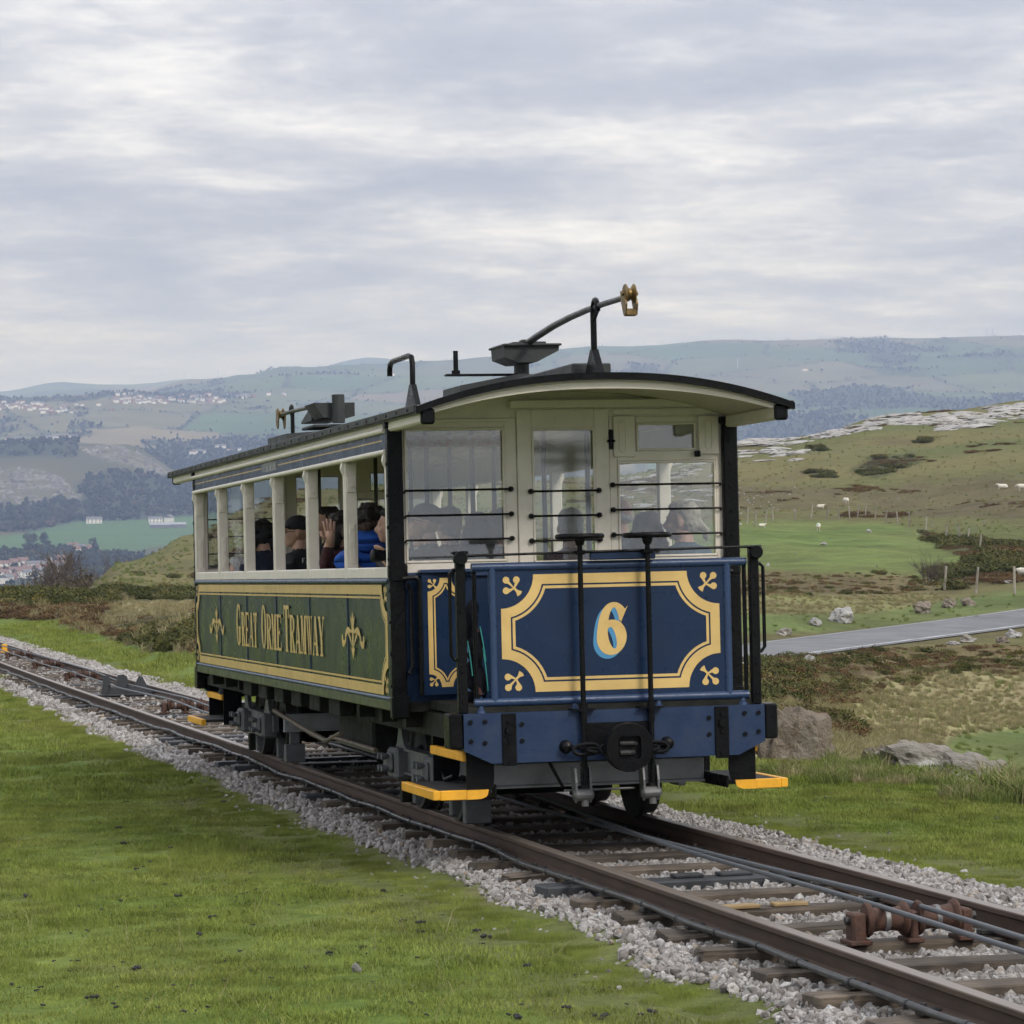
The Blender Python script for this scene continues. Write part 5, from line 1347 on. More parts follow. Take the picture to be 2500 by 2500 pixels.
# ------------------------------------------------------------------ roof fittings
def roof_gear():
    rg = empty('front_trolley_gear', TRAM)
    # plinth boards: one across the roof, one along it
    MB().prism([(-.46, 2.60), (-.05, 2.640), (.26, 2.62), (.26, 2.765), (-.08, 2.775), (-.46, 2.705)], 1, 1.90, 2.42).build('plinth', M_FASCIA, rg)
    MB().box(-.10, .14, .45, 1.899, 2.64, 2.745, .008).build('plinth', M_FASCIA, rg)
    tb = MB()
    tb.prism([(-.155, 2.955), (-.150, 2.885), (-.06, 2.850), (.06, 2.855), (.20, 2.925), (.205, 2.955)], 1, 1.96, 2.34)
    tb.box(-.165, .215, 1.93, 2.37, 2.9555, 2.970, .004).box(-.09, -.02, 2.0, 2.3, 2.9705, 2.985, .005).box(.06, .13, 2.0, 2.3, 2.9705, 2.987, .005)
    tb.build('trolley_base', M_FASCIA, rg)
    MB().cyl((.0, 2.15, 2.80), 2, .05, .12, 14).box(-.03, .03, 2.0, 2.08, 2.97, 3.0, .005).build('swivel', M_FASCIA, rg)
    MB().box(-.50, -.03, 2.12, 2.18, 2.778, 2.792, .004).cyl((-.43, 2.15, 2.86), 2, .016, .16, 10).cyl((-.43, 2.15, 2.80), 2, .028, .03, 10).build('swivel_lock', M_BLACK, rg)
    pole = [(0.01, y, z) for y, z in ((2.2, 2.955), (2.05, 2.972), (1.75, 3.0), (1.3, 3.032), (.9, 3.050), (.5, 3.060), (.1, 3.064), (-.42, 3.060))]
    MB().tube(pole, [.024, .024, .022, .021, .020, .019, .018, .017], 10).build('trolley_pole', M_POLE, rg, smooth=True)
    th = MB(); zc = 3.072                                  # harp with grooved wheel at the tip
    th.lathe((.01, -.40, 3.06), 1, [(-.07, .020), (-.02, .028), (.04, .026), (.06, .02)], 12)
    for dx in (-.028, .034): th.prism([(-.50, 3.09), (-.43, 3.09), (-.45, 3.02), (-.49, 2.955), (-.53, 2.95), (-.55, 3.01)], 0, dx-.005, dx+.005)
    th.box(-.030, .036, -.54, -.48, 2.945, 2.985, .006)
    th.lathe((.003, -.50, zc), 0, [(-.030, .050), (-.023, .056), (-.007, .030), (.007, .030), (.023, .056), (.030, .050)], 20)
    th.cyl((.003, -.50, zc), 0, .012, .095, 10)
    th.build('trolley_head', M_BRASS, rg, smooth=True)
    def hook_post(y, zb, zt, wide, par, s=1):
        p = MB().prism([(y-wide, zb), (y+wide, zb), (y+.022, zb+.165), (y-.022, zb+.165)], 0, -.02, .02)
        p.build('hook_base', M_BLACK, par)
        q = MB().tube([(0, y, zb+.16), (0, y, zt-.07)], .019, 8)
        ang = np.linspace(math.pi*1.02, -.15, 12)
        q.tube([(0, y - s*.05 + s*-.05*math.cos(a), zt-.065+.06*math.sin(a)) for a in ang], .017, 8)
        q.tube([(0, y, zt-.125), (0, y-s*.12, zt-.06)], .012, 8)
        q.build('retaining_hook', M_BLACK, par, smooth=True)
    hook_post(.30, 2.650, 3.105, .17, rg)
    # the same at the rear, pointing the other way
    rr = empty('rear_trolley_gear', TRAM)
    MB().prism([(-.45, 2.60), (.28, 2.62), (.28, 2.77), (-.45, 2.72)], 1, 8.9, 9.9).box(-.12, .12, 9.9, 11.4, 2.63, 2.75, .008).build('plinth', M_FASCIA, rr)
    MB().box(-.20, .16, 9.0, 9.6, 2.775, 2.80, .006).prism([(-.18, 2.985), (.17, 2.985), (.17, 2.87), (.10, 2.855), (-.10, 2.86)], 1, 9.05, 9.55).prism([(9.55, 2.985), (10.1, 2.87), (10.1, 2.855), (9.55, 2.86)], 0, -.12, .12).cyl((.02, 9.0, 2.93), 2, .055, .24, 14).build('trolley_base', M_FASCIA, rr)
    MB().tube([(0, 9.5, 2.98), (0, 10.4, 3.015), (0, 11.3, 3.03), (0, 11.9, 3.03)], .019, 8).build('trolley_pole', M_POLE, rr, smooth=True)
    th = MB(); th.lathe((0, 12.0, 3.035), 0, [(-.030, .056), (-.023, .062), (-.007, .034), (.007, .034), (.023, .062), (.030, .056)], 18)
    for dx in (-.032, .032): th.prism([(11.88, 3.06), (12.04, 3.08), (12.06, 2.97), (12.0, 2.90), (11.94, 2.90)], 0, dx-.005, dx+.005)
    th.build('trolley_head', M_BRASS, rr, smooth=True)
    hook_post(11.3, 2.65, 3.085, .10, rr, -1)
    # bent hook standing on the near slope of the roof
    h = empty('rope_hook', TRAM)
    x = -.5
    MB().prism([(2.97, 2.58), (3.46, 2.58), (3.24, 2.79), (3.17, 2.79)], 0, x-.018, x+.018).build('hook_base', M_BLACK, h)
    MB().tube([(x, 3.205, 2.79), (x, 3.20, 2.93), (x, 3.23, 2.975), (x, 3.32, 2.99), (x, 3.88, 2.99), (x, 3.97, 2.975), (x, 4.0, 2.94), (x, 4.0, 2.895)], .019, 10).build('bent_rod', M_BLACK, h, smooth=True)
roof_gear()

# ------------------------------------------------------------------ saloon interior
def interior():
    for k in range(6):
        for j, dy in ((0, .16), (1, BAY-.16)):
            y = YF + BAY*k + dy
            for sx in (-1, 1):
                se = empty('seat', TRAM)
                cy = y + (.16 if j == 0 else -.16)
                MB().box(*sorted((sx*.22, sx*1.02)), cy-.19, cy+.19, 1.10, 1.135, .008).build('seat_base', M_WOODSEAT, se)
                by = y - .03 if j == 0 else y + .03
                MB().box(*sorted((sx*.22, sx*1.02)), by-.015, by+.015, 1.14, 1.50, .008).build('seat_back', M_WOODSEAT, se)
                MB().box(*sorted((sx*.24, sx*.28)), cy-.17, cy+.17, .76, 1.10).build('seat_leg', M_BLACK, se)
    for k in range(1, 6):
        for sx in (-1, 1):
            MB().cyl((sx*.24, YF + BAY*k, 1.68), 2, .017, 1.86, 10).build('grab_pole', M_POLE, TRAM)
    for sx in (-.26, .26): MB().cyl((sx, YF + .42, 1.68), 2, .017, 1.86, 10).build('grab_pole', M_POLE, TRAM)
    MB().box(-1.02, -.25, YF+.051, YF+.0545, 2.29, 2.36).build('notice', mat('notice_print', (.45,.42,.40), .6, col2=(.35,.08,.06), vscale=40), TRAM)
interior()
# ------------------------------------------------------------------ lane, rocks, grass, scrub, sheep, fence
def lane():
    R = np.array(ROAD); n = len(R); xs = np.linspace(0, n-1, 120)
    cx, cy, cz, hw = [np.interp(xs, np.arange(n), R[:, i]) for i in range(4)]
    tx, ty = np.gradient(cx), np.gradient(cy); L = np.hypot(tx, ty); nx, ny = -ty/L, tx/L
    def strip(name, o0, o1, up, m, parent=None, cols=5):
        vs = []; fs = []
        for i in range(len(xs)):
            for k in range(cols):
                o = o0[i] + (o1[i]-o0[i])*k/(cols-1); cr = .06*(1 - (o/hw[i])**2)
                vs.append((cx[i]+nx[i]*o, cy[i]+ny[i]*o, cz[i]+cr+up))
        for i in range(len(xs)-1):
            for k in range(cols-1): fs.append((i*cols+k, i*cols+k+1, (i+1)*cols+k+1, (i+1)*cols+k))
        me = bpy.data.meshes.new(name); me.from_pydata(vs, [], fs); me.update()
        return link_mesh(name, me, m, parent, smooth=True)
    M_TAR = mat('worn_tarmac', (.115,.118,.122), .85, col2=(.165,.167,.17), vscale=.6, bump=.4, bscale=8, grime=.6, gscale=.45, gcol=(.07,.07,.072))
    M_LINE = mat('worn_white_line', (.46,.46,.45), .8, col2=(.22,.22,.215), vscale=1.2)
    rd = strip('road', -hw, hw, .0, M_TAR); rd['kind'] = 'structure'
    for s in (-1, 1):
        a = s*(hw-.36); b = s*(hw-.22); strip('edge_line', np.minimum(a, b), np.maximum(a, b), .006, M_LINE, rd, 2)
lane()

M_LIME = stone_mat('pale_limestone', [(0, (.34,.325,.31)), (.5, (.43,.415,.395)), (1, (.38,.36,.335))], .7, 2.2)
M_BROWNROCK = stone_mat('brown_weathered_rock', [(0, (.25,.205,.155)), (1, (.29,.24,.185))], .9, 3.0, .2)
M_LICHEN = stone_mat('lichened_grey_rock', [(0, (.31,.28,.235)), (1, (.36,.33,.285))], .8, 2.6, .8)
def rock_mesh(seed, sub=4, rough=.34, flat=.6):
    r = random.Random(seed); bm = bmesh.new(); bmesh.ops.create_icosphere(bm, subdivisions=sub, radius=1)
    cuts = [(Vector((r.gauss(0, 1), r.gauss(0, 1), r.gauss(0, .8))).normalized(), r.uniform(.62, .88)) for _ in range(9)]
    o = Vector((r.uniform(0, 50), r.uniform(0, 50), r.uniform(0, 50)))
    for v in bm.verts:
        for n, dd in cuts:
            t = v.co.dot(n)
            if t > dd: v.co -= n*(t-dd)*.9
        k = mnoise.fractal(v.co*1.7 + o, .8, 2.1, 7)*rough - abs(mnoise.noise(v.co*2.6 + o))*.16
        v.co *= 1 + k
        if v.co.z < -.4: v.co.z = -.4
    me = bpy.data.meshes.new('rock'); bm.to_mesh(me); bm.free(); return me
def rock(px, py, wpx, hpx, m, label, seed, cat='boulder', name='boulder', group=None, d=None, rz=None, depth=1.0, tilt=0.0):
    p, dist = ground_at(px, py) if d is None else (None, d)
    if p is None:
        q = P(px, py, d); p = np.array([q[0], q[1], float(height(np.array([q[0]]), np.array([q[1]]))[0])]); dist = d
    w = wpx/FPX*dist; h = hpx/FPX*dist
    o = link_mesh(name, rock_mesh(seed), m); auto_smooth(o, 28)
    o.location = (p[0], p[1], p[2] + h*.26); o.scale = (w/2*1.05, w/2*depth, h*.74); o.rotation_euler = (0, tilt, 0 if rz is None else rz)
    tag(o, label, cat, group); return o
rock(1937, 1872, 175, 140, M_BROWNROCK, 'large rounded brown boulder on the bank right behind the buffer beam', 1, d=29.5)
rock(2150, 1870, 85, 66, M_BROWNROCK, 'brown end boulder at the left of the low grey rock slabs', 3, d=28.5)
rock(2240, 1888, 195, 72, M_LICHEN, 'low grey rock slab with white lichen patches on the grassy bank', 2, d=28.0, depth=.6, tilt=.17)
rock(2385, 1925, 200, 80, M_LICHEN, 'brown and grey lichened rock slab at the lower right of the bank', 5, d=27.5, depth=.6, tilt=.20)
rock(2056, 1519, 58, 37, M_LIME, 'largest white limestone boulder on the far verge of the road', 7)
rock(1991, 1527, 32, 20, M_LIME, 'small white boulder left of the largest one by the road', 8)
rock(1913, 1550, 40, 18, M_LICHEN, 'flat grey stone on the verge nearest to the tram', 9)
rock(2254, 1496, 50, 28, M_BROWNROCK, 'brownish boulder above the road, left of two others', 10)
rock(2316, 1483, 40, 22, M_BROWNROCK, 'middle one of three brownish boulders above the road', 11)
rock(2364, 1479, 42, 20, M_BROWNROCK, 'rightmost of three brownish boulders above the road', 12)
rock(2362, 1569, 46, 19, M_LICHEN, 'mossy grey stone on the near verge of the road', 13)
rock(2473, 1556, 42, 19, M_LIME, 'white stone on the near verge at the right edge', 14)
rock(2328, 1574, 34, 9, M_LIME, 'small flat white stone beside the mossy grey one', 15)
rock(2448, 1570, 34, 16, M_BROWNROCK, 'small brown stone between two white ones on the near verge', 16)
rock(1976, 1617, 34, 17, M_LIME, 'lone whitish stone below the near edge of the road', 17)
rock(2462, 1425, 24, 10, M_LIME, 'little pale stone by the fence at the far right', 18)
rock(870, 2372, 24, 20, M_LIME, 'single pale stone lying on the turf in the foreground', 19, cat='stone', name='stone')
rock(2122, 1300, 14, 8, M_LIME, 'tiny pale stone in the bright green field above the road', 20, cat='stone', name='stone')
rock(2010, 1330, 16, 7, M_LIME, 'tiny flat pale stone low in the bright green field', 21, cat='stone', name='stone')

def outcrop():
    oc = empty('limestone_outcrop', loc=P(2150, 1025, 400).tolist())
    tag(oc, 'long pale limestone pavement outcrop along the brow of the right hand hill', 'outcrop')
    meshes = []
    for k in range(7):
        me = rock_mesh(60+k, 3, .45); me.materials.append(M_LIME); meshes.append(me)
    r = random.Random(4); base = np.array(oc.location)
    skyx = np.arange(1480, 2600, 10.0); sky = []
    for px in skyx:                                          # brow of the hill along this column
        ds = np.linspace(280, 470, 70); x = KAM[0]+(px-1250)/FPX*ds; y = KAM[1]+ds; sky.append(project(x, y, height(x, y))[1].min())
    sky = np.array(sky)
    spots = []
    def band(x0, x1, a0, a1, n, w0, w1, h0, h1, slope=0):
        for _ in range(n):
            px = r.uniform(x0, x1); t = (px-x0)/(x1-x0)
            spots.append((px, np.interp(px, skyx, sky) + a0 + (a1-a0)*r.random()**1.3 + slope*(t-.5), r.uniform(w0, w1), r.uniform(h0, h1)))
    band(1785, 2070, 2, 16, 34, 30, 80, 6, 13); band(1785, 1960, 14, 62, 22, 25, 75, 5, 10)
    band(2030, 2330, 6, 30, 40, 30, 95, 6, 15); band(2300, 2600, 14, 48, 40, 35, 110, 7, 17)
    band(1500, 1785, 6, 30, 20, 20, 50, 4, 9); band(1480, 1785, 20, 120, 60, 22, 62, 4, 9)
    gp, gd = ground_many([q[0] for q in spots], [q[1] for q in spots], 230, 480)
    for (px, py, w, h), p, d in zip(spots, gp, gd):
        if d > 476: continue
        o = bpy.data.objects.new('slab', meshes[r.randrange(7)]); COL.objects.link(o); o.parent = oc
        o.location = (p - base); o.scale = (w/FPX*d/2*1.15, w/FPX*d/2*r.uniform(.3, .7), h/FPX*d*.62); o.rotation_euler = (r.uniform(-.1, .1), r.uniform(-.16, .0), r.uniform(-.2, .25))
    # loose rubble under the outcrop
    sp = []
    for _ in range(60):
        px = r.gauss(1850, 55); py = r.gauss(1215, 24) - (px-1860)*.25
        if 1785 < px < 2050: sp.append((px, py))
    sp += [(r.uniform(1790, 2480), r.uniform(1100, 1420)) for _ in range(16)]
    pos, _d = ground_many([q[0] for q in sp], [q[1] for q in sp], 120, 420)
    n = len(pos); s = RNG.uniform(.05, .16, n)
    scatter('limestone_rubble', [proto('rubble', stone_proto(300+k, 2), M_LIME) for k in range(4)], np.array(pos), RNG.uniform(0, 6.28, (n, 3)), s[:, None]*np.array([[1.2, 1.0, .7]]), RNG.integers(0, 4, n), 'small white limestone rubble strewn on the hillside')
outcrop()

# ---------------------------------------------------------------- foliage materials
def leaf_mat(name, ramp, posvar=None, rough=.7, trans=.0):
    m = bpy.data.materials.new(name); m.use_nodes = True
    N = NT(m.node_tree); b = N.n['Principled BSDF']; oi = N.add('ShaderNodeObjectInfo'); ge = N.add('ShaderNodeNewGeometry')
    at = N.add('ShaderNodeAttribute', attribute_name='tone')
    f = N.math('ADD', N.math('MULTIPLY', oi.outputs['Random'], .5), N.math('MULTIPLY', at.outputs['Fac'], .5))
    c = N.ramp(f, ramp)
    if posvar:
        n = N.ramp(N.noise(ge.outputs['Position'], posvar[0], 4, .6), [(.32, 0.0), (.68, 1.0)])
        c = N.mix(N.math('MULTIPLY', n, posvar[2]), c, posvar[1])
        n3 = N.ramp(N.noise(ge.outputs['Position'], posvar[0]*7, 3, .6), [(.36, .62), (.64, 1.18)])
        cb = N.add('ShaderNodeCombineXYZ')
        for i_ in range(3): N.put(cb.inputs[i_], n3)
        c = N.mix(1.0, c, cb.outputs[0], 'MULTIPLY')
    N.put(b.inputs['Base Color'], c); b.inputs['Roughness'].default_value = .9; b.inputs['Specular IOR Level'].default_value = .05
    return m
def blades(name, n, size, h0, h1, w, seed, lean=.5, disc=True, segs=1):
    """a tuft or a patch of grass blades as one mesh, with a tone per blade"""
    r = np.random.default_rng(seed); vs = []; fs = []; tone = []
    for i in range(n):
        if disc:
            a = r.uniform(0, 6.28); q = size*math.sqrt(r.random()); x, y = q*math.cos(a), q*math.sin(a)
        else: x, y = r.uniform(-size, size, 2)
        h = r.uniform(h0, h1); b = r.uniform(0, 6.28); ww = w*r.uniform(.6, 1.3); l = lean*h*r.random(); c, s = math.cos(b), math.sin(b)
        la = r.uniform(0, 6.28); k = len(vs); t = r.random()
        ex, ey = l*math.cos(la), l*math.sin(la)
        if segs == 1:
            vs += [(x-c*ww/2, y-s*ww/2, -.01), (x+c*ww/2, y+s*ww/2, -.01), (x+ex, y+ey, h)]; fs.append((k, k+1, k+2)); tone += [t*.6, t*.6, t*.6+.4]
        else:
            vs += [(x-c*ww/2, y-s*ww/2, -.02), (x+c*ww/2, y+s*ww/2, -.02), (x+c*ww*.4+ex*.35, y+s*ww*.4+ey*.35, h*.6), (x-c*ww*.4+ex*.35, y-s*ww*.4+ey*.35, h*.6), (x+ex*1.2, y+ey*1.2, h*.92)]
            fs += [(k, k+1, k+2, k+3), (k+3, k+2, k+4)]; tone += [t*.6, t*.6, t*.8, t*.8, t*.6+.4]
    me = bpy.data.meshes.new(name); me.from_pydata(vs, [], fs); me.update()
    a = me.attributes.new('tone', 'FLOAT', 'POINT'); a.data.foreach_set('value', np.array(tone, np.float32))
    return me
M_TURF = leaf_mat('turf_blades', [(0, (.11,.155,.030)), (.35, (.160,.212,.042)), (.7, (.222,.272,.062)), (1, (.34,.355,.13))], (.55, (.225,.225,.062), .65))
M_STRAW = leaf_mat('dry_grass', [(0, (.22,.18,.09)), (.5, (.32,.27,.15)), (1, (.42,.36,.22))], (.8, (.12,.14,.05), .35))
M_TUSSOCK = leaf_mat('long_green_grass', [(0, (.095,.130,.032)), (.5, (.145,.185,.05)), (1, (.24,.235,.10))])
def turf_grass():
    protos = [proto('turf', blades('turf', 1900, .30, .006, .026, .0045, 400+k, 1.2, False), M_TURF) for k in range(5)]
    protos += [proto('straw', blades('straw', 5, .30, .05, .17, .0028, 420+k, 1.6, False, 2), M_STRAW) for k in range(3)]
    pts = []; sc = []; var = []
    def field(d0, d1, step, s, x0=-800, x1=3300, straw=.5):
        d = d0
        while d < d1:
            w = (x1-x0)/FPX*d; n = max(1, int(w/step))
            px = x0 + (np.arange(n)+.5)/n*(x1-x0) + RNG.uniform(-.5, .5, n)*(x1-x0)/n
            x = KAM[0] + (px-1250)/FPX*d; y = KAM[1] + d + RNG.uniform(-.5, .5, n)*step
            z = height(x, y); rel = np.stack([x, y, z], -1) @ M3; u, v = rel[:, 0]-np.array([curve_off(q) for q in rel[:, 1]]), rel[:, 1]
            k = ((u < -1.27 - .10*s + .2*fbm(v/1.1, v*0+3.3, 3, 5)) | (u > 1.74 + .12*s + .25*fbm(v/1.3, v*0+8.8, 3, 6)))
            ppx, ppy = project(x, y, z)
            k &= (d < 28) | ((ppy > np.interp(ppx, *GRASS_LINE)) & (ppx < 1500)) | (d < 29)
            for i in np.where(k)[0]:
                pts.append((x[i], y[i], z[i])); q = s*RNG.uniform(.85, 1.25); tall = RNG.uniform(.5, .95)*(1.0 + 1.1*(RNG.random() < .04))
                sc.append((q, q, q*tall)); var.append(RNG.integers(0, 5))
                if RNG.random() < straw*(1+ (abs(u[i]+1.3) < .3)*2): pts.append((x[i], y[i], z[i])); sc.append((s, s, s*RNG.uniform(.5, 1.1))); var.append(5+RNG.integers(0, 3))
            d += step
    field(9.5, 26, .40, 1.0, straw=.30); field(26, 48, .70, 1.6, straw=.2); field(48, 125, 1.5, 3.2, -500, 1500, straw=.1)
    # ragged fringe where turf meets ballast
    for v in np.arange(-9, 40, .10):
        s = .45 if v < 10 else .8
        for (u, sd) in ((-1.15 + .24*float(fbm(np.array([v/1.1]), np.array([3.3]), 3, 5)[0]), -1), (1.60 + .28*float(fbm(np.array([v/1.3]), np.array([8.8]), 3, 6)[0]), 1)):
            if RNG.random() < .75:
                w_ = T((u + sd*RNG.uniform(-.06, .2) + curve_off(v), v + RNG.uniform(-.05, .05), -.23)); w_[2] = float(height(w_[:1], w_[1:2])[0])
                pts.append(tuple(w_)); q = s*RNG.uniform(.6, 1.3); sc.append((q*.8, q*.8, q*1.7)); var.append(RNG.integers(0, 5))
                if RNG.random() < .25: pts.append(tuple(w_)); sc.append((s*.5, s*.5, s)); var.append(5+RNG.integers(0, 3))
    n = len(pts); rot = np.zeros((n, 3)); rot[:, 2] = RNG.uniform(0, 6.28, n); rot[:, :2] = RNG.uniform(-.05, .05, (n, 2))
    print('turf patches', n)
    scatter('turf_grass', protos, np.array(pts), rot, np.array(sc), np.array(var), 'short sheep cropped turf on both sides of the track')
turf_grass()

def bush_mesh(seed, n=420, leaf=.07, flat=.75, twig=.0):
    """rounded scrub bush of many small leaf faces spread through lumpy clumps"""
    r = np.random.default_rng(seed); vs = []; fs = []; tone = []
    lobes = [(r.uniform(-.55, .55), r.uniform(-.55, .55), r.uniform(.15, .5)*flat, r.uniform(.28, .5)) for _ in range(9)]
    for i in range(n):
        lx, ly, lz, lr = lobes[r.integers(9)]
        v = r.normal(size=3); v /= np.linalg.norm(v); q = lr*(.75 + .35*r.random())
        p = np.array([lx, ly, lz]) + v*q*np.array([1, 1, .85*flat])
        if p[2] < 0: p[2] = abs(p[2])*.3
        a = r.normal(size=3); a /= np.linalg.norm(a); b = np.cross(a, v + .3*r.normal(size=3)); b /= np.linalg.norm(b)+1e-9
        s = leaf*r.uniform(.6, 1.5); k = len(vs)
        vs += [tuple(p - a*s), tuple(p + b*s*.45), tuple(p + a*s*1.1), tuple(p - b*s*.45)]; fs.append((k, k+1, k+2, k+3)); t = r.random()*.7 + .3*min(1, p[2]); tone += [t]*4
    me = bpy.data.meshes.new('bush'); me.from_pydata(vs, [], fs); me.update()
    a = me.attributes.new('tone', 'FLOAT', 'POINT'); a.data.foreach_set('value', np.array(tone, np.float32)); return me
M_GORSE = leaf_mat('gorse_foliage', [(0, (.034,.040,.016)), (.45, (.068,.074,.026)), (.72, (.105,.10,.038)), (.88, (.14,.11,.04)), (.95, (.34,.22,.025)), (1, (.48,.30,.02))])
M_HEATHER = leaf_mat('brown_heather', [(0, (.055,.038,.020)), (.4, (.105,.070,.036)), (.7, (.145,.092,.046)), (1, (.19,.145,.07))])
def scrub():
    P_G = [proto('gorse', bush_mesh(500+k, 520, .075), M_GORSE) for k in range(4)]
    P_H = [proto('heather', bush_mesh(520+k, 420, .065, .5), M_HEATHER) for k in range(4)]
    P_T = [proto('tussock', blades('tussock', 90, .22, .12, .42, .012, 540+k, .9, True, 2), M_STRAW) for k in range(3)]
    P_U = [proto('tussock', blades('tussock', 110, .20, .12, .40, .011, 550+k, .8, True, 2), M_TUSSOCK) for k in range(3)]
    out = {'g': ([], []), 'h': ([], []), 't': ([], []), 'u': ([], [])}
    def sample(n, x0, x1, d0, d1):
        d = np.exp(RNG.uniform(math.log(d0), math.log(d1), n)); px = RNG.uniform(x0, x1, n)
        x = KAM[0] + (px-1250)/FPX*d; y = KAM[1] + d; z = height(x, y); a, b = project(x, y, z)
        wx = a + 26*fbm(x/7, y/7, 3, 61)*sstep(20, 60, d); wy = b + 16*fbm(x/5, y/5, 3, 62)*sstep(20, 60, d)
        return x, y, z, wx, wy, d, a, b
    def put(kind, x, y, z, s, k):
        out[kind][0].extend(np.stack([x[k], y[k], z[k]-.02], -1)); out[kind][1].extend(s[k])
    # left-hand scrub behind the turf
    x, y, z, wx, wy, d, a, b = sample(9500, -500, 1050, 56, 150)
    k = (wy < np.interp(a, *GRASS_LINE) - 3) & ~in_poly(wx, wy, COVER[-1][1]) & ~((a > 262) & (a < 480) & (b > 1466) & (b < 1505))
    k &= fbm(x/5, y/5, 3, 120) > -.22
    m = fbm(x/9, y/9, 3, 121) > .0
    s = RNG.uniform(.25, .62, len(x))*np.where((a > 240) & (a < 500) & (b > 1490), np.where(b < 1530, .35, .62), 1.0); put('g', x, y, z, s, k & m); put('h', x, y, z, s*.8, k & ~m)
    k2 = (wy < np.interp(a, *GRASS_LINE) + 14) & (RNG.random(len(x)) < .10); put('t', x, y, z, RNG.uniform(.5, 1.1, len(x)), k2)
    k3 = in_poly(wx, wy, COVER[-1][1]); 
    x, y, z, wx, wy, d, a, b = sample(2500, 250, 500, 85, 140); k3 = in_poly(wx, wy, COVER[-1][1]); put('t', x, y, z, RNG.uniform(.22, .42, len(x)), k3)
    # right-hand side patches
    x, y, z, wx, wy, d, a, b = sample(54000, 1430, 3100, 32, 420)
    for nm, poly, c in COVER:
        k = in_poly(wx, wy, poly)
        if nm == 'gorse': put('g', x, y, z, RNG.uniform(.3, .9, len(x)), k & (fbm(x/6, y/6, 3, 127) > .02)); put('h', x, y, z, RNG.uniform(.2, .5, len(x)), k & (fbm(x/6, y/6, 3, 127) < -.02))
        elif nm == 'brown' and c != (.098,.080,.044): put('h', x, y, z, RNG.uniform(.12, .34, len(x)), k & (RNG.random(len(x)) < .22)); put('g', x, y, z, RNG.uniform(.15, .36, len(x)), k & (RNG.random(len(x)) < .05)); put('t', x, y, z, RNG.uniform(.2, .4, len(x)), k & (RNG.random(len(x)) < .2)); put('u', x, y, z, RNG.uniform(.2, .4, len(x)), k & (RNG.random(len(x)) < .16))
        elif nm == 'brown': put('h', x, y, z, RNG.uniform(.2, .45, len(x)), k & (fbm(x/8, y/8, 3, 125) > .19))
        elif nm == 'tan': put('t', x, y, z, RNG.uniform(.22, .5, len(x)), k & (RNG.random(len(x)) < .9)); put('u', x, y, z, RNG.uniform(.2, .4, len(x)), k & (RNG.random(len(x)) < .3))
        elif nm == 'green': put('u', x, y, z, RNG.uniform(.2, .45, len(x)), k & (d < 130) & (RNG.random(len(x)) < .08))
    hill = (b < 1300) & (d > 150) & ~in_poly(wx, wy, COVER[0][1])
    put('t', x, y, z, RNG.uniform(.4, .8, len(x)), hill & (RNG.random(len(x)) < .10)); put('u', x, y, z, RNG.uniform(.3, .6, len(x)), hill & (RNG.random(len(x)) < .10))
    put('h', x, y, z, RNG.uniform(.3, .7, len(x)), hill & (fbm(x/14, y/14, 3, 131) > .27))
    for (cx, cy, rx, ry, n) in ((2000, 1096, 24, 6, 14), (2255, 1078, 18, 5, 10), (2010, 1160, 45, 10, 16)):
        gp, gd = ground_many(RNG.normal(cx, rx*.5, n), RNG.normal(cy, ry*.5, n), 150, 450)
        for p in gp: out['g'][0].append(p); out['g'][1].append(random.uniform(.4, .9))
    # left hillside behind the tram, with rough grass
    x, y, z, wx, wy, d, a, b = sample(9000, 60, 1700, 140, 380)
    put('u', x, y, z, RNG.uniform(.4, .9, len(x)), RNG.random(len(x)) < .4); put('t', x, y, z, RNG.uniform(.4, .8, len(x)), RNG.random(len(x)) < .2)
    put('h', x, y, z, RNG.uniform(.3, .8, len(x)), (fbm(x/14, y/14, 3, 131) > .20) & (a > 480)); put('g', x, y, z, RNG.uniform(.3, .6, len(x)), (fbm(x/12, y/12, 3, 133) > .30) & ((a > 480) | (RNG.random(len(x)) < .15)))
    # long grass on the bank in front of the rocks
    for (x0, x1, y0, y1, n, s0, s1) in ((1990, 2320, 1895, 1930, 80, .2, .45), (2310, 2440, 1935, 1985, 50, .2, .5), (1860, 2000, 1872, 1890, 30, .2, .4), (2430, 2560, 1900, 1975, 70, .4, .9), (2030, 2150, 1845, 1880, 26, .3, .55)):
        for _ in range(n):
            px, py = random.uniform(x0, x1), random.uniform(y0, y1); q = P(px, py, 27.0); d_ = np.interp(py, [1840, 1990], [28.2, 23.8])
            X_ = KAM[0] + (px-1250)/FPX*d_; Y_ = KAM[1] + d_; Z_ = float(height(np.array([X_]), np.array([Y_]))[0])
            kk = 'u' if random.random() < .72 else 't'; out[kk][0].append((X_, Y_, Z_)); out[kk][1].append(random.uniform(s0, s1))
    def mk(name, protos, key, label):
        pos = np.array(out[key][0]); s = np.array(out[key][1]); n = len(pos); print(name, n)
        rot = np.zeros((n, 3)); rot[:, 2] = RNG.uniform(0, 6.28, n)
        scl = s[:, None]*RNG.uniform(.8, 1.2, (n, 3))
        if key in 'gh': scl[:, :2] *= 1.25
        scatter(name, protos, pos, rot, scl, RNG.integers(0, len(protos), n), label)
    mk('gorse_scrub', P_G, 'g', 'dark green gorse scrub with some yellow flower on the slopes'); mk('heather_scrub', P_H, 'h', 'low brown heather and bracken covering the slopes')
    mk('rough_dry_grass', P_T, 't', 'pale dry rough grass on the slopes'); mk('rough_green_grass', P_U, 'u', 'longer green tufts of grass on banks and hillside')
scrub()

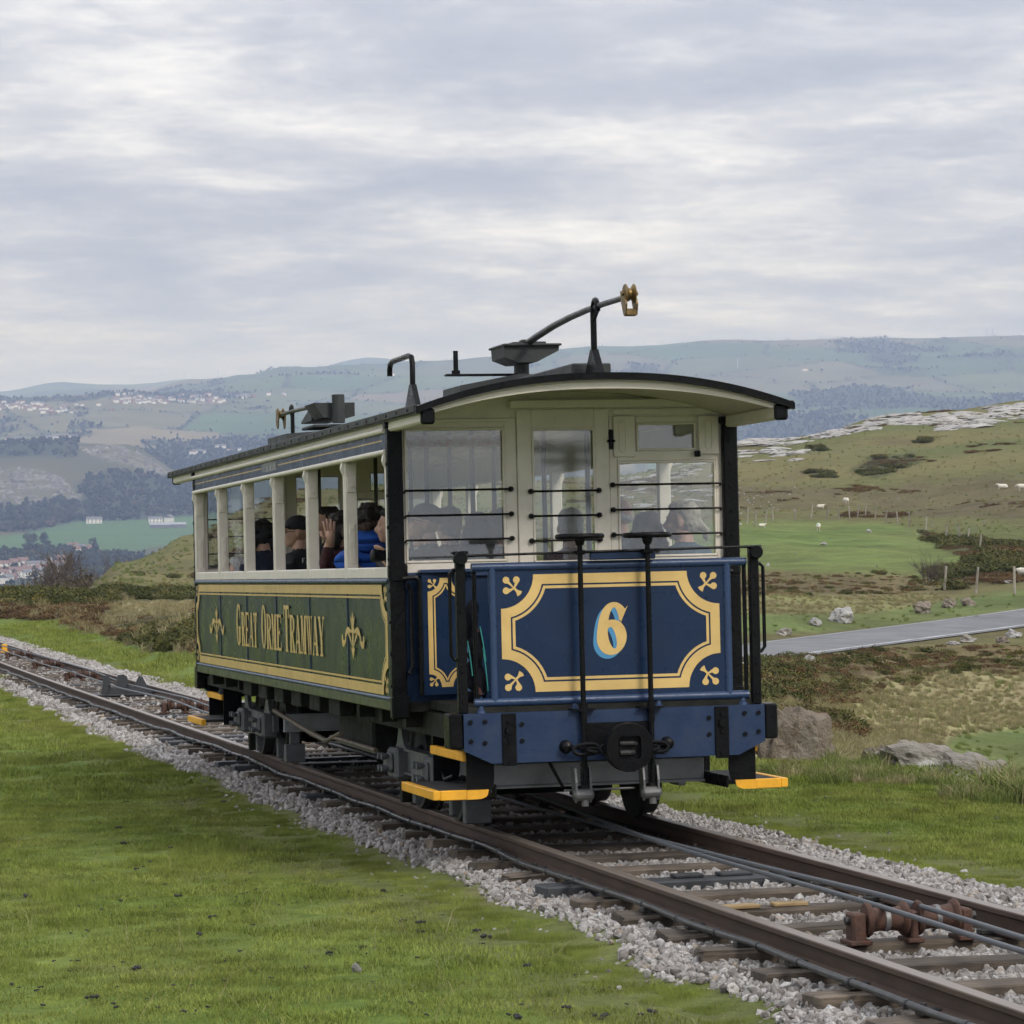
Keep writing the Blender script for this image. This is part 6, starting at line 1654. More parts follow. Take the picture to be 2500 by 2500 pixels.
# ---------------------------------------------------------------- sheep droppings on the turf
def droppings():
    m = mat('dark_dropping', (.012,.011,.010), .6, var=.4, bump=.5, bscale=90)
    meshes = []
    for k in range(5):
        r = random.Random(700+k); bm = bmesh.new()
        for _ in range(r.randint(4, 8)):
            q = bmesh.ops.create_icosphere(bm, subdivisions=1, radius=r.uniform(.35, .6))
            off = Vector((r.gauss(0, .45), r.gauss(0, .45), r.uniform(.1, .5)))
            for v in q['verts']: v.co = v.co + off
        me = bpy.data.meshes.new('dropping'); bm.to_mesh(me); bm.free(); me.materials.append(m); meshes.append(me)
    r = random.Random(12); big = [(62,1962),(110,1955),(308,1961),(335,2126),(300,2063),(335,2370),(290,2025),(232,2446),(418,2073),(64,2193),(750,2368),(520,2244),(497,2287),(1030,2280),(1164,2278),(1184,2293),(1382,2467),(1581,2481),(885,2318),(806,2332),(935,2180),(978,2255),(980,2020+235),(364,2108),(545,1961),(432,2193),(30,2410),(1020,2258),(1470,2486),(1290,2364),(1420,2350),(1260,2490),(2020,1952),(2200,1955),(2150,1935),(2235,1982),(1990,1960),(2440,2005),(2480,2000)]
    pts = list(big)
    while len(pts) < 200:
        px, py = r.uniform(0, 1700), 1930 + 570*r.random()**.8
        if py > 2060 + (px-900)*.42 or px < 560 and py > 1900 + px*.2: pts.append((px, py))
    gp, gd = ground_many([q[0] for q in pts], [q[1] for q in pts], 8, 60)
    for i, p in enumerate(gp):
        rel = p @ M3
        if -1.3 < rel[0] < 1.9: continue
        o = bpy.data.objects.new('sheep_dropping', meshes[i % 5]); COL.objects.link(o)
        s = (r.uniform(.014, .024) if i < len(big) else r.uniform(.006, .012)); o.scale = (s*1.15, s, s*.8); o.location = (p[0], p[1], p[2]+.010); o.rotation_euler = (0, 0, r.uniform(0, 6.28))
        tag(o, 'small black sheep dropping lying on the short turf', 'dropping', 'sheep droppings scattered on the turf')
droppings()

# ---------------------------------------------------------------- sheep
M_FLEECE = mat('fleece', (.60,.56,.47), .95, var=.15, vscale=9, bump=.9, bscale=14)
M_FACE = mat('sheep_face', (.50,.44,.37), .8, var=.1)
def remesh_join(mb, name, vox, mats=None):
    me = mb.mesh(name); o = bpy.data.objects.new('tmp', me); COL.objects.link(o)
    md = o.modifiers.new('r', 'REMESH'); md.mode = 'VOXEL'; md.voxel_size = vox
    sm = o.modifiers.new('s', 'SMOOTH'); sm.factor = .5; sm.iterations = 4
    dg = bpy.context.evaluated_depsgraph_get(); out = bpy.data.meshes.new_from_object(o.evaluated_get(dg)); out.name = name
    bpy.data.objects.remove(o); out.polygons.foreach_set('use_smooth', [True]*len(out.polygons)); return out
def ell(mb, c, r, n=14, rot=None):
    bm = bmesh.new(); bmesh.ops.create_uvsphere(bm, u_segments=n, v_segments=max(6, n//2), radius=1)
    for v in bm.verts:
        q = Vector((v.co.x*r[0], v.co.y*r[1], v.co.z*r[2]))
        if rot: q = Matrix.Rotation(rot[1], 3, rot[0]) @ q
        v.co = q + Vector(c)
    return mb.bm(bm)
def sheep_mesh(lying):
    mb = MB(); zb = .40 if not lying else .22
    ell(mb, (0, 0, zb+.12), (.46, .24, .25)); ell(mb, (.24, 0, zb+.13), (.24, .23, .25)); ell(mb, (-.27, 0, zb+.12), (.24, .245, .26))
    mb.tube([(.36, 0, zb+.20), (.50, 0, zb+.30 if lying else zb+.22), (.58, 0, zb+.36 if lying else zb+.20)], [.15, .11, .085], 10)
    hz = zb+.36 if lying else zb+.16
    mb.tube([(.55, 0, hz+.03), (.66, 0, hz-.03), (.76, 0, hz-.11)], [.085, .075, .045], 10)
    for s in (-1, 1): mb.tube([(.57, s*.06, hz+.06), (.56, s*.15, hz+.05)], [.03, .015], 6)
    if not lying:
        for x in (.28, -.30):
            for s in (-1, 1): mb.tube([(x, s*.12, zb+.02), (x+(.02 if x > 0 else -.04), s*.12, zb-.18), (x, s*.12, 0)], [.075, .04, .035], 8)
    else:
        for s in (-1, 1): mb.tube([(.3, s*.16, .12), (.5, s*.17, .05)], [.06, .035], 8)
    mb.tube([(-.48, 0, zb+.2), (-.54, 0, zb+.02)], [.05, .03], 8)
    me = remesh_join(mb, 'sheep', .03); me.materials.append(M_FLEECE); me.materials.append(M_FACE)
    mi = [1 if (p.center.x > .56 or p.center.z < zb-.1) else 0 for p in me.polygons]; me.polygons.foreach_set('material_index', mi); return me
SHEEP = {0: sheep_mesh(False), 1: sheep_mesh(True)}
for (px, py, ly, rz, sc, lab) in ((2065, 1232, 0, 1.9, .95, 'white sheep seen from behind above the line of fence posts'), (1998, 1297, 0, 1.45, .9, 'white sheep grazing alone in the bright green field with its back turned'), (2448, 1195, 1, 2.9, 1.0, 'white sheep lying with raised head on the hill at far right'), (2496, 1200, 0, 3.1, 1.05, 'white sheep standing at the right edge beside a lying one'), (2003, 1242, 1, .3, .75, 'small pale lamb lying just above the fence posts'), (2500, 1413, 0, 2.6, .85, 'white sheep half out of the picture near the lone fence posts'), (1860, 1288, 1, .2, .6, 'pale lamb lying at the left end of the green field')):
    p, d = ground_at(px, py, 100, 450)
    o = bpy.data.objects.new('sheep', SHEEP[ly]); COL.objects.link(o); o.location = p; o.scale = (sc*.8,)*3; o.rotation_euler = (0, 0, rz); tag(o, lab, 'sheep', 'sheep grazing on the hill')
    if px == 1998:
        mk = MB(); ell(mk, (-.40, .02, .66), (.10, .12, .05)); b = mk.build('dye_mark', mat('green_dye', (.10,.38,.30), .9), o, smooth=True)

# ---------------------------------------------------------------- fences
M_POST = wood_mat('fence_timber', (.22,.19,.15), (.40,.36,.30))
def fence(pts, label, h=1.05):
    ps = list(ground_many([q[0] for q in pts], [q[1] for q in pts], 90, 420)[0])
    f = empty('wire_fence', loc=ps[0].tolist()); tag(f, label, 'fence'); base = ps[0]
    me = MB().tube([(0, 0, -.1), (0, 0, h)], [.055, .05], 8).mesh('fence_post'); me.materials.append(M_POST); r = random.Random(5)
    for p in ps:
        o = bpy.data.objects.new('fence_post', me); COL.objects.link(o); o.parent = f; o.location = p-base; o.rotation_euler = (r.uniform(-.1, .1), r.uniform(-.14, .14), 0); o.scale = (1, 1, r.uniform(.85, 1.1))
    for z in (.45, .95):
        MB().tube([tuple(p-base+np.array([0, 0, z])) for p in ps], .004, 4).build('fence_wire', M_DARKIRON, f)
zf = lambda x, y: (1650+x*.44, 750+y*.44)
fence([zf(*q) for q in ((345,1180),(395,1200),(445,1215),(497,1198),(540,1185),(665,1180),(750,1172),(838,1170),(905,1172),(964,1170),(1007,1172),(1052,1168),(1105,1172),(1162,1200),(1231,1200),(1298,1212),(1388,1240),(1497,1300),(1568,1296),(1618,1305),(1685,1350))], 'long line of weathered fence posts above the bright green field')
fence([zf(*q) for q in ((1490,1572),(1665,1588),(1880,1595),(2010,1560))], 'pair of lone fence posts above the road at the far right')

# ---------------------------------------------------------------- bare bush by the green field, and bare trees down the left slope
M_TWIG = mat('bare_twigs', (.085,.065,.048), .9, var=.3)
M_BARK = mat('grey_bark', (.11,.095,.075), .9, var=.3, bump=.6, bscale=12)
def twigs(seed, h, spread, n0=7, levels=4, r0=.05):
    r = random.Random(seed); mb = MB(); cnt = [0]
    def grow(p, d, L, rad, lv):
        q = [p]; k = 3
        for i in range(k): d = (d + Vector((r.gauss(0, .16), r.gauss(0, .16), r.gauss(.02, .10)))).normalized(); q.append(q[-1] + d*L/k)
        mb.tube([tuple(a) for a in q], [rad*(1-.45*i/k) for i in range(k+1)], 4 if lv > 1 else 5, cap=False); cnt[0] += 1
        if lv >= levels: return
        for _ in range(r.randint(2, 4)):
            t = r.randint(1, k); nd = (d + Vector((r.gauss(0, .55), r.gauss(0, .55), r.gauss(.15, .35)))).normalized()
            grow(q[t], nd, L*r.uniform(.5, .8), rad*.55, lv+1)
    return mb, grow
def bare_bush(px, py, h, label, seed):
    p, d = ground_at(px, py, 90, 420); r = random.Random(seed)
    mb, grow = twigs(seed, h, 1, levels=4)
    for _ in range(16):
        a = r.uniform(0, 6.28); grow(Vector((.15*math.cos(a), .15*math.sin(a), 0)), Vector((math.cos(a)*.45, math.sin(a)*.45, 1)).normalized(), h*.50, .018, 1)
    o = mb.build('bare_bush', M_TWIG); o.location = p; tag(o, label, 'bush'); return o
bare_bush(2268, 1428, 1.55, 'upright bare brown bush beside the dark gorse below the green field', 31)
def bare_tree(px, py, d, h, label, seed, leafy=False, group=None):
    q = P(px, py, d); z = float(height(np.array([q[0]]), np.array([q[1]]))[0])
    t = empty('bare_tree', loc=(q[0], q[1], z)); tag(t, label, 'tree', group); r = random.Random(seed)
    hh = max(h, q[2]-z)
    MB().tube([(0, 0, -.3), (r.uniform(-.2, .2), 0, hh*.25), (r.uniform(-.3, .3), r.uniform(-.2, .2), hh*.5)], [.16, .12, .08], 6).build('trunk', M_BARK, t)
    mb, grow = twigs(seed, hh, 1, levels=4)
    for k in range(11):
        a = r.uniform(0, 6.28); z0 = hh*r.uniform(.25, .55); grow(Vector((0, 0, z0)), Vector((math.cos(a)*.7, math.sin(a)*.7, 1)).normalized(), hh*.25, .07, 1)
    for k in range(420):                       # the finest twigs
        q = mb.v[r.randrange(len(mb.v))]; dv = Vector((r.gauss(0, .5), r.gauss(0, .5), r.gauss(.4, .5))); e = Vector(q) + dv*.55; w = .016
        mb.raw([(q[0]-w, q[1], q[2]), (q[0]+w, q[1], q[2]), tuple(e)], [(0, 1, 2)])
    mb.build('crown', M_TWIG, t)
    return t
def utility_pole():
    """stands behind the viewer beside the line; seen mirrored in the door glass"""
    def on(px, py, Y):
        r = _rot().T @ np.array([(px-1250)/FPX, 1.0, -(py-1250)/FPX]); t = (Y-CAM_T[1])/r[1]; return CAM_T + t*r
    a = on(1392, 1085, 1.11+46); top = T((a[0], 1.11-46, a[2])); g = float(height(np.array([top[0]]), np.array([top[1]]))[0]); h = top[2]-g
    o = empty('utility_pole', loc=(top[0], top[1], g)); tag(o, 'dark wooden utility pole mirrored in the glass of the sliding door', 'utility pole')
    MB().tube([(0, 0, -.3), (0, 0, h)], [.17, .12], 10).build('pole', M_SLEEPER, o)
    MB().box(-1.1, 1.1, -.06, .06, h-.18, h-.04).build('cross_arm', M_SLEEPER, o); MB().box(-.7, .7, .0, .12, h-.42, h-.3).build('cross_arm', M_SLEEPER, o)
    for x in (-1.0, -.5, .5, 1.0): MB().lathe((x, 0, h+.03), 2, [(-.08, .04), (0, .07), (.08, .04)], 8).build('insulator', M_DARKIRON, o)
    MB().lathe((.5, 0, h-1.1), 0, [(-.2, .1), (0, .16), (.2, .1)], 10).build('switch_box', M_DARKIRON, o)
    for x in (-1.0, .5, 1.0): MB().tube([(x, 0, h+.08), (x-9, 3, h-.5), (x-22, 8, h+.2)], .018, 5).build('wire', M_DARKIRON, o)
    MB().tube([(0, 0, h-.6), (3.2, .5, .2)], .02, 5).build('stay', M_DARKIRON, o)
utility_pole()
# ------------------------------------------------------------------ distance: woods, hedges, trees, houses
def blob_tree(seed, tall=1.0):
    """far broadleaf crown: a few lumpy clumps with gaps, on a short stem"""
    r = random.Random(seed); bm = bmesh.new()
    for k in range(6):
        q = bmesh.ops.create_icosphere(bm, subdivisions=1, radius=1)
        c = Vector((r.uniform(-.5, .5), r.uniform(-.5, .5), r.uniform(.45, 1.25)*tall)); s = r.uniform(.32, .55)
        for v in q['verts']: v.co = v.co*s*r.uniform(.75, 1.2) + c
    q = bmesh.ops.create_cone(bm, segments=5, radius1=.09, radius2=.06, depth=.8, cap_ends=False)
    for v in q['verts']: v.co.z += .3
    me = bpy.data.meshes.new('far_tree'); bm.to_mesh(me); bm.free(); return me
M_FARTREE = leaf_mat('far_foliage', [(0, (.016,.023,.011)), (.35, (.026,.035,.015)), (.7, (.042,.048,.02)), (.9, (.07,.065,.026)), (1, (.095,.075,.035))])
M_BROWNTREE = leaf_mat('far_autumn_foliage', [(0, (.05,.042,.026)), (.5, (.085,.066,.038)), (1, (.12,.10,.055))])
def woods():
    protos = [proto('far_tree', blob_tree(800+k, 1 + .25*(k % 3)), M_FARTREE) for k in range(6)] + [proto('far_tree', blob_tree(830+k, .9), M_BROWNTREE) for k in range(2)]
    n = 98000
    d = np.exp(RNG.uniform(math.log(1500), math.log(9400), n)); px = RNG.uniform(-600, 3050, n)
    k = ~((d > 1900) & (d < 5000) & (px > 560))                     # hidden behind the tram and the near hill
    d, px = d[k], px[k]
    x = KAM[0] + (px-1250)/FPX*d; y = KAM[1] + d; z = height(x, y); a, b = project(x, y, z)
    w = wood_mask(x, y, d, a, b)
    cc, edge = field_info(x, y)
    hedge = (d > 4850) & (edge < 10)
    lone = (d > 4850) & (RNG.random(len(d)) < .02)
    cl = (in_poly(a, b, CLIFF1) | in_poly(a, b, CLIFF2)) & (RNG.random(len(d)) > .05)
    keep = (w | (hedge & (RNG.random(len(d)) < .9)) | lone) & ~cl & ~(in_poly(a, b, FIELD_POLY) & (d < 4000) & (d > 2600))
    keep &= ~((d < 2750) & (a < 175) & (b > 1368) & (RNG.random(len(d)) < .82))
    keep &= ~((a > 350) & (a < 470) & (b > 1262) & (b < 1300) & (d < 4000))
    x, y, z, d, w = x[keep], y[keep], z[keep], d[keep], w[keep]; n = len(x); print('far trees', n)
    s = np.where(w, RNG.uniform(2.6, 4.6, n)*np.where(d > 6500, .85, 1.1), RNG.uniform(1.5, 3.0, n))*np.where(d < 3000, .85, 1.0)
    rot = np.zeros((n, 3)); rot[:, 2] = RNG.uniform(0, 6.28, n)
    var = RNG.integers(0, 6, n); br = (RNG.random(n) < .10 + .18*(fbm(x/200, y/200, 2, 140) > .08)); var = np.where(br, RNG.integers(6, 8, n), var)
    scatter('distant_woods', protos, np.stack([x, y, z-.3], -1), rot, s[:, None]*RNG.uniform(.85, 1.15, (n, 3)), var, 'blue green woods and hedgerows covering the far hills and valley')
woods()

def crags():
    pts = []; r = np.random.default_rng(77)
    for pl, n in ((CLIFF1, 260), (CLIFF2, 120)):
        x0, x1 = max(-60, min(q[0] for q in pl)), max(q[0] for q in pl); y0, y1 = min(q[1] for q in pl), max(q[1] for q in pl)
        a = r.uniform(x0, x1, n*3); b = r.uniform(y0, y1, n*3); k = in_poly(a, b, pl); pts += list(zip(a[k][:n], b[k][:n]))
    p, d = ground_many([q[0] for q in pts], [q[1] for q in pts], 3950, 5000); n = len(p)
    m = stone_mat('grey_crag', [(0, (.11,.105,.095)), (.5, (.175,.165,.15)), (1, (.26,.25,.235))], .8, 2.5)
    s = r.uniform(1.8, 5.0, n)
    scatter('distant_crags', [proto('crag', rock_mesh(970+k, 2, .5), m) for k in range(4)], p, np.stack([r.uniform(-.3, .3, n), r.uniform(-.3, .3, n), r.uniform(0, 6.28, n)], -1), s[:, None]*np.stack([r.uniform(.7, 1.5, n), r.uniform(.5, .8, n), r.uniform(.5, 1.3, n)], -1), r.integers(0, 4, n), 'grey limestone crags on the hill across the valley')
crags()
# trees one can tell apart in the valley
def crown_tree(name, px, py, d, h, w, label, seed, conifer=False, m=None):
    p, dd = ground_many([px], [py], d*.8, d*1.25); p = p[0]; dd = float(dd[0])
    t = empty(name, loc=p.tolist()); tag(t, label, 'tree')
    MB().tube([(0, 0, -.5), (0, 0, h*.6)], [w*.05, w*.03], 6).build('trunk', M_BARK, t)
    r = np.random.default_rng(seed); vs = []; fs = []; tone = []
    lobes = []
    for k in range(16 if not conifer else 22):
        a = r.uniform(0, 6.28); zz = r.uniform(.3, .95); rad = (w/2)*(1-zz*.75 if conifer else math.sqrt(max(.05, 1-(zz*1.6-1)**2)))*r.uniform(.3, .9); lobes.append((rad*math.cos(a), rad*math.sin(a), zz*h, w*r.uniform(.14, .22)))
    for i in range(1500):
        lx, ly, lz, lr = lobes[r.integers(len(lobes))]; v = r.normal(size=3); v /= np.linalg.norm(v); q = np.array([lx, ly, lz]) + v*lr*(.6 + .5*r.random())*np.array([1, 1, .7])
        a = r.normal(size=3); a /= np.linalg.norm(a); b = np.cross(a, r.normal(size=3)); b /= np.linalg.norm(b); s = w*.035*r.uniform(.6, 1.4); k = len(vs)
        vs += [tuple(q-a*s), tuple(q+b*s*.6), tuple(q+a*s), tuple(q-b*s*.6)]; fs.append((k, k+1, k+2, k+3)); tone += [r.random()]*4
    me = bpy.data.meshes.new('crown'); me.from_pydata(vs, [], fs); me.update(); at = me.attributes.new('tone', 'FLOAT', 'POINT'); at.data.foreach_set('value', np.array(tone, np.float32))
    link_mesh('crown', me, m or M_FARTREE, t)
crown_tree('pine_tree', 74, 1345, 2700, 17, 17, 'broad dark pine at the left edge of the valley field', 1)
crown_tree('pine_tree', 108, 1347, 2680, 19, 15, 'taller dark pine standing right beside the broad one', 2, True)
crown_tree('evergreen_tree', 227, 1340, 2750, 11, 9, 'small compact dark evergreen alone below the valley field', 3)
bt = [(20, 1405, 255), (48, 1412, 250), (80, 1402, 262), (112, 1412, 258), (140, 1420, 270), (172, 1412, 300), (200, 1392, 340), (222, 1372, 380), (246, 1355, 410), (268, 1350, 420), (292, 1348, 425), (316, 1344, 428), (340, 1342, 430)]
where = ['at the left edge of the picture', 'second from the left edge', 'third from the left edge', 'fourth from the left edge', 'below the houses to the right', 'at the foot of the left hillside', 'just above the foot of the hillside', 'low on the brow of the left hillside', 'midway along the brow of the hillside', 'with a spreading top midway up the brow', 'third from the top of the row on the brow', 'second from the top of the row on the brow', 'topmost of the row on the brow']
for i, (px, py, d) in enumerate(bt):
    bare_tree(px, py, d, 5.0, 'leafless brown tree ' + where[i], 900+i, group='leafless trees down the left slope')
def slope_brush():
    n = 700; d = RNG.uniform(215, 430, n); px = RNG.uniform(-60, 360, n)
    x = KAM[0] + (px-1250)/FPX*d; y = KAM[1] + d; z = height(x, y); a, b = project(x, y, z)
    lim = np.interp(a, [-60, 0, 140, 250, 360], [190, 200, 250, 360, 420]); k = d > lim
    x, y, z = x[k], y[k], z[k]; n = len(x); rot = np.zeros((n, 3)); rot[:, 2] = RNG.uniform(0, 6.28, n)
    s = RNG.uniform(1.6, 3.4, n)
    scatter('slope_brush', [proto('brush', bush_mesh(940+k, 700, .045, 1.1), M_BROWNTREE) for k in range(3)], np.stack([x, y, z], -1), rot, s[:, None]*RNG.uniform(.8, 1.2, (n, 3)), RNG.integers(0, 3, n), 'brown leafless brush on the slope falling to the valley')
slope_brush()

M_RENDER = mat('white_render', (.66,.64,.60), .8, var=.08, vscale=.3)
M_SLATE = mat('grey_slate', (.13,.135,.15), .7, var=.2, vscale=.5)
M_TILE = mat('brown_roof_tile', (.17,.105,.085), .8, var=.2, vscale=.5)
M_DARKPANE = mat('dark_pane', (.03,.035,.04), .2)
M_BRICKFAR = mat('reddish_brick', (.24,.13,.10), .85, var=.15, vscale=.5)
def gable(mb, w, l, h, e):       # roof prism with overhang, ridge along x
    o = .35
    mb.raw([(-l/2-o, -w/2-o, h-.15), (l/2+o, -w/2-o, h-.15), (l/2+o, w/2+o, h-.15), (-l/2-o, w/2+o, h-.15), (-l/2-o, 0, h+e), (l/2+o, 0, h+e)], [(0, 1, 5, 4), (2, 3, 4, 5), (0, 4, 3), (1, 2, 5), (0, 3, 2, 1)])
HOUSE_KIND = []
def house_kind(l, w, h, e, wallm, roofm, wins):
    wm = MB().box(-l/2, l/2, -w/2, w/2, -2.5, h).raw([(-l/2, -w/2, h), (-l/2, w/2, h), (-l/2, 0, h+e-.2), (l/2, -w/2, h), (l/2, w/2, h), (l/2, 0, h+e-.2)], [(0, 1, 2), (3, 5, 4)]).mesh('wall'); wm.materials.append(wallm)
    r = MB(); gable(r, w, l, h, e); rm = r.mesh('roof'); rm.materials.append(roofm)
    cm = MB().box(-.4, .4, -.4, .4, -1.0, 1.6).mesh('chimney'); cm.materials.append(M_BRICKFAR)
    pm = MB().box(-.55, .55, -.06, .06, -.7, .7).mesh('window'); pm.materials.append(M_DARKPANE)
    HOUSE_KIND.append((l, w, h, e, wm, rm, cm, pm, wins))
house_kind(9, 7, 5, 2.6, M_RENDER, M_SLATE, 4); house_kind(12, 7, 4.6, 2.4, M_RENDER, M_TILE, 6); house_kind(8, 7, 5.2, 3.0, M_RENDER, M_TILE, 4); house_kind(10, 8, 3.2, 2.6, M_BRICKFAR, M_TILE, 4); house_kind(17, 7, 5.0, 2.5, M_RENDER, M_SLATE, 8)
def house(p, kind, rz, label, group=None, s=1.0, detail=True):
    l, w, h, e, wm, rm, cm, pm, wins = HOUSE_KIND[kind]
    t = empty('house', loc=(p[0], p[1], p[2])); t.rotation_euler = (0, 0, rz); t.scale = (s,)*3; tag(t, label, 'house', group)
    def add(nm, me, loc, par):
        o = bpy.data.objects.new(nm, me); COL.objects.link(o); o.parent = par; o.location = loc; return o
    add('wall', wm, (0, 0, 0), t); ro = add('roof', rm, (0, 0, 0), t); add('chimney', cm, (l*.36, 0, h+e*.9), ro)
    if detail:
        for k in range(wins//2):
            x = -l/2 + l*(k+.5)/(wins//2)
            for z in ((1.4, 3.8) if h > 4 else (1.6,)): add('window', pm, (x, -w/2-.02, z), t)
ORD = ['first', 'second', 'third', 'fourth', 'fifth', 'sixth', 'seventh', 'eighth', 'ninth', 'tenth', 'eleventh', 'twelfth', 'thirteenth', 'fourteenth', 'fifteenth', 'sixteenth']
def town():
    g = 'houses of the valley village below the slope'
    spots = [(10,1388,1,.1),(36,1386,2,-.2),(57,1383,2,.2),(119,1381,0,1.3),(150,1377,2,.3),(103,1396,1,.1),(141,1396,0,.9),(61,1402,1,.0),(82,1400,3,.2),(13,1400,3,.1),(32,1404,1,-.1),(46,1410,2,.8),(92,1390,4,.15),(70,1412,0,.3),(16,1424,4,1.4),(120,1405,3,.2),(99,1408,0,1.2),(140,1408,2,.1),(26,1416,3,.0),(160,1385,3,.4),(130,1388,1,.1),(75,1390,3,-.1),(2,1410,1,.1)]
    labs = ['brown roofed white house at the left edge of the valley village','second house from the left edge in the top row of the valley village','white house with brown roof in the top row of the valley village','white gabled house standing tallest in the valley village','white house at the right end of the top row in the valley village']
    gp, gd = ground_many([q[0] for q in spots], [q[1] for q in spots], 1900, 3200)
    for i, (q, p) in enumerate(zip(spots, gp)):
        rest = sorted(k for k in range(len(labs), len(spots))); row = lambda k: 'upper' if spots[k][1] < 1397 else 'middle' if spots[k][1] < 1407 else 'lowest'
        same = sorted((spots[k][0], k) for k in rest if i in rest and row(k) == row(i)); od = [k for _, k in same].index(i) if i in rest else 0
        house(p, q[2], q[3], labs[i] if i < len(labs) else '%s house from the left in the %s row of the valley village' % (ORD[od], row(i)), g)
    g2 = 'houses strung along the foot of the valley field'
    sp = [(196,1345,0,.1),(205,1350,1,.0),(214,1343,3,.2),(187,1352,2,.5),(178,1340,1,.1)]
    gp, gd = ground_many([q[0] for q in sp], [q[1] for q in sp], 2300, 3300)
    order = sorted(range(len(sp)), key=lambda k: sp[k][0])
    for k, (q, p) in enumerate(zip(sp, gp)): house(p, q[2], q[3], '%s small house from the left among trees below the valley field' % ORD[order.index(k)], g2, .9)
    # farm at the top of the field
    p = ground_many([230], [1278], 3000, 4300)[0][0]; house(p, 4, .08, 'long white farmhouse at the top edge of the green valley field', None, 1.05)
    p = ground_many([413], [1276], 3000, 4300)[0][0]; house(p, 0, 1.35, 'white gabled farm building right of the long barns', None, 1.25)
    p = ground_many([380], [1276], 3000, 4300)[0][0]; house(p, 4, .1, 'long low white farm range behind the grey barns', None, .95)
    for i, (px, py, l, lab) in enumerate(((390, 1289, 22, 'large grey roofed barn at the near left of the farm'), (432, 1288, 20, 'grey roofed barn at the near right of the farm'))):
        p = ground_many([px], [py], 3000, 4300)[0][0]; b = empty('barn', loc=p.tolist()); b.rotation_euler = (0, 0, .1); tag(b, lab, 'barn')
        MB().box(-l/2, l/2, -8, 8, -2, 4).build('wall', M_SLATE, b); r = MB(); gable(r, 16, l, 4, 2.2); r.build('roof', mat('pale_sheet_roof', (.22,.235,.265), .5, var=.1, vscale=.2), b)
    # middle distance
    sp = [(485,1108,4,.05,1.0),(497,1107,0,.2,.8),(538,1096,4,.3,1.1),(560,1103,1,.1,.8),(585,1100,0,.2,.7),(470,1109,1,.1,.9),(20,1078,1,.1,1.2),(50,1080,4,.0,1.3),(115,1076,4,.05,1.2),(135,1074,4,.0,1.2),(155,1075,1,.1,1.0),(175,1073,4,.1,1.2),(1190,993,0,.1,1),(955,918,1,.2,1.4),(1965,905,1,.2,1.0)]
    gp, gd = ground_many([q[0] for q in sp], [q[1] for q in sp], 4900, 9000)
    order = sorted(range(len(sp)), key=lambda k: sp[k][0])
    for k, (q, p) in enumerate(zip(sp, gp)): house(p, q[2], q[3], '%s white house from the left among fields on the middle slopes' % ORD[order.index(k)], 'scattered white houses on the middle slopes', q[4], False)
    # far hillside village: too small to show parts
    r = random.Random(21); pts = []
    for (x0, x1, y0, y1, n) in ((-20, 110, 984, 1003, 34), (100, 175, 998, 1012, 8), (280, 345, 972, 986, 26), (340, 425, 974, 986, 30), (430, 560, 966, 984, 30), (560, 700, 962, 975, 10), (150, 280, 985, 1010, 10), (270, 360, 962, 972, 7), (0, 90, 993, 1000, 10)):
        for _ in range(n): pts.append((r.uniform(x0, x1), r.uniform(y0, y1)))
    ms = []
    for k in range(4):
        mb = MB(); mb.box(-6, 6, -4, 4, -3, 5.5); mb.mi = 1; gable(mb, 8, 12, 5.5, 2.6); me = mb.mesh('house'); me.materials.append((M_RENDER, M_RENDER, M_RENDER, M_BRICKFAR)[k]); me.materials.append((M_SLATE, M_TILE, M_SLATE, M_TILE)[k]); ms.append(me)
    gp, gd = ground_many([q[0] for q in pts], [q[1] for q in pts], 5400, 9500)
    for i, p in enumerate(gp):
        o = bpy.data.objects.new('house', ms[r.randrange(4)]); COL.objects.link(o); o.location = p; s = r.uniform(.5, .85); o.scale = (s, s, s*1.2); o.rotation_euler = (0, 0, r.uniform(-.6, .6))
        tag(o, 'tiny pale house in the village on the far hillside', 'house', 'houses of the far hillside village')
town()
def far_poles():
    m = mat('pale_steel', (.55,.56,.58), .5); md = mat('dull_steel', (.22,.23,.25), .6)
    p = ground_many([1801], [897], 6000, 9300)[0][0]; t = empty('wind_turbine', loc=p.tolist()); tag(t, 'tiny white wind turbine on the far right hillside', 'wind turbine')
    MB().tube([(0, 0, -2), (0, 0, 19)], [.8, .5], 8).build('tower', m, t); MB().box(-.5, .5, -1.4, 1.4, 18.8, 20).build('nacelle', m, t)
    for k in range(3):
        a = 2.094*k + .5; MB().tube([(0, -1.6, 19.4), (7.5*math.sin(a), -1.6, 19.4+7.5*math.cos(a))], [.35, .12], 5).build('blade', m, t)
    for i, (px, lab) in enumerate(((452, 'left of two thin pylons on the far skyline'), (533, 'right of two thin pylons on the far skyline'), (2407, 'left pylon of the pair at the right skyline'), (2421, 'right pylon of the pair at the right skyline'))):
        ds = np.linspace(8000, 14500, 140); x = KAM[0]+(px-1250)/FPX*ds; y = KAM[1]+ds; z = height(x, y); j = int(np.argmin(project(x, y, z)[1]))
        t = empty('pylon', loc=(x[j], y[j], z[j])); tag(t, lab, 'pylon', 'pylons on the skyline'); h = 24*ds[j]/10000
        for sx in (-1, 1): MB().tube([(sx*h*.10, 0, -2), (sx*h*.015, 0, h)], [.45, .3], 4).build('leg', md, t)
        for zz in (.72, .84, .95): MB().tube([(-h*.14, 0, h*zz), (h*.14, 0, h*zz)], .3, 4).build('cross_arm', md, t)
far_poles()
